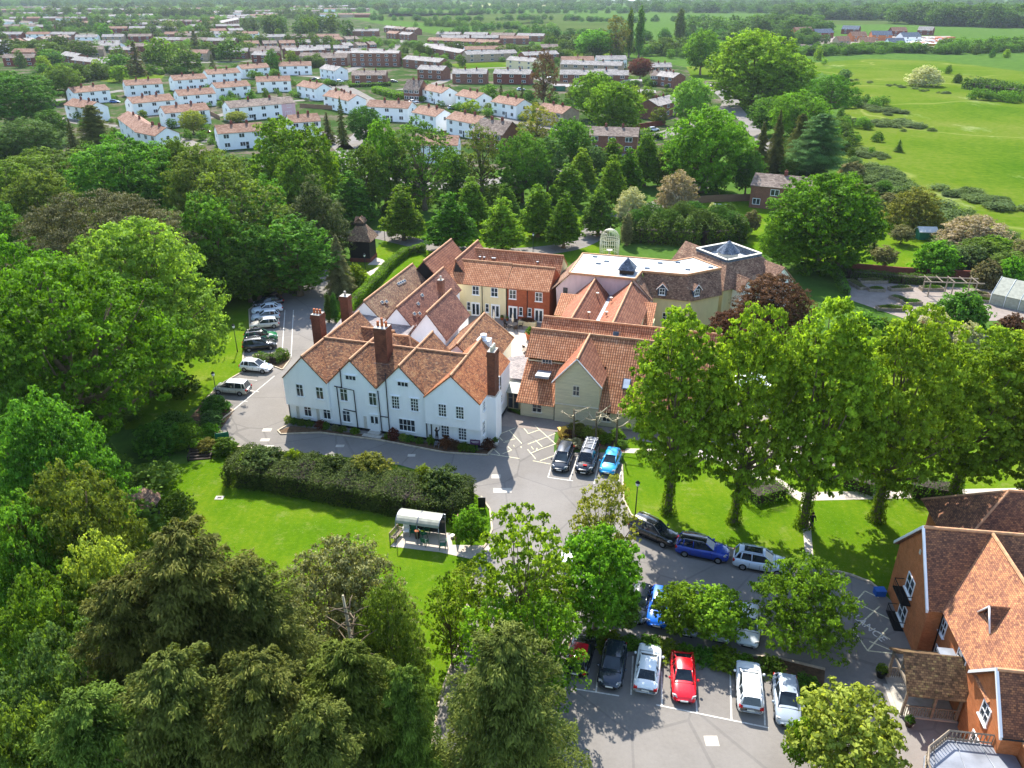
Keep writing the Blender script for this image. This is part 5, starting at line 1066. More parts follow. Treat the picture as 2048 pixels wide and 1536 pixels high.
car((1367, 1405), (1363, 1325), 'coupe', 'd80f1e', 'bright red coupe with bonnet toward the camera', GC)
car((1494, 1345), (1499, 1420), 'estate', 'e6eaea', 'white tall-lamped hatchback with rear toward the camera', GC, roof='f2f4f2')
car((1575, 1456), (1567, 1370), 'hatch', '9aa4ac', 'silver hatchback at the right end of the bottom row', GC)
for (u, v, a, kind, col, lb) in [(412, 267, .1, 'hatch', 'b81424', 'red car parked by the white house nearest the woods'), (230, 206, .2, 'hatch', '2a5a98', 'blue car at the left of the white estate'), (632, 160, .1, 'sedan', '1e2a3a', 'dark car outside the back row of white houses'), (735, 167, 0, 'van', 'eef0f0', 'white van by the tall brick houses'),
    (905, 218, .3, 'hatch', 'c8ccd0', 'silver car in the diagonal row of white houses'), (933, 222, .3, 'hatch', '1e50b0', 'blue car in the diagonal row of white houses'), (827, 206, .3, 'sedan', 'e4e6e6', 'white car above the diagonal row'), (1042, 181, .3, 'hatch', 'd0d4d6', 'pale car by the bare brown tree'), (1307, 262, .4, 'hatch', 'e8e8e8', 'white car at the bend of the road'),
    (912, 340, .2, 'sedan', '50585e', 'grey car on the road behind the roadside trees'), (1421, 176, 2.4, 'hatch', '7c2c30', 'maroon car driving on the far road at right'), (788, 165, .1, 'hatch', '2a2e34', 'black car by the tall brick houses'), (680, 165, .2, 'hatch', 'dfe2e4', 'pale car between white houses')]:
    x, y = G(u, v); car((x+2*math.cos(a), y+2*math.sin(a)), (x-2*math.cos(a), y-2*math.sin(a)), kind, col, lb, 'cars on the estate roads', simple=True)

# ================================================================== ground, roads, lawns
sheet('ground', [(-9000, -80), (9000, -80), (9000, 14000), (-9000, 14000)], 0, 'rough')
sheet('estate_gardens', px([(-700, 352), (-700, 18), (600, 18), (770, 50), (880, 70), (1110, 92), (1300, 120), (1445, 150), (1470, 200), (1480, 262), (1330, 292), (1180, 330), (880, 345), (420, 310), (100, 340)]), .03, 'estate')
sheet('meadow', px([(1700, 165), (1590, 128), (1740, 118), (1880, 122), (2100, 150), (2400, 175), (2500, 480), (2048, 480), (1900, 440), (1780, 400), (1700, 340), (1660, 300), (1690, 220)]), .05, 'meadow')
sheet('garden_lawn', px([(1380, 400), (1500, 392), (1700, 420), (1840, 440), (1960, 480), (1940, 520), (1800, 545), (1690, 535), (1480, 500), (1385, 470)]), .02, 'lawn')
for q in ([(780, 26), (1150, 28), (1180, 42), (940, 52), (770, 40)], [(700, 28), (820, 22), (980, 24), (960, 30), (760, 34)], [(950, 58), (1060, 44), (1260, 46), (1220, 60), (1000, 68)], [(1360, 62), (1420, 58), (1600, 60), (1560, 72), (1400, 76)], [(1520, 34), (1700, 40), (1900, 44), (1700, 50), (1540, 44)]):
    sheet('pasture', px(q), .06, 'paddock')
for q in ([(1060, 92), (1150, 84), (1240, 90), (1300, 100), (1200, 112), (1090, 112)], [(170, 158), (230, 143), (330, 150), (320, 162), (250, 168)], [(900, 128), (1000, 122), (1050, 128), (1000, 140), (920, 138)], [(1372, 133), (1420, 130), (1450, 150), (1440, 165), (1385, 158)]):
    sheet('green', px(q), .06, 'meadow')
sheet('stubble_field', px([(820, 8), (1100, 6), (1200, 10), (1000, 16)]), .07, 'ploughed')
for i, q in enumerate(([(1200, 3), (1420, 3), (1430, 5.5), (1210, 5.5)], [(1060, 1), (1140, 1), (1150, 3), (1070, 3)])):
    a = px(q); g = MB(); g.prism(a, 0, 7, 0); tag(g.build('glasshouse', 'canopy'), ['wide pale glasshouse roof on the far horizon', 'smaller pale glasshouse roof on the far horizon'][i], 'glasshouse')
TAR = [(588, 556), (600, 520), (650, 520), (662, 560), (672, 640), (690, 800), (1000, 800), (1030, 835), (1112, 850), (1108, 882), (1108, 905), (1236, 905), (1244, 930), (1247, 1000), (1262, 1030), (1290, 1050), (1345, 1068), (1440, 1093), (1560, 1122), (1640, 1135), (1700, 1150), (1740, 1165), (1770, 1190), (1900, 1310), (2100, 1520), (2100, 1700), (840, 1700), (858, 1536), (878, 1400), (918, 1290), (938, 1180), (952, 1112), (972, 1090), (984, 1060), (980, 1020), (962, 995), (930, 975), (870, 950), (800, 930), (700, 915), (600, 905), (463, 893), (440, 862), (436, 845), (468, 820), (405, 806), (440, 770), (484, 745), (487, 706), (500, 660), (500, 620), (530, 596)]
sheet('drive', px(TAR), .012, 'asphalt')
def lane(name, pts, wd, z, mat, step=1):
    P_ = [Vector((*G(u, v), 0)) for u, v in pts]; out = []
    for k in range(len(P_)-1):     # smooth
        p0, p1, p2, p3 = P_[max(k-1, 0)], P_[k], P_[k+1], P_[min(k+2, len(P_)-1)]
        for i in range(6):
            t = i/6; out.append(.5*((2*p1)+(p2-p0)*t+(2*p0-5*p1+4*p2-p3)*t*t+(3*p1-p0-3*p2+p3)*t**3))
    out.append(P_[-1]); l, r_ = [], []
    for i, p in enumerate(out):
        d = (out[min(i+1, len(out)-1)]-out[max(i-1, 0)]).normalized(); n_ = Vector((-d.y, d.x, 0)); l.append(p+n_*wd/2); r_.append(p-n_*wd/2)
    g = MB(); g.mesh([(p.x, p.y, z) for p in l+r_], [(i, i+1, len(l)+i+1, len(l)+i) for i in range(len(l)-1)], 0); o = g.build(name, mat)
    if o.data.polygons[0].normal.z < 0: o.data.flip_normals()
    return tag(o, kind='structure')
lane('lane', [(622, 548), (612, 500), (640, 476), (700, 468), (760, 470), (860, 492), (960, 503), (1060, 503), (1140, 492), (1185, 470), (1190, 448), (1230, 428), (1330, 405), (1400, 372)], 5.2, .016, 'asphalt')
lane('road', [(380, 345), (520, 335), (700, 352), (860, 372), (960, 366), (1080, 350), (1180, 330), (1260, 290), (1350, 262), (1430, 235), (1462, 205), (1435, 180), (1400, 168)], 7.5, .05, 'asphalt')
lane('road', [(1462, 205), (1490, 240), (1540, 300), (1560, 330)], 5, .045, 'asphalt')
for pts, wd in [([(390, 292), (300, 262), (180, 248), (110, 235)], 6), ([(700, 352), (690, 300), (620, 262), (480, 258), (420, 285)], 6), ([(690, 300), (780, 225), (860, 200), (960, 205), (1020, 240), (1140, 262)], 6), ([(640, 200), (560, 205), (420, 235), (330, 250)], 5), ([(640, 200), (660, 160), (560, 150), (500, 158)], 5), ([(780, 225), (700, 180), (660, 160), (700, 140), (760, 120), (790, 95), (815, 75)], 7), ([(1020, 135), (930, 140), (880, 165), (800, 180)], 6), ([(1020, 135), (1100, 165), (1180, 178), (1300, 180)], 6), ([(1180, 178), (1190, 215), (1250, 215)], 7), ([(0, 210), (120, 200), (250, 180)], 6), ([(0, 66), (200, 68), (420, 70), (640, 72)], 8), ([(140, 110), (420, 125), (640, 110)], 7)]:
    lane('estate_road', pts, wd, .065, 'asphalt')
sheet('lawn', px([(470, 897), (600, 905), (740, 920), (870, 950), (962, 990), (980, 1030), (975, 1085), (950, 1115), (935, 1190), (915, 1290), (870, 1420), (600, 1500), (350, 1300), (230, 1050), (250, 950), (380, 925), (440, 905)]), .008, 'lawn')
sheet('lawn', px([(1247, 885), (1400, 860), (1700, 880), (2100, 860), (2120, 1010), (1960, 1100), (1780, 1180), (1700, 1148), (1560, 1118), (1345, 1064), (1262, 1026), (1249, 1000)]), .008, 'lawn')
sheet('lawn', px([(330, 720), (480, 590), (500, 600), (500, 660), (486, 706), (483, 745), (404, 806), (330, 850), (250, 860), (230, 760)]), .008, 'lawn')
sheet('lawn', px([(650, 600), (640, 548), (700, 545), (770, 480), (860, 494), (1000, 508), (1150, 500), (1200, 480), (1240, 520), (1000, 530), (820, 560), (720, 640), (690, 640)]), .008, 'lawn')
sheet('lawn', px([(640, 470), (780, 455), (1100, 430), (1180, 430), (1180, 458), (1130, 488), (1000, 498), (860, 484), (760, 462)]), .008, 'lawn')
sheet('lawn', px([(1500, 760), (1700, 650), (2100, 660), (2100, 860), (1560, 880)]), .008, 'lawn')
sheet('garden_terrace', px([(1280, 870), (1420, 800), (1540, 790), (1640, 850), (1600, 900), (1440, 880)]), .02, 'gravel')
Wp = lambda pts: [W.w(x, y) for x, y in pts]
sheet('courtyard_paving', Wp([(13, 20), (24.6, 17), (25, 36.4), (8.7, 36.4), (13, 25)]), .03, 'paving'); sheet('courtyard_dark_strip', Wp([(8.7, 32.6), (13, 33.5), (19, 33), (24, 32), (24, 36.45), (8.7, 36.45)]), .036, 'gravel')  # second sheet: darker strip of ground along the foot of the courtyard ranges
sheet('paved_walk', Wp([(23.3, 5.2), (38, 6.2), (60, 6.6), (60, 8.4), (24.9, 8.25), (20.9, 9.5), (23.1, 9.5)]), .022, 'gravel')
sheet('garden_path', px([(1240, 905), (1247, 897), (1420, 900), (1520, 930), (1600, 985), (2100, 975), (2100, 990), (1600, 1002), (1500, 950), (1400, 915)]), .022, 'paving')
sheet('garden_path', px([(1600, 990), (1616, 990), (1628, 1130), (1612, 1130)]), .026, 'paving')
sheet('garden_path', px([(1545, 935), (1620, 880), (1628, 886), (1560, 942)]), .026, 'paving'); sheet('garden_path', px([(1880, 667), (2060, 672), (2060, 679), (1925, 676), (1975, 705), (1965, 710), (1915, 680), (1880, 674)]), .03, 'paving')
sheet('shelter_paving', px([(781, 1093), (810, 1062), (900, 1066), (905, 1090), (990, 1092), (990, 1100), (940, 1118), (880, 1105)]), .03, 'paving')
sheet('walled_garden_paving', px([(1680, 560), (2060, 585), (2080, 640), (1830, 645), (1700, 600)]), .03, 'gravel')
sheet('dovecote_path', px([(735, 530), (752, 515), (765, 519), (778, 527), (740, 552), (733, 545), (765, 530)]), .03, 'paving')
sheet('planting_bed', px([(1128, 1292), (1142, 1280), (1300, 1290), (1420, 1305), (1560, 1318), (1650, 1340), (1640, 1500), (1605, 1470), (1600, 1375), (1480, 1330), (1300, 1302)]), .03, 'soil')
sheet('planting_bed', px([(1112, 888), (1124, 862), (1250, 868), (1250, 905), (1180, 895), (1120, 905)]), .03, 'soil')
sheet('planting_bed', px([(583, 852), (720, 868), (960, 900), (985, 896), (975, 910), (890, 905), (760, 880), (640, 865), (560, 868), (556, 862)]), .03, 'soil')
sheet('planting_bed', px([(405, 806), (468, 822), (440, 862), (462, 892), (436, 905), (390, 905), (350, 870)]), .03, 'soil'); sheet('planting_bed', px([(505, 712), (575, 706), (580, 720), (565, 740), (552, 735), (520, 722)]), .03, 'soil')
def kerb(pts, z0=0.0, h=.13):
    P_ = [G(u, v) for u, v in pts]; g = MB()
    for a, b in zip(P_[:-1], P_[1:]): g.obox(((a[0]+b[0])/2, (a[1]+b[1])/2), (b[0]-a[0], b[1]-a[1]), .16, h, z0)
    return tag(g.build('kerb', 'kerb'), kind='structure')
kerb([(405, 806), (440, 770), (484, 745), (487, 706), (500, 660), (498, 620), (530, 596), (590, 575)]); kerb([(405, 806), (468, 821), (436, 845), (440, 862), (463, 893), (574, 905)]); kerb([(962, 994), (980, 1020), (984, 1060), (972, 1090), (954, 1112), (938, 1180), (918, 1290), (878, 1400), (858, 1536)])
kerb([(1244, 930), (1247, 1000), (1262, 1030), (1290, 1050), (1345, 1068), (1440, 1093), (1560, 1122), (1640, 1135), (1700, 1150), (1740, 1165), (1768, 1188)]); kerb([(1300, 1302), (1480, 1330), (1600, 1375), (1605, 1470), (1640, 1500)]); kerb([(1128, 1292), (1142, 1280), (1300, 1290), (1420, 1305), (1560, 1318), (1650, 1340)])
kerb([(556, 862), (580, 848)]); kerb([(556, 862), (562, 869), (640, 866), (760, 881), (890, 906), (975, 911), (988, 896)]); kerb([(505, 712), (575, 706), (580, 720), (565, 740), (552, 735), (520, 722)]); kerb([(662, 560), (650, 545)])
def lines(segs, wd, mat, z=.02, f=lambda x, y: (x, y)):
    g = MB()
    for k, (a, b, c, d) in enumerate(segs):
        p, q = G(*f(a, b)), G(*f(c, d)); L_ = math.dist(p, q); nx, ny = -(q[1]-p[1])/L_*wd/2, (q[0]-p[0])/L_*wd/2; zz = z+.0015*(k % 5)
        g.face([(p[0]-nx, p[1]-ny, zz), (q[0]-nx, q[1]-ny, zz), (q[0]+nx, q[1]+ny, zz), (p[0]+nx, p[1]+ny, zz)], 0)
    o = g.build('road_markings', mat)
    for p_ in o.data.polygons:
        if p_.normal.z < 0: p_.flip()
    return tag(o, kind='structure')
lines([(570, 620, 563.5, 714), (587, 620, 582, 716), (549, 752, 466, 821), (478, 757, 514, 761), (496, 781, 518, 784), (480, 801, 495, 803), (1112, 902, 1096, 955), (1096, 955, 1146, 962), (1156, 911, 1139, 961), (1199, 918, 1188, 968), (1245, 930, 1237, 965), (1149, 1378, 1238, 1392), (1196, 1347, 1192, 1384), (1266, 1312, 1262, 1390), (1312, 1410, 1537, 1456), (1323, 1343, 1324, 1412), (1391, 1382, 1394, 1427), (1460, 1340, 1463, 1440), (1527, 1382, 1530, 1452)], .11, 'whiteline')
zc = lambda x, y: (960+x/6.827, 820+y/6.827)
lines([(130, 480, 270, 610), (60, 590, 540, 665), (230, 340, 310, 420), (400, 280, 570, 460), (490, 245, 230, 345), (550, 190, 660, 325), (660, 325, 900, 240), (750, 215, 1030, 465), (650, 470, 925, 365), (925, 365, 1030, 320), (1030, 465, 840, 530), (840, 530, 700, 590), (760, 415, 850, 505), (650, 540, 760, 670), (720, 695, 960, 740), (820, 695, 1010, 625), (310, 600, 430, 550), (380, 500, 430, 550), (345, 430, 480, 395), (110, 520, 250, 475), (1030, 250, 1100, 300), (320, 445, 400, 435), (455, 480, 470, 500), (560, 500, 565, 520), (700, 500, 730, 540), (780, 520, 770, 560)], .1, 'yellowline', f=zc)
zo = lambda x, y: (1700+x/2.865, 1000+y/2.865)
lines([(85, 522, 15, 600), (40, 590, 300, 720), (170, 610, 20, 745), (20, 745, 100, 865), (100, 865, 240, 880), (215, 735, 100, 865), (85, 522, 165, 560), (110, 810, 230, 860), (60, 700, 230, 800)], .11, 'yellowline', f=zo)
g = MB()
for u, v, a, b in [(992, 953, .9, .7), (1005, 981, 1.8, .8), (530, 880, 1.0, .6), (538, 893, 1.0, .5), (534, 860, 1.0, .7), (1423, 1482, .9, .8), (680, 892, .9, .5), (823, 911, .8, .5)]:
    x, y = G(u, v); g.box(x-a/2, x+a/2, y-b/2, y+b/2, .008, .018, 0)
tag(g.build('manhole_covers', 'concrete'), kind='structure')
def text(s, loc, size, rz, mat, name, parent=None, rx=0, ext=.004):
    c = bpy.data.curves.new(name, 'FONT'); c.body = s; c.size = size; c.align_x = 'CENTER'; c.align_y = 'CENTER'; c.extrude = ext; o = bpy.data.objects.new(name, c); COL.objects.link(o)
    bpy.context.view_layer.update(); me = bpy.data.meshes.new_from_object(o.evaluated_get(bpy.context.evaluated_depsgraph_get())); bpy.data.objects.remove(o)
    me.materials.clear(); me.materials.append(M[mat]); o = bpy.data.objects.new(name, me); COL.objects.link(o); o.location = loc; o.rotation_euler = (rx, 0, rz); o.parent = parent; return o
a, b = G(*zo(20, 650)), G(*zo(150, 760)); tag(text('AMBULANCE', ((a[0]*.6+b[0]*.4)-.3, (a[1]*.6+b[1]*.4)+.4, .03), .95, math.atan2(b[1]-a[1], b[0]-a[0]), 'whiteline', 'ambulance_lettering'), kind='structure')
# ================================================================== small things
def lamp_post(u, v, label, h=3.4):
    x, y = G(u, v); r = empty('lamp_post', (x, y, 0), 0, label, 'lamp post', 'short black lamp posts'); g = MB()
    g.tube([(0, 0, 0), (0, 0, .5), (0, 0, h)], [.09, .06, .045], 0, 8); g.build('post', 'black', r); g = MB(); g.lathe((0, 0, h), [(.06, 0), (.17, .12), (.2, .4), (.05, .52)], 0, 8); g.build('lantern', 'lamplens', r); g = MB(); g.lathe((0, 0, h+.4), [(.24, 0), (.12, .14), (.02, .25)], 0, 8); g.build('cap', 'black', r)
for u, v, lb in [(475, 703, 'black lamp post on the grass left of the parked cars'), (543, 722, 'black lamp post in the clipped island hedge'), (436, 804, 'black lamp post by the lower left shrub bed'), (770, 482, 'black lamp post on the lane beside the dovecote'), (1066, 508, 'black lamp post on the lane between conical trees'), (732, 552, 'black lamp post by the dovecote path'), (1148, 470, 'black lamp post near the fork of the lane'), (1270, 1034, 'plain dark post at the corner of the lime tree lawn')]: lamp_post(u, v, lb)
def chair_(x, y, rz, mat, label, grp=None):
    r = empty('garden_chair', (x, y, .03), rz, label, 'chair', grp); g = MB(); g.box(-.25, .25, -.24, .24, .4, .45, 0); g.build('seat', mat, r)
    g = MB(); g.mesh([(-.24, .22, .45), (.24, .22, .45), (.27, .33, .95), (-.27, .33, .95), (-.24, .26, .45), (.24, .26, .45), (.27, .37, .95), (-.27, .37, .95)], [(0, 1, 2, 3), (7, 6, 5, 4), (3, 2, 6, 7), (0, 3, 7, 4), (1, 5, 6, 2)], 0); g.build('backrest', mat, r)
    for sx in (-1, 1):
        g = MB(); g.tube([(sx*.27, -.22, .45), (sx*.29, -.22, .66), (sx*.28, .28, .68)], .025, 0, 5); g.build('armrest', mat, r)
        for sy in (-1, 1): g = MB(); g.tube([(sx*.22, sy*.2, .42), (sx*.27, sy*.26, 0)], .028, 0, 5); g.build('leg', mat, r)
zs = lambda x, y: G(760+x/8.533, 1000+y/8.533)
for q, rz, m_, lb in [((455, 590), .1, 'whitepaint', 'white plastic armchair under the canopy shelter'), ((570, 605), -.1, 'greenplastic', 'green plastic armchair beside the white one in the shelter'), ((800, 560), 0, 'greenplastic', 'green plastic chair in the shaded middle of the shelter'), ((745, 640), 2.2, 'greenplastic', 'green chair facing inward at the shelter post'), ((765, 770), 2.6, 'greenplastic', 'green chair out on the slabs in front of the shelter'), ((1070, 830), -1.5, 'greenplastic', 'green chair alone at the right of the shelter slabs')]:
    x, y = zs(*q); chair_(x, y, rz, m_, lb)
x, y = zs(640, 650); r = empty('litter_bin', (x, y, .03), 0, 'round brown bin under the canopy shelter', 'bin'); g = MB(); g.lathe((0, 0, 0), [(.2, 0), (.22, .7), (.24, .75)], 0, 12); g.build('drum', 'darktimber', r); g = MB(); g.lathe((0, 0, .75), [(.25, 0), (.2, .06)], 0, 12); g.build('lid', 'terracotta', r)
def bench(x, y, rz, label, L=1.5):
    r = empty('park_bench', (x, y, .03), rz, label, 'bench'); g = MB()
    for k in range(4): g.box(-L/2, L/2, -.25+k*.13, -.15+k*.13, .42, .46, 0)
    g.build('seat', 'timber', r); g = MB()
    for k in range(9): g.box(-L/2+.08+k*(L-.16)/8-.03, -L/2+.08+k*(L-.16)/8+.03, .27, .3, .46, .9, 0)
    g.box(-L/2, L/2, .26, .32, .88, .96, 0); g.build('backrest', 'timber', r)
    for s in (-1, 1):
        for yy in (-.24, .27): g = MB(); g.box(s*L/2-.04, s*L/2+.04, yy-.04, yy+.04, 0, .62 if yy < 0 else .9, 0); g.build('leg', 'timber', r)
        g = MB(); g.box(s*L/2-.04, s*L/2+.04, -.28, .3, .62, .67, 0); g.build('armrest', 'timber', r)
x, y = zs(290, 650); bench(x, y, R(68), 'wooden bench at the left end of the canopy shelter')
# canopy shelter
c0, c1 = zs(330, 640), zs(1050, 740); ang = math.atan2(c1[1]-c0[1], c1[0]-c0[0]); Lc = math.dist(c0, c1)
r = empty('canopy_shelter', (*c0, 0), ang, 'curved translucent canopy shelter with slab floor on the lawn', 'shelter'); g = MB(); n_ = 9; P0 = []
for i in range(n_): a = math.pi*(.06+.80*i/(n_-1)); P0.append((.35-1.05*math.cos(a), 2.0+.62*math.sin(a)))
for bx in (0, Lc/2+.06):
    x0_, x1_ = bx, bx+Lc/2-.06
    for a, b in zip(P0[:-1], P0[1:]): g.face([(x0_, a[0], a[1]), (x1_, a[0], a[1]), (x1_, b[0], b[1]), (x0_, b[0], b[1])], 0, True); g.face([(x0_, b[0], b[1]-.03), (x1_, b[0], b[1]-.03), (x1_, a[0], a[1]-.03), (x0_, a[0], a[1]-.03)], 0, True)
g.build('canopy', 'canopy', r)
for bx in (0, Lc/2, Lc):
    g = MB(); g.tube([(bx, p[0], p[1]-.01) for p in P0], .04, 0, 5); g.tube([(bx, P0[0][0], 0), (bx, P0[0][0], 2.1)], .04, 0, 5); g.tube([(bx, P0[-1][0], 0), (bx, P0[-1][0], 2.2)], .04, 0, 5); g.build('frame', 'alloy', r)
g = MB(); g.box(0, Lc, P0[-1][0]-.02, P0[-1][0]+.02, .1, 1.9, 0); g.build('back_panel', 'carglass', r)
x, y = zs(1290, 700); x2, y2 = zs(1340, 500); g = MB(); g.obox((0, 0), (x2-x, y2-y), .08, 1.7, 0, 0); o = g.build('screen_panel', 'fence'); o.location = ((x+x2)/2, (y+y2)/2, 0); tag(o, 'narrow wooden screen panel right of the canopy shelter', 'screen')
x, y = zs(1740, 150); g = MB(); g.box(-.35, .35, -.05, .05, .15, 1.3, 0); g.box(-.3, -.22, -.03, .03, 0, .2, 0); g.box(.22, .3, -.03, .03, 0, .2, 0); o = g.build('notice_board', 'black'); o.location = (x, y, 0); tag(o, 'black notice board on the verge by the kerb bend', 'sign')
x, y = G(*zs_) if 0 else zs(1235, 640); g = MB(); g.lathe((0, 0, 0), [(.16, 0), (.2, .28)], 0, 10); o = g.build('bucket', 'whitepaint'); o.location = (x, y, 0); tag(o, 'white bucket on the grass beside the wooden screen', 'bucket')
g = MB(); x, y = G(439, 996); g.box(-.4, .4, -.3, .3, 0, .04, 0); g.box(-.2, .2, -.15, .15, .04, .05, 1); o = g.build('drain_cover', ['concrete', 'black']); o.location = (x, y, .008); tag(o, 'pale square drain cover set in the front lawn', 'drain cover')
# steps by the left lawn
r = empty('garden_steps', (*G(402, 914), 0), R(10), 'dark timber garden steps with side rails at the lawn corner', 'steps'); g = MB()
for k in range(4): g.box(-1.1, 1.1, -.6+k*.4, -.25+k*.4, 0, .12+.14*k, 0)
g.build('tread', 'darktimber', r); 
for s in (-1, 1): g = MB(); g.box(s*1.15-.06, s*1.15+.06, -.8, 1.2, .5, .58, 0); g.box(s*1.15-.05, s*1.15+.05, -.75, -.65, 0, .5, 0); g.box(s*1.15-.05, s*1.15+.05, 1.0, 1.1, 0, .5, 0); g.build('side_rail', 'darktimber', r)
r = empty('sign_board', (*G(448, 893), 0), R(20), 'green car park sign board on two posts by the left bed', 'sign'); g = MB(); g.box(-.7, .7, -.03, .03, .9, 1.7, 0); g.build('board', 'greenplastic', r)
for s in (-1, 1): g = MB(); g.box(s*.6-.05, s*.6+.05, .03, .12, 0, 1.8, 0); g.build('post', 'darktimber', r)
x, y = W.w(22.6, -1.1); r = empty('hotel_sign', (x, y, 0), R(-10), 'dark purple sign board on a post at the manor corner', 'sign'); g = MB(); g.box(-.55, .55, -.03, .03, 1.0, 1.6, 0); g.build('board', 'purple', r); g = MB(); g.box(-.04, .04, .03, .09, 0, 1.6, 0); g.build('post', 'black', r)
g = MB(); g.box(-.42, .42, -.035, -.031, 1.38, 1.42, 0); g.box(-.3, .3, -.035, -.031, 1.25, 1.28, 0); g.build('lettering', 'whitepaint', r)
# thatched round hut on the left lawn
x, y = G(285, 1035); r = empty('summer_house', (x, y, 0), R(-28), 'small dark round-backed summer house with shingle roof and steps in the left shade', 'summer house'); g = MB(); g.lathe((0, 0, 0), [(1.55, 0), (1.55, 1.9)], 0, 12, False); g.build('wall', 'blackboard', r); g = MB(); g.lathe((0, 0, 1.85), [(1.95, 0), (1.2, .7), (.05, 1.35)], 0, 14, False); g.build('roof', 'moss_tile', r)
g = MB(); g.box(-.9, 1.1, -2.0, -1.3, 0, .35, 0); g.box(-.9, 1.1, -2.5, -2.0, 0, .18, 0); g.build('step', 'darktimber', r); g = MB(); g.box(-.8, .8, -1.62, -1.5, .35, 1.7, 0); g.build('door', 'darktimber', r)
# courtyard furniture
def umbrella(x, y, label):
    r = empty('closed_parasol', (x, y, .04), 0, label, 'parasol', 'closed cream parasols'); g = MB(); g.tube([(0, 0, 0), (0, 0, 2.5)], .03, 0, 6); g.build('pole', 'timber', r); g = MB(); g.lathe((0, 0, 1.0), [(.1, 0), (.2, .3), (.12, 1.0), (.03, 1.5)], 0, 8); g.build('folded_canopy', 'stone', r); g = MB(); g.lathe((0, 0, 0), [(.3, 0), (.28, .08)], 0, 10); g.build('base', 'concrete', r)
umbrella(*W.w(13.9, 33.6), 'closed parasol by the cream courtyard range'); umbrella(*W.w(16.85, 33.2), 'closed parasol standing in the dark courtyard table')
def table(x, y, label):
    r = empty('garden_table', (x, y, .04), R(-16), label, 'table'); g = MB(); g.prism([(.75*math.cos(k*math.pi/4), .75*math.sin(k*math.pi/4)) for k in range(8)], .7, .75, 0); g.build('tabletop', 'timber', r)
    for k in range(4): a = k*math.pi/2+.78; g = MB(); g.tube([(.5*math.cos(a), .5*math.sin(a), 0), (.4*math.cos(a), .4*math.sin(a), .7)], .035, 0, 5); g.build('leg', 'black', r)
table(*W.w(16.85, 33.2), 'eight-sided garden table with dark chairs around it in the courtyard'); table(*W.w(21.3, 25.0), 'small garden table at the narrow end of the courtyard')
for k in range(5): a = k*1.257+.3; x, y = W.w(16.85+1.15*math.cos(a), 33.2+1.15*math.sin(a)); chair_(x, y, a-R(16)-math.pi/2, 'darktimber', 'dark chair around the eight-sided courtyard table', 'chairs around the courtyard table')
x, y = W.w(20.7, 25.9); chair_(x, y, 2.4, 'darktimber', 'dark chair beside the small table in the courtyard')
def pot(x, y, s, label, mat='terracotta', plant='mid', grp=None, z=.03):
    r = empty('plant_pot', (x, y, z), 0, label, 'plant pot', grp); g = MB(); g.lathe((0, 0, 0), [(.26*s, 0), (.38*s, .5*s), (.42*s, .52*s), (.42*s, .6*s)], 0, 12); g.build('pot', mat, r)
    o = bpy.data.objects.new('plant', PROTO['smallbush'][2]); COL.objects.link(o); o.parent = r; o.location = (0, 0, .5*s); o.scale = (.6*s,)*3; o.material_slots[0].link = 'OBJECT'; o.material_slots[0].material = LEAF[plant]
pot(*W.w(20.3, 30.0), 1.7, 'large square-looking terracotta pot in the courtyard sun'); pot(*W.w(14.4, 36.0), .7, 'small pot at the join of cream and red ranges'); pot(*W.w(15.2, 36.0), .6, 'small pot left of the first red range doors'); pot(*W.w(11.5, 36.0), .9, 'red trough by the cream range downpipe', 'taillens')
pot(*W.w(24.2, .9), .9, 'white pot at the foot of the manor end stack', 'whitepaint'); pot(*OB.w(-3.0, -2.2), 1.0, 'dark round planter at the front corner of the timber porch', 'black'); pot(*OB.w(-2.3, -6.4), .8, 'small potted shrub in front of the timber porch', 'darktimber', 'dark')
r = W.thing('stone_planter', 18.6, 34.9, 'cream walled planter outside the red brick range', 'planter'); g = MB(); g.box(17.3, 19.9, 34.5, 35.3, .03, .75, 0); g.build('trough', 'cream', r)
o = bpy.data.objects.new('planting', PROTO['bush'][2]); COL.objects.link(o); o.parent = r; o.location = (0, 0, .5); o.scale = (.6, .2, .22); o.material_slots[0].link = 'OBJECT'; o.material_slots[0].material = LEAF['copper']
x, y = G(1128, 875); r = empty('grit_bin', (x, y, .03), R(15), 'yellow grit bin at the corner of the shrub bed', 'bin'); g = MB(); g.box(-.45, .45, -.9, .9, 0, .7, 0); g.build('tub', 'yellow', r); g = MB(); g.box(-.5, .5, -.95, .95, .7, .82, 0); g.build('lid', 'yellow', r)
x, y = G(1758, 1189); r = empty('refuse_sack', (x, y, .0), 0, 'blue recycling box against the orange brick wall', 'box'); g = MB(); g.box(-.4, .4, -.3, .3, 0, .5, 0); g.build('tub', 'blue_bin', r); g = MB(); g.box(-.42, .42, -.32, .32, .5, .56, 0); g.build('lid', 'blue_bin', r); r.name = 'recycling_box'
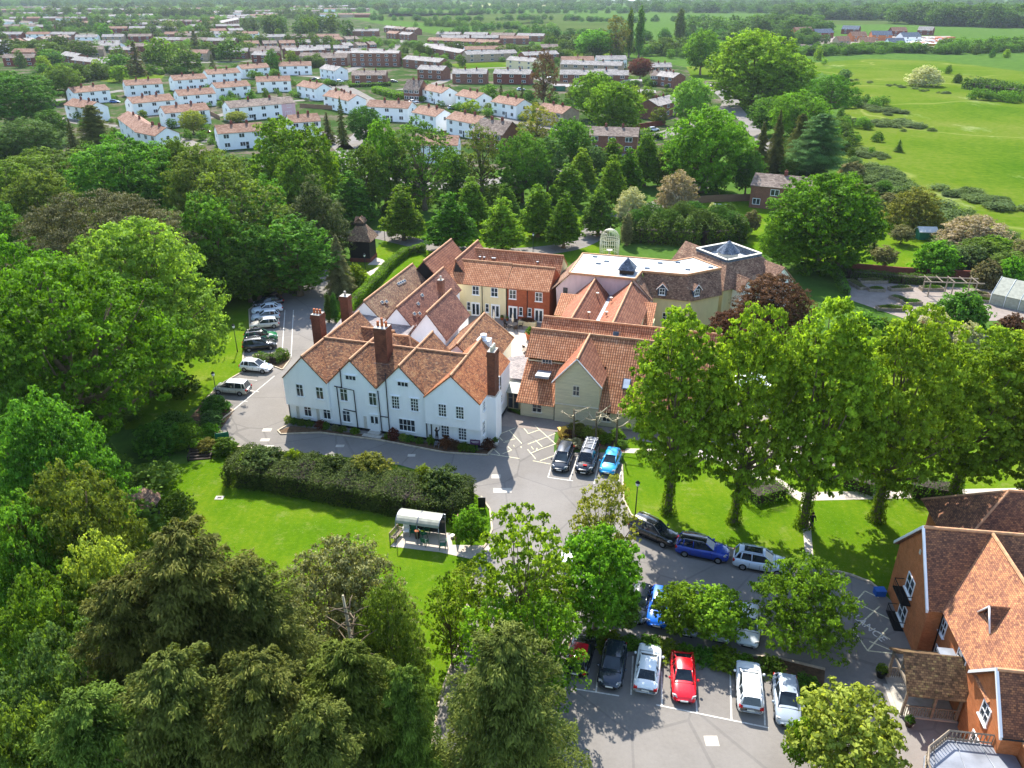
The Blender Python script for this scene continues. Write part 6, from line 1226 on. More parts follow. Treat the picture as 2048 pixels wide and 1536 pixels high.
# pergola, raised beds, greenhouse in the walled garden
r = empty('pergola', (*G(1895, 590), 0), R(-6), 'weathered timber pergola over the raised beds in the walled garden', 'pergola')
for x in (-3.5, 0, 3.5):
    for y in (-1.2, 1.2): g = MB(); g.box(x-.08, x+.08, y-.08, y+.08, 0, 2.4, 0); g.build('post', 'timber', r)
    g = MB(); g.tube([(x, 1.2, 1.5), (x+.8, 1.2, 2.35)], .05, 0, 4); g.build('brace', 'timber', r)
for y in (-1.2, 1.2): g = MB(); g.box(-4.6, 4.6, y-.06, y+.06, 2.4, 2.56, 0); g.build('beam', 'timber', r)
for k in range(5): g = MB(); g.box(-3.6+k*1.8-.05, -3.6+k*1.8+.05, -1.6, 1.6, 2.56, 2.68, 0); g.build('rafter', 'timber', r)
for k, (u, v, a, b, rz, tn) in enumerate([(1712, 572, 1.4, 4.2, .2, 'grey'), (1745, 565, 4.6, 1.4, 0, 'grey'), (1752, 582, 2.6, 1.2, -.1, 'darktimber'), (1800, 580, 3.8, 1.2, .1, 'bramble'), (1800, 602, 1.2, 3.4, .5, 'bramble'), (1822, 608, 3.0, 1.4, .1, 'mid'), (1862, 580, 3.6, 1.3, 0, 'mid'), (1955, 592, 3.4, 1.4, -.2, 'grey'), (1965, 604, 3.0, 1.1, -.4, 'mid'), (1780, 620, 4, 1.4, -.1, 'mid')]):
    x, y = G(u, v); r = empty('raised_bed', (x, y, .03), rz, 'timber-edged raised vegetable bed in the walled garden', 'raised bed', 'raised beds in the walled garden'); g = MB()
    for q in ((-a/2, a/2, -b/2, -b/2+.1), (-a/2, a/2, b/2-.1, b/2), (-a/2, -a/2+.1, -b/2+.1, b/2-.1), (a/2-.1, a/2, -b/2+.1, b/2-.1)): g.box(*q, 0, .5, 0)
    g.build('edging', 'timber', r); g = MB(); g.box(-a/2+.1, a/2-.1, -b/2+.1, b/2-.1, 0, .4, 0); g.build('soil', 'soil', r)
    o = bpy.data.objects.new('planting', PROTO['bush'][2]); COL.objects.link(o); o.parent = r; o.location = (0, 0, .3); o.scale = (a/4.6, b/4.6, .16); o.material_slots[0].link = 'OBJECT'; o.material_slots[0].material = LEAF['mid' if tn == 'darktimber' else tn]
a, b = G(1978, 608), G(2120, 640); ang = math.atan2(b[1]-a[1], b[0]-a[0]); r = empty('greenhouse', (*a, 0), ang, 'white framed glass greenhouse at the right edge of the walled garden', 'greenhouse'); L_ = 16
g = MB(); walls(g, 0, L_, 0, 7, 0, 1.8, 3.6, 'x'); gable(g, 0, L_, 0, 7, 1.8, 3.6, 'x', over=.1, ends=(0, 0), th=.04, lift=.02); g.build('glazing', 'canopy', r)
for k in range(9):
    x = k*2; g = MB(); g.tube([(x, -.06, 0), (x, -.08, 1.82), (x, 3.5, 3.68), (x, 7.08, 1.82), (x, 7.06, 0)], .05, 0, 4); g.build('glazing_bar', 'whitepaint', r)
g = MB(); x, y = G(1655, 757); 
# marquee-like white roofs behind the limes
for k, (u, v, a, b) in enumerate([(1500, 795, 4.2, 3.2), (1320, 795, 0, 0)]):
    if a: x, y = G(u, v); r = empty('marquee', (x, y, 0), R(-12), 'white canvas marquee glimpsed between the second and third lime trees', 'marquee'); g = MB(); slab(g, [(-a/2, -b/2, 2.2), (a/2, -b/2, 2.2), (0, 0, 3.3)], .04); slab(g, [(a/2, -b/2, 2.2), (a/2, b/2, 2.2), (0, 0, 3.3)], .04); slab(g, [(a/2, b/2, 2.2), (-a/2, b/2, 2.2), (0, 0, 3.3)], .04); slab(g, [(-a/2, b/2, 2.2), (-a/2, -b/2, 2.2), (0, 0, 3.3)], .04); g.build('canopy', 'whitepaint', r)
    if a:
        for sx in (-1, 1):
            for sy in (-1, 1): g = MB(); g.tube([(sx*(a/2-.1), sy*(b/2-.1), 0), (sx*(a/2-.1), sy*(b/2-.1), 2.2)], .05, 0, 6); g.build('pole', 'whitepaint', r)
# walls and fences
def wall_line(name, pts, h, th, mat, label, cat='wall', raw=False):
    P_ = [G(u, v) for u, v in pts] if not raw else pts; c = P_[0]; g = MB()
    for a, b in zip(P_[:-1], P_[1:]): g.obox(((a[0]+b[0])/2-c[0], (a[1]+b[1])/2-c[1]), (b[0]-a[0], b[1]-a[1]), th, h, -.05, 0)
    o = g.build(name, mat); o.location = (c[0], c[1], 0); return tag(o, label, cat)
wall_line('garden_wall', [(1665, 538), (1685, 542), (1800, 552), (1880, 556), (1980, 562)], 1.6, .3, 'darkbrick', 'brick wall along the far side of the walled garden')
wall_line('garden_fence', [(1380, 408), (1430, 404), (1500, 402)], 1.7, .08, 'fence', 'wooden fence left of the detached brown house', 'fence')
wall_line('estate_fence', [(150, 143), (215, 137)], 1.6, .1, 'fence', 'wooden fence along the small green field', 'fence'); wall_line('estate_wall', [(1175, 262), (1210, 268), (1330, 250)], 1.8, .2, 'darkbrick', 'brick wall around the garden at the road bend')
for k, (p, m_) in enumerate([([(1110, 168), (1170, 178)], 'fence'), ([(1185, 150), (1260, 158)], 'fence'), ([(730, 158), (780, 162)], 'fence'), ([(1260, 190), (1330, 200)], 'fence'), ([(600, 215), (700, 222)], 'fence'), ([(410, 225), (440, 240)], 'fence'), ([(1285, 215), (1330, 225)], 'fence'), ([(1200, 200), (1250, 205)], 'fence')]): wall_line('garden_fence', p, 1.7, .1, m_, ['fence behind the pale car', 'fence above the garages', 'fence right of the tall brick houses', 'fence left of the main road', 'fence below the dark-roofed terrace', 'fence by the pale young tree', 'fence near the road bend', 'fence behind the twin green trees'][k]+' on the estate', 'fence')
for k, (u, v, m_) in enumerate([(1125, 182, 'greenplastic'), (1150, 184, 'fence'), (1230, 185, 'fence'), (1290, 196, 'concrete'), (1265, 172, 'fence'), (1320, 165, 'terracotta')]):
    x, y = G(u, v); house((x-4.5, y), (x+4.5, y-.8), 6, 2.3, 2.9, 'tan' if m_ != 'greenplastic' else m_, 'estate_grey', 'low flat garage block near the twin bright green trees', 'garages on the estate', nwin=2, chim=0, detail=0, name='garage', cat='garage')
for k, (u, v) in enumerate([(1165, 166), (1098, 163)]): 
    x, y = G(u, v); r = empty('open_parasol', (x, y, 0), 0, ['white open parasol in a garden left of the garages', 'white open parasol beside the bare brown tree'][k], 'parasol'); g = MB(); g.lathe((0, 0, 2.1), [(2.0, 0), (.02, .8)], 0, 8, False); g.build('canopy', 'whitepaint', r); g = MB(); g.tube([(0, 0, 0), (0, 0, 2.6)], .05, 0, 6); g.build('pole', 'timber', r)
x, y = G(1441, 420); r = empty('football_goal', (x, y, 0), R(-8), 'small pale goal frame on the lawn of the detached house', 'goal'); g = MB(); g.tube([(-2, 0, 0), (-2, 0, 1.3), (2, 0, 1.3), (2, 0, 0)], .06, 0, 6); g.build('goal_frame', 'whitepaint', r)
x, y = G(1447, 187); r = empty('telegraph_pole', (x, y, 0), 0, 'thin dark telegraph pole beside the far road', 'pole'); g = MB(); g.tube([(0, 0, 0), (0, 0, 8)], [.14, .1], 0, 6); g.build('pole', 'darktimber', r); g = MB(); g.box(-.7, .7, -.05, .05, 7.4, 7.5, 0); g.build('crossbar', 'darktimber', r)
# people
def person(loc, rz, label, joints, top, legs, hairc='hair', cat='person'):
    """one continuous skinned body; joints: dict of points in metres, x right, -y forward"""
    J = joints; order = ['pelvis', 'waist', 'chest', 'neck', 'head', 'crown', 'lsh', 'lel', 'lwr', 'lhd', 'rsh', 'rel', 'rwr', 'rhd', 'lhip', 'lkn', 'lan', 'lto', 'rhip', 'rkn', 'ran', 'rto']
    E_ = [('pelvis', 'waist'), ('waist', 'chest'), ('chest', 'neck'), ('neck', 'head'), ('head', 'crown'), ('chest', 'lsh'), ('lsh', 'lel'), ('lel', 'lwr'), ('lwr', 'lhd'), ('chest', 'rsh'), ('rsh', 'rel'), ('rel', 'rwr'), ('rwr', 'rhd'), ('pelvis', 'lhip'), ('lhip', 'lkn'), ('lkn', 'lan'), ('lan', 'lto'), ('pelvis', 'rhip'), ('rhip', 'rkn'), ('rkn', 'ran'), ('ran', 'rto')]
    rad = dict(pelvis=.15, waist=.14, chest=.16, neck=.06, head=.095, crown=.085, lsh=.075, rsh=.075, lel=.05, rel=.05, lwr=.032, rwr=.032, lhd=.035, rhd=.035, lhip=.1, rhip=.1, lkn=.065, rkn=.065, lan=.045, ran=.045, lto=.04, rto=.04)
    me = bpy.data.meshes.new('person'); me.from_pydata([J[k] for k in order], [(order.index(a), order.index(b)) for a, b in E_], []); o = bpy.data.objects.new('person', me); COL.objects.link(o)
    sk_ = o.modifiers.new('skin', 'SKIN'); sb = o.modifiers.new('sub', 'SUBSURF'); sb.levels = 1; sb.render_levels = 1
    sv = me.skin_vertices[0].data if me.skin_vertices else None
    if sv is None: bpy.context.view_layer.objects.active = o; sv = me.skin_vertices[0].data
    for i, k in enumerate(order): sv[i].radius = (rad[k], rad[k]*(.75 if k in ('chest', 'waist', 'pelvis') else 1)); sv[i].use_root = (i == 0)
    bpy.context.view_layer.update(); m2 = bpy.data.meshes.new_from_object(o.evaluated_get(bpy.context.evaluated_depsgraph_get())); bpy.data.objects.remove(o)
    m2.materials.clear(); [m2.materials.append(M[q]) for q in (top, legs, 'skin', 'rubber')]
    hz_, nz, pz = Vector(J['head']), J['neck'][2], J['pelvis'][2]
    hands = [Vector(J['lhd']), Vector(J['rhd'])]
    for p in m2.polygons:
        c = p.center; p.use_smooth = True
        p.material_index = 2 if c.z > nz+.02 and (c-hz_).length < .3 or min((c-h).length for h in hands) < .09 else (3 if c.z < min(J['lan'][2], J['ran'][2])+.03 and pz > .6 else (1 if c.z < pz+.05 else 0))
    b = bpy.data.objects.new('person', m2); COL.objects.link(b); b.location = loc; b.rotation_euler = (0, 0, rz); tag(b, label, cat)
    g = MB(); g.lathe((J['crown'][0], J['crown'][1]+.02, J['head'][2]-.02), [(.09, 0), (.12, .07), (.1, .17), (.02, .22)], 0, 10); g.build('hair', hairc, b)
    return b
base = dict(pelvis=(0, 0, .92), waist=(0, 0, 1.08), chest=(0, 0, 1.32), neck=(0, 0, 1.5), head=(0, -.01, 1.62), crown=(0, 0, 1.7), lsh=(-.2, 0, 1.42), rsh=(.2, 0, 1.42), lhip=(-.1, 0, .86), rhip=(.1, 0, .86), lkn=(-.11, -.05, .48), rkn=(.11, .03, .48), lan=(-.11, .08, .08), ran=(.11, -.2, .08), lto=(-.11, -.06, .04), rto=(.11, -.36, .04), lel=(-.26, .05, 1.16), rel=(.26, -.08, 1.16), lwr=(-.26, .0, .94), rwr=(.24, -.22, .98), lhd=(-.26, -.02, .86), rhd=(.24, -.28, .92))
person((*G(1621, 1058), .03), R(10), 'person in dark clothes walking on the path between the lime trees', base, 'cloth', 'denim')
up_ = dict(base); up_.update(lel=(-.25, -.2, 1.5), lwr=(-.18, -.42, 1.62), lhd=(-.16, -.5, 1.68), rel=(.25, -.2, 1.3), rwr=(.2, -.42, 1.4), rhd=(.18, -.5, 1.44), lan=(-.11, 0, .08), ran=(.11, 0, .08), lto=(-.11, -.15, .04), rto=(.11, -.15, .04), lkn=(-.11, 0, .48), rkn=(.11, 0, .48))
x, y = W.w(18.25, -.95); person((x, y, .55), R(-16)+math.pi, 'person in black on a small step ladder cleaning the manor window', up_, 'cloth', 'cloth')
r = W.thing('step_ladder', 18.25, -.95, 'small pale step ladder under the person at the manor window', 'ladder'); g = MB()
for k in range(2): g.box(18.0, 18.5, -1.15+k*.1, -.8+k*.05, .24+k*.27, .28+k*.27, 0)
g.build('tread', 'alloy', r)
for s in (18.0, 18.5):
    g = MB(); g.tube([(s, -1.35, 0), (s, -.95, .55)], .025, 0, 5); g.tube([(s, -.6, 0), (s, -.85, .55)], .025, 0, 5); g.build('side_frame', 'alloy', r)
# ================================================================== hedges and planting
hedge('yew_hedge', px([(492, 948), (560, 957), (640, 972), (740, 990), (830, 1008), (915, 1016)]), 4.8, 2.2, 'yew', 'massive dark clipped yew hedge between the front lawn and the drive', L=.34, W=.11, dens=95, lumps=.16, seed=1)
for u, v, h, w_, tn, lb in [(742, 965, 3.0, 4.4, 'golden', 'golden-topped yew mound growing out of the big dark hedge'), (850, 985, 2.8, 2.4, 'lime', 'bright young growth in the right half of the dark hedge'), (885, 1003, 3.3, 5.0, 'yew', 'tall ragged yew mound at the right end of the dark hedge'), (590, 950, 2.7, 2.2, 'lime', 'bright sapling poking through the dark hedge left of centre'), (530, 950, 2.8, 5, 'yew', 'rounded yew mound at the left end of the dark hedge'), (670, 965, 2.8, 4, 'yew', 'dark yew mound in the middle of the dark hedge')]:
    x, y = G(u, v); put_tree('bush', (x, y), h, w_, tn, lb, None, 'yew_mound', 'shrub')
hedge('clipped_hedge', px([(845, 503), (810, 512), (780, 535), (755, 565), (722, 598), (700, 622), (690, 645)]), 1.3, 1.5, 'bright', 'long bright green clipped hedge curving from the lane to the manor', L=.2, W=.14, dens=110, lumps=.06, seed=2)
hedge('island_hedge', px([(520, 722), (545, 727), (568, 716)]), 1.5, 1.1, 'mid', 'small clipped hedge island beside the white hatchback', dens=90, lumps=.05, seed=3)
hedge('laurel_hedge', px([(1270, 480), (1330, 484), (1400, 488), (1470, 482)]), 5, 4.2, 'dark', 'tall dark layered hedge behind the pavilion', L=.5, W=.25, dens=26, lumps=.35, seed=4)
hedge('garden_hedge', px([(1668, 540), (1700, 556), (1800, 566), (1880, 570)]), 1.6, 1.6, 'dark', 'dark clipped hedge inside the walled garden wall', dens=60, lumps=.08, seed=5)
hedge('garden_hedge', px([(1672, 550), (1690, 590)]), 1.2, 1.3, 'mid', 'short clipped hedge at the left side of the walled garden', dens=60, lumps=.08, seed=6)
for k, (a, b, h) in enumerate([((1500, 1000), (1560, 985), 1.5), ((1690, 965), (1750, 985), 1.8), ((1820, 985), (1900, 1000), 2.2), ((1930, 1040), (2060, 1060), 2.0)]):
    hedge('shrub_hedge', px([a, b]), 2.6, h, 'mid', ['low shrub band under the second lime tree', 'dark rounded hedge under the third lime tree', 'shrub band under the right-hand lime trees', 'shrub band behind the orange brick house'][k], dens=45, lumps=.3, seed=7+k)
hedge('estate_hedge', px([(1170, 270), (1240, 285), (1320, 278)]), 2, 1.8, 'dark', 'dark hedge at the foot of the pale green tree by the road bend', L=.6, W=.4, dens=10, lumps=.1, seed=12)
hedge('estate_hedge', px([(700, 175), (780, 172)]), 2, 1.8, 'mid', 'clipped hedge in front of the tall brick houses', L=.6, W=.4, dens=9, lumps=.1, seed=13); hedge('estate_hedge', px([(755, 185), (800, 198)]), 5, 2.6, 'bright', 'stepped bright hedge block in front of the tall brick houses', L=.6, W=.4, dens=9, lumps=.1, seed=14)
hedge('meadow_hedge', px([(1945, 178), (2000, 188), (2100, 200)]), 9, 4.5, 'dark', 'long dark hedge mass at the right of the meadow', L=1, W=.7, dens=4, lumps=.3, seed=15)
hedge('roadside_hedge', px([(900, 392), (960, 388), (1060, 372), (1110, 364)]), 2, 1.6, 'dark', 'low dark hedge behind the conical trees along the road', L=.4, W=.3, dens=20, lumps=.1, seed=16)
for k, (u, v, h, w_) in enumerate([(1268, 474, 5.4, 6), (1300, 470, 6.4, 7), (1335, 478, 5.8, 7), (1362, 470, 6.6, 7.5), (1398, 480, 6.0, 7.5), (1430, 472, 6.2, 7), (1462, 478, 5.4, 7), (1382, 462, 6, 7), (1450, 462, 5.6, 6)]):
    x, y = G(u, v); put_tree('pine' if 0 else 'holm', (x, y), h, w_, 'dark', 'dark dense evergreen rising out of the tall hedge behind the pavilion', 'evergreens of the tall hedge', 'evergreen_shrub', 'shrub')
def shrub(u, v, w_, h, tn, lb, key='smallbush', grp=None, nm='shrub'):
    x, y = G(u, v); return put_tree(key, (x, y), h, w_, tn, lb, grp, nm, 'shrub')
for k, (x, tn, w_, h) in enumerate([(.2, 'yellow', 1.0, .9), (1.0, 'mid', 1.0, .7), (1.9, 'olive', 1.0, .7), (2.8, 'mid', 1.1, .7), (4.2, 'maroon', 1.3, .9), (4.9, 'mid', 1.0, .8), (6.0, 'grey', .9, .6), (6.9, 'olive', 1.1, .6), (8.4, 'bright', 1.1, .6), (12.4, 'bright', .9, .6), (13.1, 'maroon', 1.3, 1.3), (14.2, 'yellow', 1.0, .8), (15.0, 'mid', 1.1, .7), (16.1, 'mid', 1.0, .6), (17.4, 'bright', .9, 1.1), (19.2, 'maroon', 1.7, 1.2), (20.2, 'copper', 1.2, .9), (21.2, 'mid', 1.6, .7), (22.3, 'mid', 1.0, .8), (23.6, 'copper', 1.5, 1.1)]):
    p = W.w(x, -.75 if x < 23.4 else .2); put_tree('smallbush', p, h, w_, tn, {'yellow': 'yellow-green', 'mid': 'mid green', 'olive': 'olive green', 'maroon': 'dark red', 'grey': 'grey green', 'bright': 'bright green', 'copper': 'copper-brown'}[tn]+' shrub in the bed along the manor front', 'shrubs along the manor front', 'shrub', 'shrub')
for u, v, w_, h, tn, lb in [(1137, 880, 1.6, 1.2, 'copper', 'brown heathery shrub beside the dark grey people carrier'), (1152, 868, 2.2, 1.4, 'golden', 'bronze green shrub under the left pollard'), (1172, 872, 2.0, 1.1, 'yellow', 'yellow flowering shrub between the left and middle pollards'), (1194, 876, 2.0, 1.1, 'yellow', 'pale yellow shrub under the middle pollard'), (1210, 884, 1.8, 1, 'bright', 'bright green shrub right of the middle pollard'), (1125, 897, 1.4, 1.1, 'grey', 'grey green shrub at the left tip of the bed'), (1232, 878, 1.8, 1.2, 'bright', 'bright shrub under the right pollard'), (1148, 893, 2, .9, 'pinkblossom', 'pinkish heather patch in the bed'), (1243, 893, 1.5, .7, 'mid', 'dark low shrub behind the light blue car'),
    (432, 824, 3.2, 1.9, 'dark', 'dark bush around the lower left lamp post'), (425, 850, 2.6, 1.6, 'bluegreen', 'blue-green bush below the lower left lamp post'), (420, 872, 2.4, 1.4, 'bright', 'bright leafy bush at the bed edge'), (452, 905, 2.6, 1.6, 'mid', 'round bush in front of the green sign board'), (415, 900, 2.4, 1.2, 'golden', 'olive bush beside the garden steps'), (350, 870, 4, 2.6, 'dark', 'dark laurel mass left of the garden steps'), (320, 900, 5, 3, 'mid', 'mid green laurel mass under the big oak'), (375, 890, 4, 2.2, 'bright', 'bright sapling clump under the big oak'),
    (560, 708, 1.2, .9, 'bright', 'small bright shrub at the foot of the island lamp post')]:
    shrub(u, v, w_, h, tn, lb, 'bush' if w_ > 2 else 'smallbush')
for k, (x, y) in enumerate([W.w(x, y) for x, y in [(21.3, 18.5), (21.2, 16.9), (21.0, 15.4), (21.9, 19.8)]]): put_tree('smallbush', (x, y), 1.0, 1.4, ['bright', 'yellow', 'mid', 'pinkblossom'][k], ['bright green', 'yellow', 'mid green', 'pink flowered'][k]+' shrub in the curved courtyard bed', None, 'shrub', 'shrub')
# ================================================================== trees: (foot u, foot v, top v, crown width in px)
LM = 'mature lime trees in a row on the right lawn'
for a in [(1335, 1025, 606, 194, 'lime1', 'lime', 'tall bright lime tree with ivied trunk, first from the left in the row'), (1468, 1045, 612, 176, 'lime2', 'lime', 'tall bright lime tree second in the row, left of the marquee'), (1606, 1052, 590, 222, 'lime1', 'lime', 'tall broad lime tree third in the row, right of the marquee'), (1752, 1040, 612, 205, 'lime2', 'lime', 'tall lime tree fourth in the row behind the dark path'), (1902, 1010, 652, 205, 'lime1', 'lime', 'tall lime tree fifth in the row above the orange house'), (2040, 1025, 610, 240, 'lime2', 'lime', 'lime tree at the right edge of the photo')]: tree_b(*a, LM)
CN = 'conical trees along the lane'
for i, a in enumerate([(708, 448, 345, 88), (808, 480, 372, 92), (905, 500, 392, 92), (944, 452, 357, 74), (1005, 505, 400, 84), (1012, 445, 368, 66), (1075, 474, 370, 78), (1127, 496, 392, 80), (1135, 412, 326, 76), (1163, 378, 306, 60), (1196, 472, 374, 68), (1222, 418, 318, 72), (1255, 388, 294, 62), (1288, 372, 262, 70), (1222, 352, 280, 56)]):
    tree_b(a[0], a[1], a[2]-6+[0, 5, -4, 3, -2, 6, 1][i % 7], a[3]*[1.12, 1.0, 1.2, 1.05, 1.16, .98][i % 6], 'hornbeam' if i % 2 else 'hornbeam2', ['mid', 'bright', 'oak', 'bright', 'lime'][i % 5] if i not in (14,) else 'bright', 'conical broadleaf tree beside the lane', CN)
for a in [  # near and middle woods, left
 (190, 940, 520, 385, 'oak', 'oak', 'huge spreading oak with dark trunk left of the front lawn'), (60, 800, 470, 260, 'oak', 'oak', 'rounded oak at the left edge behind the huge oak'), (60, 1040, 640, 200, 'oak', 'mid', 'dense tree low at the left edge beside the huge oak'),
 (110, 430, 296, 200, 'big1', 'mid', 'broad tree on the left rim of the woods'), (270, 470, 268, 195, 'big1', 'mid', 'tall dark dome tree in the back of the woods'), (120, 540, 345, 170, 'big2', 'olive', 'olive tree with domed crown left of the dark cedar'), (30, 470, 320, 130, 'big1', 'mid', 'tree at the far left of the woods'), (20, 600, 400, 150, 'big2', 'mid', 'mid green tree at the left edge above the oaks'),
 (430, 480, 290, 150, 'big1', 'olive', 'olive green tree right of the tall dark dome tree'), (370, 440, 280, 120, 'big2', 'mid', 'tree between the dark dome and the olive tree'), (490, 560, 335, 170, 'open', 'olive', 'open-crowned tree above the left car park'), (440, 600, 390, 120, 'mid2', 'mid', 'slender tree right of the dark cedar'), (545, 520, 350, 90, 'open', 'mid', 'light crowned tree left of the conical yew'),
 (578, 440, 235, 110, 'mid2', 'bright', 'very tall bright tree beside the white houses'), (640, 430, 250, 85, 'mid2', 'bright', 'tall bright tree right of the tallest one'), (610, 470, 300, 90, 'mid1', 'mid', 'dark tree between the two tall bright ones'), (690, 400, 300, 70, 'mid2', 'bright', 'bright tree behind the first conical tree'),
 (560, 590, 500, 110, 'mid1', 'olive', 'spreading olive tree at the top of the car park'), (520, 600, 450, 90, 'mid2', 'dark', 'dark tree behind the spreading olive tree'), (740, 430, 290, 75, 'mid2', 'mid', 'tall tree left of the roadside group'), (773, 410, 236, 70, 'mid2', 'bright', 'tall narrow bright tree in the roadside group'), (850, 420, 238, 110, 'open', 'mid', 'tall open tree in front of the nearest white house'), (815, 410, 265, 70, 'open', 'olive', 'thin-crowned tall tree in the roadside group'),
 (905, 400, 300, 60, 'mid1', 'mid', 'rounded tree in the roadside group'), (964, 395, 250, 80, 'open', 'olive', 'feathery half-bare tree in the roadside group'), (1045, 405, 262, 105, 'big1', 'mid', 'broad tree right of the feathery one'), (1095, 390, 275, 75, 'mid2', 'bluegreen', 'blue-green tree in the roadside group'), (1138, 350, 235, 85, 'mid1', 'mid', 'round tree behind the conical trees'), (1073, 300, 208, 72, 'open', 'yellow', 'pale half-open tree by the brown end house'), (1180, 360, 290, 60, 'mid1', 'bluegreen', 'small blue-green tree at the back of the conical trees'),
 (1405, 385, 212, 155, 'low', 'bright', 'large bright tree beside the blossom tree'), (1345, 370, 280, 80, 'mid2', 'olive', 'olive tree left of the large bright tree'), (1225, 272, 160, 104, 'low', 'bright', 'pale bright tree, larger of two in the estate'), (1184, 238, 142, 78, 'mid1', 'bright', 'bright tree, smaller of two in the estate'), (1378, 255, 155, 72, 'mid1', 'vivid', 'yellow-green tree beside the main road'),
 (1400, 150, 58, 64, 'mid1', 'bright', 'round-headed tree on the far verge'), (1500, 215, 56, 165, 'low', 'lime', 'great pale willow-like tree beside the far road'), (1560, 220, 100, 120, 'big1', 'lime', 'pale tree joined to the great pale one'), (1655, 240, 148, 90, 'oak', 'oak', 'dark oak on the left rim of the meadow'), (1590, 285, 180, 110, 'big1', 'bright', 'rounded tree left of the dark oak'), (1530, 270, 195, 70, 'mid1', 'mid', 'small round tree by the far road'), (1628, 352, 225, 118, 'cypress', 'bluegreen', 'feathery grey-green conifer behind the brown house'), (1545, 345, 215, 50, 'spruce', 'conifer', 'narrow dark conifer left of the feathery one'), (1515, 350, 240, 50, 'spruce', 'conifer', 'dark conifer nearest the far lane'), (1590, 340, 225, 50, 'cypress', 'conifer', 'dark conifer tucked behind the feathery one'), (1490, 390, 300, 60, 'mid1', 'dark', 'dark tree left of the brown house'),
 (1632, 540, 343, 205, 'low', 'oak', 'great round oak between pavilion and brown house'), (1560, 545, 430, 90, 'big1', 'bright', 'lower bough tree at the left foot of the great oak'), (1818, 460, 378, 105, 'blossom', 'golden', 'bronze-gold rounded tree at the meadow edge'), (1765, 535, 492, 48, 'young', 'grey', 'grey-green olive-like bush, nearer of two on the garden lawn'), (1800, 488, 450, 42, 'young', 'grey', 'grey-green olive-like bush behind the nearer one'), (1745, 505, 470, 30, 'pine', 'conifer', 'small dark conifer beside the garden bushes'), (1796, 304, 278, 24, 'pine', 'mid', 'lone small tree in the meadow'),
 (1500, 470, 420, 34, 'young', 'grey', 'thin grey sapling on the lawn of the brown house'), (1535, 695, 552, 165, 'ash', 'copper', 'copper beech with purple-brown crown behind the lime trees'), (1450, 700, 620, 70, 'mid1', 'copper', 'lower copper-leaved shrub tree beside the copper beech'),
 (1277, 115, 10, 16, 'column', 'mid', 'tall poplar, right of the pair on the skyline'), (1257, 115, 15, 13, 'column', 'mid', 'tall poplar, left of the pair on the skyline'), (1358, 84, 17, 20, 'column', 'mid', 'lone poplar right of the pair'), (1231, 118, 32, 46, 'open', 'golden', 'golden-brown tree left of the poplars'), (1190, 118, 58, 72, 'mid1', 'bright', 'bright round trees left of the golden one'), (1087, 215, 100, 48, 'open', 'copper', 'bare brown tree among the brick houses'), (1280, 158, 115, 46, 'mid1', 'maroon', 'maroon round tree at the end of the brick terrace'),
 (687, 292, 190, 30, 'pine', 'conifer', 'taller dark spruce beside the white houses'), (658, 288, 222, 36, 'pine', 'conifer', 'shorter dark spruce beside the white houses'), (733, 292, 212, 64, 'mid1', 'dark', 'round dark tree right of the spruces'), (388, 268, 220, 46, 'mid1', 'yellow', 'pale yellow-green round tree in front of a white house'), (475, 247, 222, 40, 'mid1', 'yellow', 'small pale tree by the dark-roofed terrace'), (548, 150, 98, 28, 'mid2', 'mid', 'small upright tree right of the back row'),
 (50, 262, 143, 145, 'big1', 'dark', 'huge dark tree at the left edge by the estate'), (135, 205, 128, 66, 'mid1', 'olive', 'olive round tree left of the green field'), (68, 330, 235, 120, 'big1', 'bluegreen', 'willowy grey-green tree at the left edge'), (200, 310, 208, 72, 'cypress', 'conifer', 'broad dark pine in front of the white houses'), (150, 300, 235, 34, 'pine', 'conifer', 'narrow brownish conifer left of the broad pine'), (20, 330, 255, 70, 'mid1', 'mid', 'small tree at the far left by the willowy one'), (110, 290, 220, 60, 'mid1', 'dark', 'dark tree behind the willowy one'), (300, 345, 285, 60, 'mid1', 'dark', 'dark bushy tree below the lowest white houses'),
 (278, 152, 82, 48, 'farcon', 'conifer', 'tall dark cypress on the green field'), (238, 150, 108, 56, 'far1', 'dark', 'round dark tree left of the cypress'), (330, 142, 75, 60, 'far1', 'mid', 'mid green tree right of the cypress'), (375, 145, 98, 60, 'far1', 'dark', 'dark tree at the right end of the green field'), (392, 100, 58, 30, 'farcon', 'conifer', 'narrow dark conifer further back'), (462, 122, 80, 46, 'far1', 'dark', 'round tree behind the white back row'), (426, 138, 108, 18, 'farcon', 'conifer', 'small pointed conifer behind the white back row'), (105, 135, 98, 44, 'far1', 'dark', 'dark round tree left of the brick rows'),
 (690, 615, 615, 12, 'young', 'mid', 'x')][:-1]:
    u = a; nm = 'conifer_tree' if a[4] in ('spruce', 'cypress', 'pine', 'farcon') else ('poplar_tree' if a[4] == 'column' else 'broadleaf_tree'); tree_b(*a, None, nm)
tree_b(240, 640, 385, 365, 'cedar', 'cedar', 'wide flat-domed dark brownish cedar behind the bright tree', None, 'cedar_tree'); tree_b(430, 560, 430, 90, 'cedar', 'cedar', 'lower right shoulder of brownish cedar foliage', None, 'cedar_tree')
tree_b(312, 790, 440, 335, 'ash', 'vivid', 'brilliant yellow-green domed tree beside the left car park', None)
tree_b(640, 520, 357, 165, 'yewtree', 'yew', 'dark olive conical yew beside the dovecote', None, 'yew_tree'); tree_b(682, 590, 465, 70, 'spruce', 'grey', 'thin silvery grey-green conifer by the bend of the lane', None, 'conifer_tree'); tree_b(712, 572, 532, 46, 'bush', 'lime', 'rounded light green bush by the dovecote path', None, 'shrub', 'shrub')
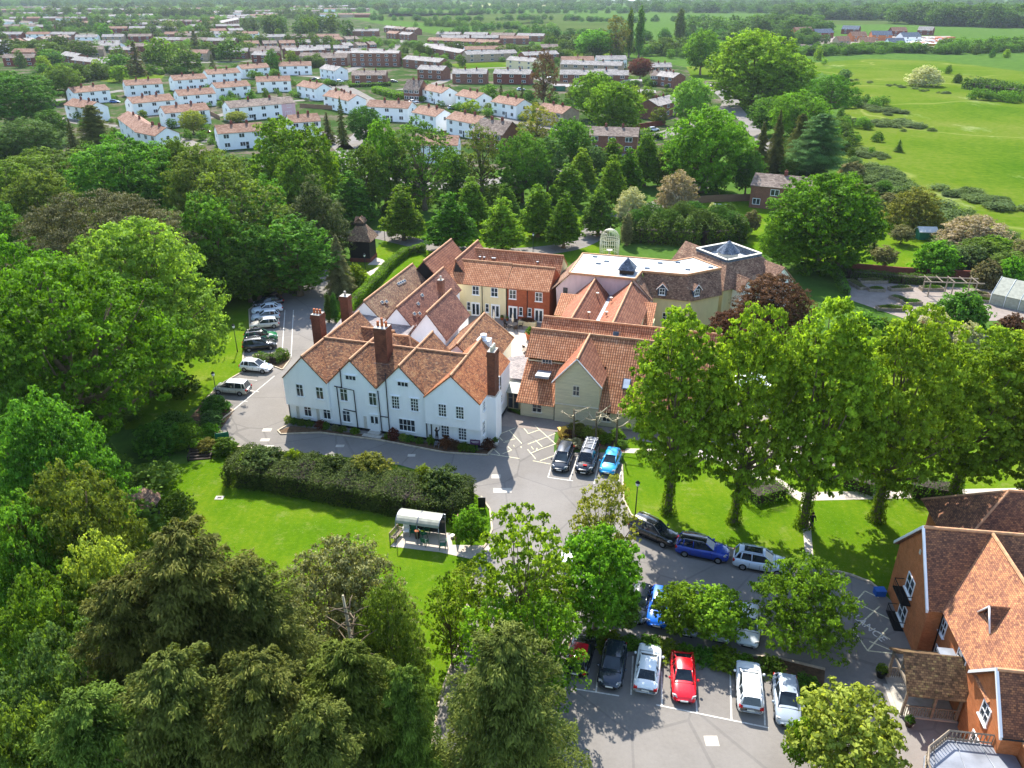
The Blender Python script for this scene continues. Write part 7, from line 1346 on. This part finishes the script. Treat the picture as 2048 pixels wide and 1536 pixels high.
for u, w_ in ((659, 9), (671, 9)): tree_b(u, 645, 585, 14, 'column', 'dark', ['slim dark columnar cypress by the manor chimneys, left one', 'slim dark columnar cypress by the manor chimneys, right one'][u > 665], 'pair of columnar cypresses', 'cypress_tree')
tree_b(1352, 422, 343, 80, 'blossom', 'pinkblossom', 'white blossom tree in front of the large bright tree', None, 'blossom_tree'); tree_b(1262, 440, 376, 62, 'blossom', 'blossom', 'smaller white blossom tree left of the larger one', None, 'blossom_tree'); tree_b(1252, 490, 425, 22, 'column', 'grey', 'slim grey-green tree right of the iron gazebo', None); tree_b(1945, 495, 432, 125, 'blossom', 'pinkblossom', 'broad pinkish-white blossom bush at the meadow corner', None, 'blossom_tree'); tree_b(1430-8, 0+438, 408, 20, 'bush', 'blossom', 'small white flowering bush on the brown house lawn', None, 'shrub', 'shrub')
tree_b(1845, 172, 132, 64, 'blossom', 'blossom', 'white blossom bush standing alone in the meadow', None, 'blossom_tree')
# woods at the bottom (whole trees, their feet below the picture)
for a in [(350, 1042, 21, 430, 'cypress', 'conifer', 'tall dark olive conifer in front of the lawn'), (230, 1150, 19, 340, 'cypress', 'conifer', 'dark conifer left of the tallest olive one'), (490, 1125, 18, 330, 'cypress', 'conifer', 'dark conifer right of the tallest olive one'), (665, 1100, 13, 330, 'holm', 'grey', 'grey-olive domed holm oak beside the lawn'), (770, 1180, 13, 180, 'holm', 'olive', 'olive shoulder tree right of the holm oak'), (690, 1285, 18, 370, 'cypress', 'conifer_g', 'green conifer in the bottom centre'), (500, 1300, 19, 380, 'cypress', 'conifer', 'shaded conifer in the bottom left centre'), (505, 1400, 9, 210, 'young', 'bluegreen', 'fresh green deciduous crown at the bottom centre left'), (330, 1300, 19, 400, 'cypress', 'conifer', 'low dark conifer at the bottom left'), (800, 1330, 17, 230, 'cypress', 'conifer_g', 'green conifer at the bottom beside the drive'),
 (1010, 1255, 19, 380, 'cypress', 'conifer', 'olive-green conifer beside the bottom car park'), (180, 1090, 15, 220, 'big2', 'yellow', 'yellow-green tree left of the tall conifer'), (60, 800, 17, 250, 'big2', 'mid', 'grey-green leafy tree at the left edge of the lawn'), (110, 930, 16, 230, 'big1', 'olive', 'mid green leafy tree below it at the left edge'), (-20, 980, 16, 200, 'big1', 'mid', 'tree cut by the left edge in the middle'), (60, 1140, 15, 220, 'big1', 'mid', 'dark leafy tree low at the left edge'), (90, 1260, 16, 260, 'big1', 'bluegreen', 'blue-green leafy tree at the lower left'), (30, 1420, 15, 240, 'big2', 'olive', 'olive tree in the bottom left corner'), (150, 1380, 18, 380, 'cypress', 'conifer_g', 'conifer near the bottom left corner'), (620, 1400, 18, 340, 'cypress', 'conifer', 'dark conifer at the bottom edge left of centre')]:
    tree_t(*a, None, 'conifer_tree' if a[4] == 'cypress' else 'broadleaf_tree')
for a in [(1085, 1430, 1195, 150, 'open', 'bright', 'leafy green tree between the airy trees and the car park'), (985, 1420, 1205, 130, 'sparse', 'lime', 'airy tree over the narrow end of the drive'), (905, 1330, 1150, 90, 'sparse', 'bright', 'thin airy tree at the lower lawn corner'), (1040, 1335, 1012, 180, 'sparse', 'lime', 'light airy tree standing where the drive narrows'), (1200, 1180, 955, 112, 'open', 'yellow', 'pale airy sapling in the middle of the drive'), (1190, 1262, 1066, 160, 'mid1', 'bright', 'dense fresh green tree beside the drive'), (950, 1260, 1130, 110, 'sparse', 'lime', 'small airy tree on the lawn edge'), (1095, 1300, 1120, 110, 'sparse', 'lime', 'airy tree left of the dense fresh green one'), (1060, 1400, 1200, 130, 'open', 'lime', 'light green tree above the olive-green conifer'), (942, 1092, 1018, 62, 'young', 'bright', 'bright bushy sapling beside the wooden screen'),
 (1352, 1268, 1172, 92, 'young', 'bright', 'small round tree in the car park island, left one'), (1424, 1278, 1180, 108, 'young', 'lime', 'pale small tree in the car park island, middle one'), (1592, 1288, 1128, 200, 'rowan', 'bright', 'spreading feathery tree at the right end of the island'), (1245, 1262, 1180, 60, 'young', 'mid', 'small dark tree at the left end of the island')]: tree_b(*a, None)
tree_t(1715, 1395, 7, 190, 'young', 'yellow', 'yellow-green tree at the bottom edge right of the car park'); tree_b(1590, 1536, 1440, 60, 'young', 'bright', 'small bush beside the silver hatchback')
for k, (u, v) in enumerate([(1262, 1292), (1300, 1297), (1330, 1305), (1370, 1312), (1405, 1318), (1450, 1325), (1490, 1330), (1540, 1340), (1215, 1288), (1180, 1285), (1610, 1375), (1618, 1420), (1625, 1470)]): shrub(u, v, 1.5+.5*(k % 3), .8+.2*(k % 2), ['bright', 'mid', 'lime'][k % 3], 'low leafy shrub in the car park island bed', 'smallbush', 'low shrubs in the car park island')
# pollards
def pollard(u, v, seed, label):
    rng = random.Random(seed); x, y = G(u, v); r = empty('pollarded_tree', (x, y, 0), 0, label, 'tree', 'pollarded trees by the cream building'); g = MB(); H_ = 4.0; g.tube([(0, 0, -.1), (.05, 0, 1.5), (0, .05, H_)], [.14, .11, .09], 0, 8); g.build('trunk', 'bark', r)
    for i in range(7):
        g = MB(); a = i*.9+rng.random(); z = 2.3+i*.26; L_ = rng.uniform(.9, 1.6); e = (L_*math.cos(a), L_*math.sin(a), z+.5+.2*rng.random()); m_ = (e[0]*.5, e[1]*.5, z+.15)
        g.tube([(0, 0, z), m_, e], [.07, .06, .075], 0, 6)
        for q in range(4): b_ = a+rng.uniform(-1.2, 1.2); g.tube([e, (e[0]+.35*math.cos(b_), e[1]+.35*math.sin(b_), e[2]+rng.uniform(.0, .4))], [.035, .012], 0, 4)
        g.build('branch', 'paleb', r)
pollard(1146, 884, 1, 'bare pollarded tree left of three by the cream gable'); pollard(1190, 890, 2, 'bare pollarded tree middle of three by the cream gable'); pollard(1231, 893, 3, 'bare pollarded tree right of three by the cream building')
x, y = G(735, 1270, 8); r = empty('dead_tree', (x, y-4, 0), 0, 'dead bare tree with radiating grey branches beside the holm oak', 'tree'); g = MB(); g.tube([(0, 0, 0), (.2, 0, 8), (-.2, .2, 14.5)], [.3, .2, .06], 0, 7); g.build('trunk', 'paleb', r); g = MB(); rn_ = random.Random(3)
for i in range(34): a = i*2.4; z = 8.2+i*.17; L_ = rn_.uniform(1.0, 2.2)*(1 if i < 24 else .6); g.tube([(.1, 0, z), (L_*.6*math.cos(a), L_*.6*math.sin(a), z+.25), (L_*math.cos(a), L_*math.sin(a), z+.3)], [.06, .04, .015], 0, 4)
g.build('branches', 'bark', r)

# ================================================================== scattered trees of the estate and the countryside
TN = ['mid', 'dark', 'bright', 'mid', 'olive', 'dark', 'bluegreen', 'lime', 'mid']
rs = random.Random(5); used_ = []; TW = {'mid': 'mid green', 'dark': 'dark green', 'bright': 'bright green', 'olive': 'olive', 'bluegreen': 'blue-green', 'lime': 'yellow-green', 'conifer': 'dark', 'grey': 'grey-green', 'bramble': 'pale green', 'pinkblossom': 'pinkish', 'blossom': 'white flowered', 'copper': 'coppery'}
def scatter(n, poly, hrange, label, group, tones=TN, keys=('far1', 'far2', 'far3', 'far1', 'farcon'), wr=(.7, 1.1), mind=6):
    P_ = px(poly); xs = [p[0] for p in P_]; ys = [p[1] for p in P_]; k = 0; tries = 0
    def inside(x, y):
        c = False
        for i in range(len(P_)):
            a, b = P_[i], P_[i-1]
            if (a[1] > y) != (b[1] > y) and x < (b[0]-a[0])*(y-a[1])/(b[1]-a[1])+a[0]: c = not c
        return c
    while k < n and tries < 6000:
        tries += 1; u = rs.uniform(min(p[0] for p in poly), max(p[0] for p in poly)); v = rs.uniform(min(p[1] for p in poly), max(p[1] for p in poly)); x, y = G(u, v)
        if not inside(x, y) or any(abs(x-a)+abs(y-b) < mind for a, b in used_): continue
        used_.append((x, y)); h = rs.uniform(*hrange); key = rs.choice(keys); tn = rs.choice(tones)
        if key == 'farcon': tn = 'conifer'
        put_tree(key, (x, y), h, h*rs.uniform(*wr)*(.5 if key == 'farcon' else 1), tn, TW[tn]+(' pointed ' if key == 'farcon' else ' ')+label, group, 'conifer_tree' if key == 'farcon' else 'broadleaf_tree'); k += 1
GS = 'trees among the estate houses'
scatter(18, [(0, 130), (240, 110), (250, 170), (110, 200), (0, 210)], (5, 10), 'garden tree left of the green field', GS); scatter(14, [(130, 190), (420, 165), (560, 200), (380, 270), (140, 250)], (3, 5), 'little garden tree between white houses', GS, mind=10)
scatter(26, [(400, 150), (760, 130), (780, 60), (400, 70)], (5, 11), 'tree among the brown terraces', GS); scatter(16, [(820, 185), (1110, 185), (1150, 230), (900, 240)], (4, 8), 'garden tree by the diagonal row', GS); scatter(12, [(1130, 200), (1340, 180), (1340, 250), (1200, 250)], (4, 8), 'garden tree near the road bend', GS)
scatter(14, [(820, 100), (1180, 100), (1340, 125), (1340, 160), (860, 150)], (5, 9), 'tree near the small green', GS); scatter(30, [(0, 30), (440, 28), (440, 75), (0, 90)], (8, 14), 'tree between the far brick streets', GS, mind=14)
scatter(16, [(540, 60), (690, 62), (700, 74), (540, 74)], (15, 21), 'tall dark tree in the belt behind the brown terraces', 'tall tree belt', tones=['dark', 'mid', 'dark'], keys=('far1', 'far2'), mind=12)
scatter(3, [(1590, 125), (1700, 112), (1740, 118), (1720, 165), (1600, 165)], (4, 9), 'scrub tree at the top of the meadow', 'scrub around the meadow', mind=10, keys=('far3', 'far1')); scatter(3, [(1640, 95), (1920, 100), (2060, 115), (2060, 150), (1900, 120), (1640, 118)], (4, 8), 'scrub bush beyond the meadow', 'scrub around the meadow', keys=('far3',), mind=10)
scatter(12, [(1870, 520), (2060, 500), (2060, 580), (1940, 570), (1850, 560)], (3, 6), 'scrub bush beside the walled garden', 'scrub around the walled garden', tones=['grey', 'olive', 'mid', 'bright', 'bramble'], keys=('bush', 'young'), mind=4, wr=(.9, 1.5)); scatter(14, [(1690, 330), (1760, 370), (1830, 420), (1790, 445), (1700, 420), (1680, 380)], (2.5, 5), 'bramble and thorn bush at the meadow edge', 'scrub at the meadow edge', tones=['grey', 'bramble', 'pinkblossom', 'mid'], keys=('bush', 'blossom'), mind=5, wr=(1.1, 1.6))
scatter(2, [(1880, 130), (2060, 150), (2060, 175), (1860, 165), (1780, 150)], (3, 6), 'thorn bush in the far meadow', 'scrub around the meadow', tones=['mid', 'dark', 'olive'], keys=('far3', 'bush'), mind=8)
scatter(9, [(620, 600), (560, 590), (440, 620), (330, 640), (380, 560), (560, 520)], (9, 13), 'shaded woodland tree behind the car park', 'trees behind the left car park', tones=['dark', 'mid'], keys=('mid1', 'mid2'), mind=6); scatter(9, [(1650, 740), (2060, 730), (2060, 650), (1700, 640)], (3, 6), 'garden shrub behind the lime trees', 'shrubs behind the lime trees', tones=['bright', 'mid', 'blossom', 'copper'], keys=('bush',), mind=5, wr=(1, 1.4))
def leafy(name, items, tone, label, dens=1.0, seed=1):
    """one mass nobody could count: crowns merged into one mesh; items (x, y, height, width)"""
    rng = np.random.default_rng(seed); V = []; K = []
    base = {}
    for k in ('far1', 'far2', 'far3'):
        h0, w0, me, _t = PROTO[k]; co = np.empty(len(me.vertices)*3); me.vertices.foreach_get('co', co); co = co.reshape(-1, 3); a = np.empty(len(me.polygons)); me.attributes['rnd'].data.foreach_get('value', a); nq = int((a != .5).sum()); base[k] = (h0, w0, co[:nq*4], a[:nq])
    for i, (x, y, h, w_) in enumerate(items):
        h0, w0, co, a = base[('far1', 'far2', 'far3')[i % 3]]; th = rng.random()*6.28; c, s = math.cos(th), math.sin(th)
        q = co*np.array([w_/w0, w_/w0, h/h0]); q = np.stack([q[:, 0]*c-q[:, 1]*s+x, q[:, 0]*s+q[:, 1]*c+y, q[:, 2]], 1); m_ = rng.random(len(a)) < dens; V.append(q.reshape(-1, 4, 3)[m_].reshape(-1, 3)); K.append(np.clip(a[m_]*.6+rng.random()*.4, 0, 1))
    o = bpy.data.objects.new(name, np_mesh(name, np.concatenate(V), np.concatenate(K), LEAF[tone])); COL.objects.link(o); return tag(o, label, kind='stuff')
def belt(pts, n, jit, h, wk=1.1):
    out = []; P_ = [G(u, v) for u, v in pts]; Ls = [math.dist(a, b) for a, b in zip(P_[:-1], P_[1:])]; T = sum(Ls)
    for i in range(n):
        s = rs.random()*T; k = 0
        while k < len(Ls)-1 and s > Ls[k]: s -= Ls[k]; k += 1
        a, b = P_[k], P_[k+1]; t = min(s/Ls[k], 1); hh = h*rs.uniform(.6, 1.25); out.append((a[0]+(b[0]-a[0])*t+rs.uniform(-jit, jit), a[1]+(b[1]-a[1])*t+rs.uniform(-jit, jit)*1.5, hh, hh*wk*rs.uniform(.8, 1.3)))
    return out
leafy('field_hedgerows', belt([(740, 40), (900, 44), (1060, 40), (1250, 45), (1420, 42)], 90, 10, 8)+belt([(860, 88), (930, 66), (1030, 56), (1090, 46)], 26, 5, 7)+belt([(1000, 74), (1180, 78), (1300, 80), (1480, 84)], 60, 12, 9)+belt([(700, 26), (850, 30), (1050, 27), (1300, 26)], 90, 18, 10)+belt([(820, 20), (1100, 20), (1400, 22)], 80, 25, 11), 'dark', 'dark hedgerows crossing the far pastures', .8, 2)
leafy('distant_woodland', belt([(1300, 24), (1700, 26), (2300, 28)], 300, 50, 17)+belt([(740, 16), (1000, 17), (1300, 20)], 160, 50, 12)+belt([(-300, 9), (700, 9)], 300, 120, 18)+belt([(-200, 13), (300, 12), (700, 14), (760, 18)], 240, 60, 16)+belt([(1300, 14), (1700, 14), (2300, 16)], 260, 90, 18)+belt([(760, 10), (1100, 11), (1300, 12)], 130, 60, 12)+belt([(-400, 5), (700, 5), (1300, 6), (2500, 6)], 420, 200, 18, 1.6)+belt([(-800, 1), (1000, 0), (3000, 1)], 500, 500, 22, 2.5), 'dark', 'distant woods fading toward the horizon', .8, 3)
leafy('woodland_belt', belt([(1440, 70), (1560, 66), (1600, 60)], 110, 30, 15)+belt([(1480, 90), (1640, 86)], 44, 16, 10)+belt([(1560, 36), (1800, 40), (2200, 46)], 260, 40, 19)+belt([(1820, 48), (2000, 54), (2200, 58)], 170, 25, 22), 'dark', 'broad dark wood beyond the building site', .9, 4)
leafy('estate_shrubbery', belt([(-100, 62), (200, 64), (440, 62)], 90, 30, 6)+belt([(0, 24), (400, 24), (640, 26)], 260, 90, 9)+belt([(0, 40), (300, 40), (560, 44)], 120, 30, 8)+belt([(440, 90), (760, 88), (900, 100), (1120, 104)], 110, 22, 4.5)+belt([(0, 100), (200, 105), (430, 96)], 70, 18, 6)+belt([(130, 140), (260, 150), (420, 145), (560, 160)], 70, 8, 4)+belt([(250, 205), (420, 215), (520, 200), (640, 190)], 60, 14, 2.4)+belt([(130, 245), (300, 270), (420, 285)], 30, 8, 3)+belt([(420, 180), (560, 172), (700, 170)], 40, 6, 2.4)+belt([(860, 205), (980, 215), (1120, 235)], 60, 12, 2.8)+belt([(1140, 165), (1330, 172)], 50, 8, 2.8)+belt([(850, 52), (1100, 60)], 60, 14, 7)+belt([(760, 120), (1000, 118), (1300, 140)], 80, 14, 4), 'mid', 'garden bushes filling the gaps of the estate', .7, 5)
leafy('estate_trees', belt([(-100, 118), (60, 112), (160, 120)], 26, 10, 11)+belt([(230, 128), (420, 118), (520, 112)], 26, 9, 9)+belt([(0, 76), (260, 76), (430, 86), (700, 100)], 46, 16, 9)+belt([(0, 56), (250, 58), (560, 62)], 44, 20, 11)+belt([(0, 33), (350, 33), (640, 36)], 80, 40, 13)+belt([(100, 20), (500, 20), (760, 22)], 90, 60, 15)+belt([(820, 112), (960, 108), (1130, 122), (1260, 118)], 36, 10, 8)+belt([(60, 180), (120, 170), (200, 155)], 16, 6, 7)+belt([(1100, 96), (1300, 108), (1380, 112)], 40, 9, 10)+belt([(560, 140), (700, 128), (800, 132)], 16, 6, 6), 'dark', 'dark trees thick between the streets of the estate', .9, 15)
leafy('scrub', belt([(1600, 112), (1700, 106), (1800, 103), (1900, 108)], 170, 10, 6)+belt([(1900, 104), (2060, 100), (2200, 112)], 150, 18, 8)+belt([(1960, 200), (2060, 205)], 14, 5, 4)+belt([(1700, 300), (1690, 260), (1720, 200)], 30, 8, 3.5)+belt([(1300, 112), (1400, 118), (1440, 100)], 30, 14, 7), 'mid', 'tangled scrub around the meadow', .8, 6)
leafy('bramble_patches', belt([(1720, 212), (1800, 232)], 14, 7, 1.3, 3)+belt([(1700, 300), (1760, 318)], 14, 5, 1.2, 3)+belt([(1900, 385), (2000, 410)], 24, 4, 1.2, 3)+belt([(1700, 200), (1760, 222), (1790, 225)], 34, 4, 1.3, 3)+belt([(1740, 250), (1800, 245), (1830, 262)], 40, 5, 1.3, 3)+belt([(1690, 160), (1740, 165), (1900, 190)], 24, 4, .9, 3)+belt([(1740, 345), (1790, 385), (1880, 440), (1960, 470)], 70, 5, 1.8, 2.4)+belt([(1930, 390), (1965, 400)], 14, 3, 1, 3)+belt([(1850, 460), (1900, 480), (1960, 500)], 30, 4, 1.6, 2.5), 'bramble', 'pale bramble mounds spreading over the meadow', .8, 7)
leafy('woodland_understorey', belt([(0, 500), (200, 520), (420, 560), (520, 590)], 70, 9, 4, 1.5)+belt([(0, 700), (120, 740), (250, 800)], 40, 8, 3, 1.5)+belt([(0, 360), (200, 350), (450, 380), (620, 400)], 80, 9, 6)+belt([(40, 1000), (180, 1080), (200, 1200)], 34, 6, 3, 1.5)+belt([(700, 400), (900, 410), (1060, 400)], 40, 6, 2.6, 1.4)+belt([(1350, 360), (1480, 350), (1560, 330), (1640, 300), (1650, 260)], 60, 7, 4), 'dark', 'shaded undergrowth beneath the woods', .7, 8)
# building-site materials
g = MB(); q = random.Random(9)
for i in range(160): u, v = q.uniform(1810, 1905), q.uniform(78, 92); x, y = G(u, v); a = q.uniform(1.5, 4); g.box(x-a, x+a, y-a*.7, y+a*.7, 0, q.uniform(.8, 2.5), q.choice([0, 0, 1, 2]))
tag(g.build('building_materials', ['whitepaint', 'concrete', 'terracotta']), 'stacked pale building materials on the construction site', kind='stuff')
sheet('site_ground', px([(1580, 74), (1900, 72), (1930, 96), (1780, 98), (1600, 92)]), .08, 'gravel')

# ================================================================== haze
hz = MB(); hz.box(-6000, 6000, -60, 6500, -1, 60, 0); n = NT('haze_air'); n.t.nodes.remove(n.b); pv = n.n('VolumePrincipled'); pv.inputs['Color'].default_value = (.80, .90, 1, 1); pv.inputs['Density'].default_value = .00005; pv.inputs['Anisotropy'].default_value = .2; n.l(pv.outputs[0], n.o.inputs['Volume'])
tag(hz.build('haze', n.m), kind='stuff')

# ================================================================== labels that single things out
ORD = ['first', 'second', 'third', 'fourth', 'fifth', 'sixth', 'seventh', 'eighth', 'ninth', 'tenth', 'eleventh', 'twelfth', 'thirteenth', 'fourteenth', 'fifteenth', 'sixteenth', 'seventeenth', 'eighteenth', 'nineteenth', 'twentieth']
by = {}
for o in S.objects:
    if o.parent is None and o.get('category'): by.setdefault(o.get('label'), []).append(o)
for lb, L_ in by.items():
    if 1 < len(L_) <= 20:
        L_.sort(key=lambda o: PR(o.location.x, o.location.y, 2)[0])
        for i, o in enumerate(L_): o['label'] = lb+', '+ORD[i]+' from the left'
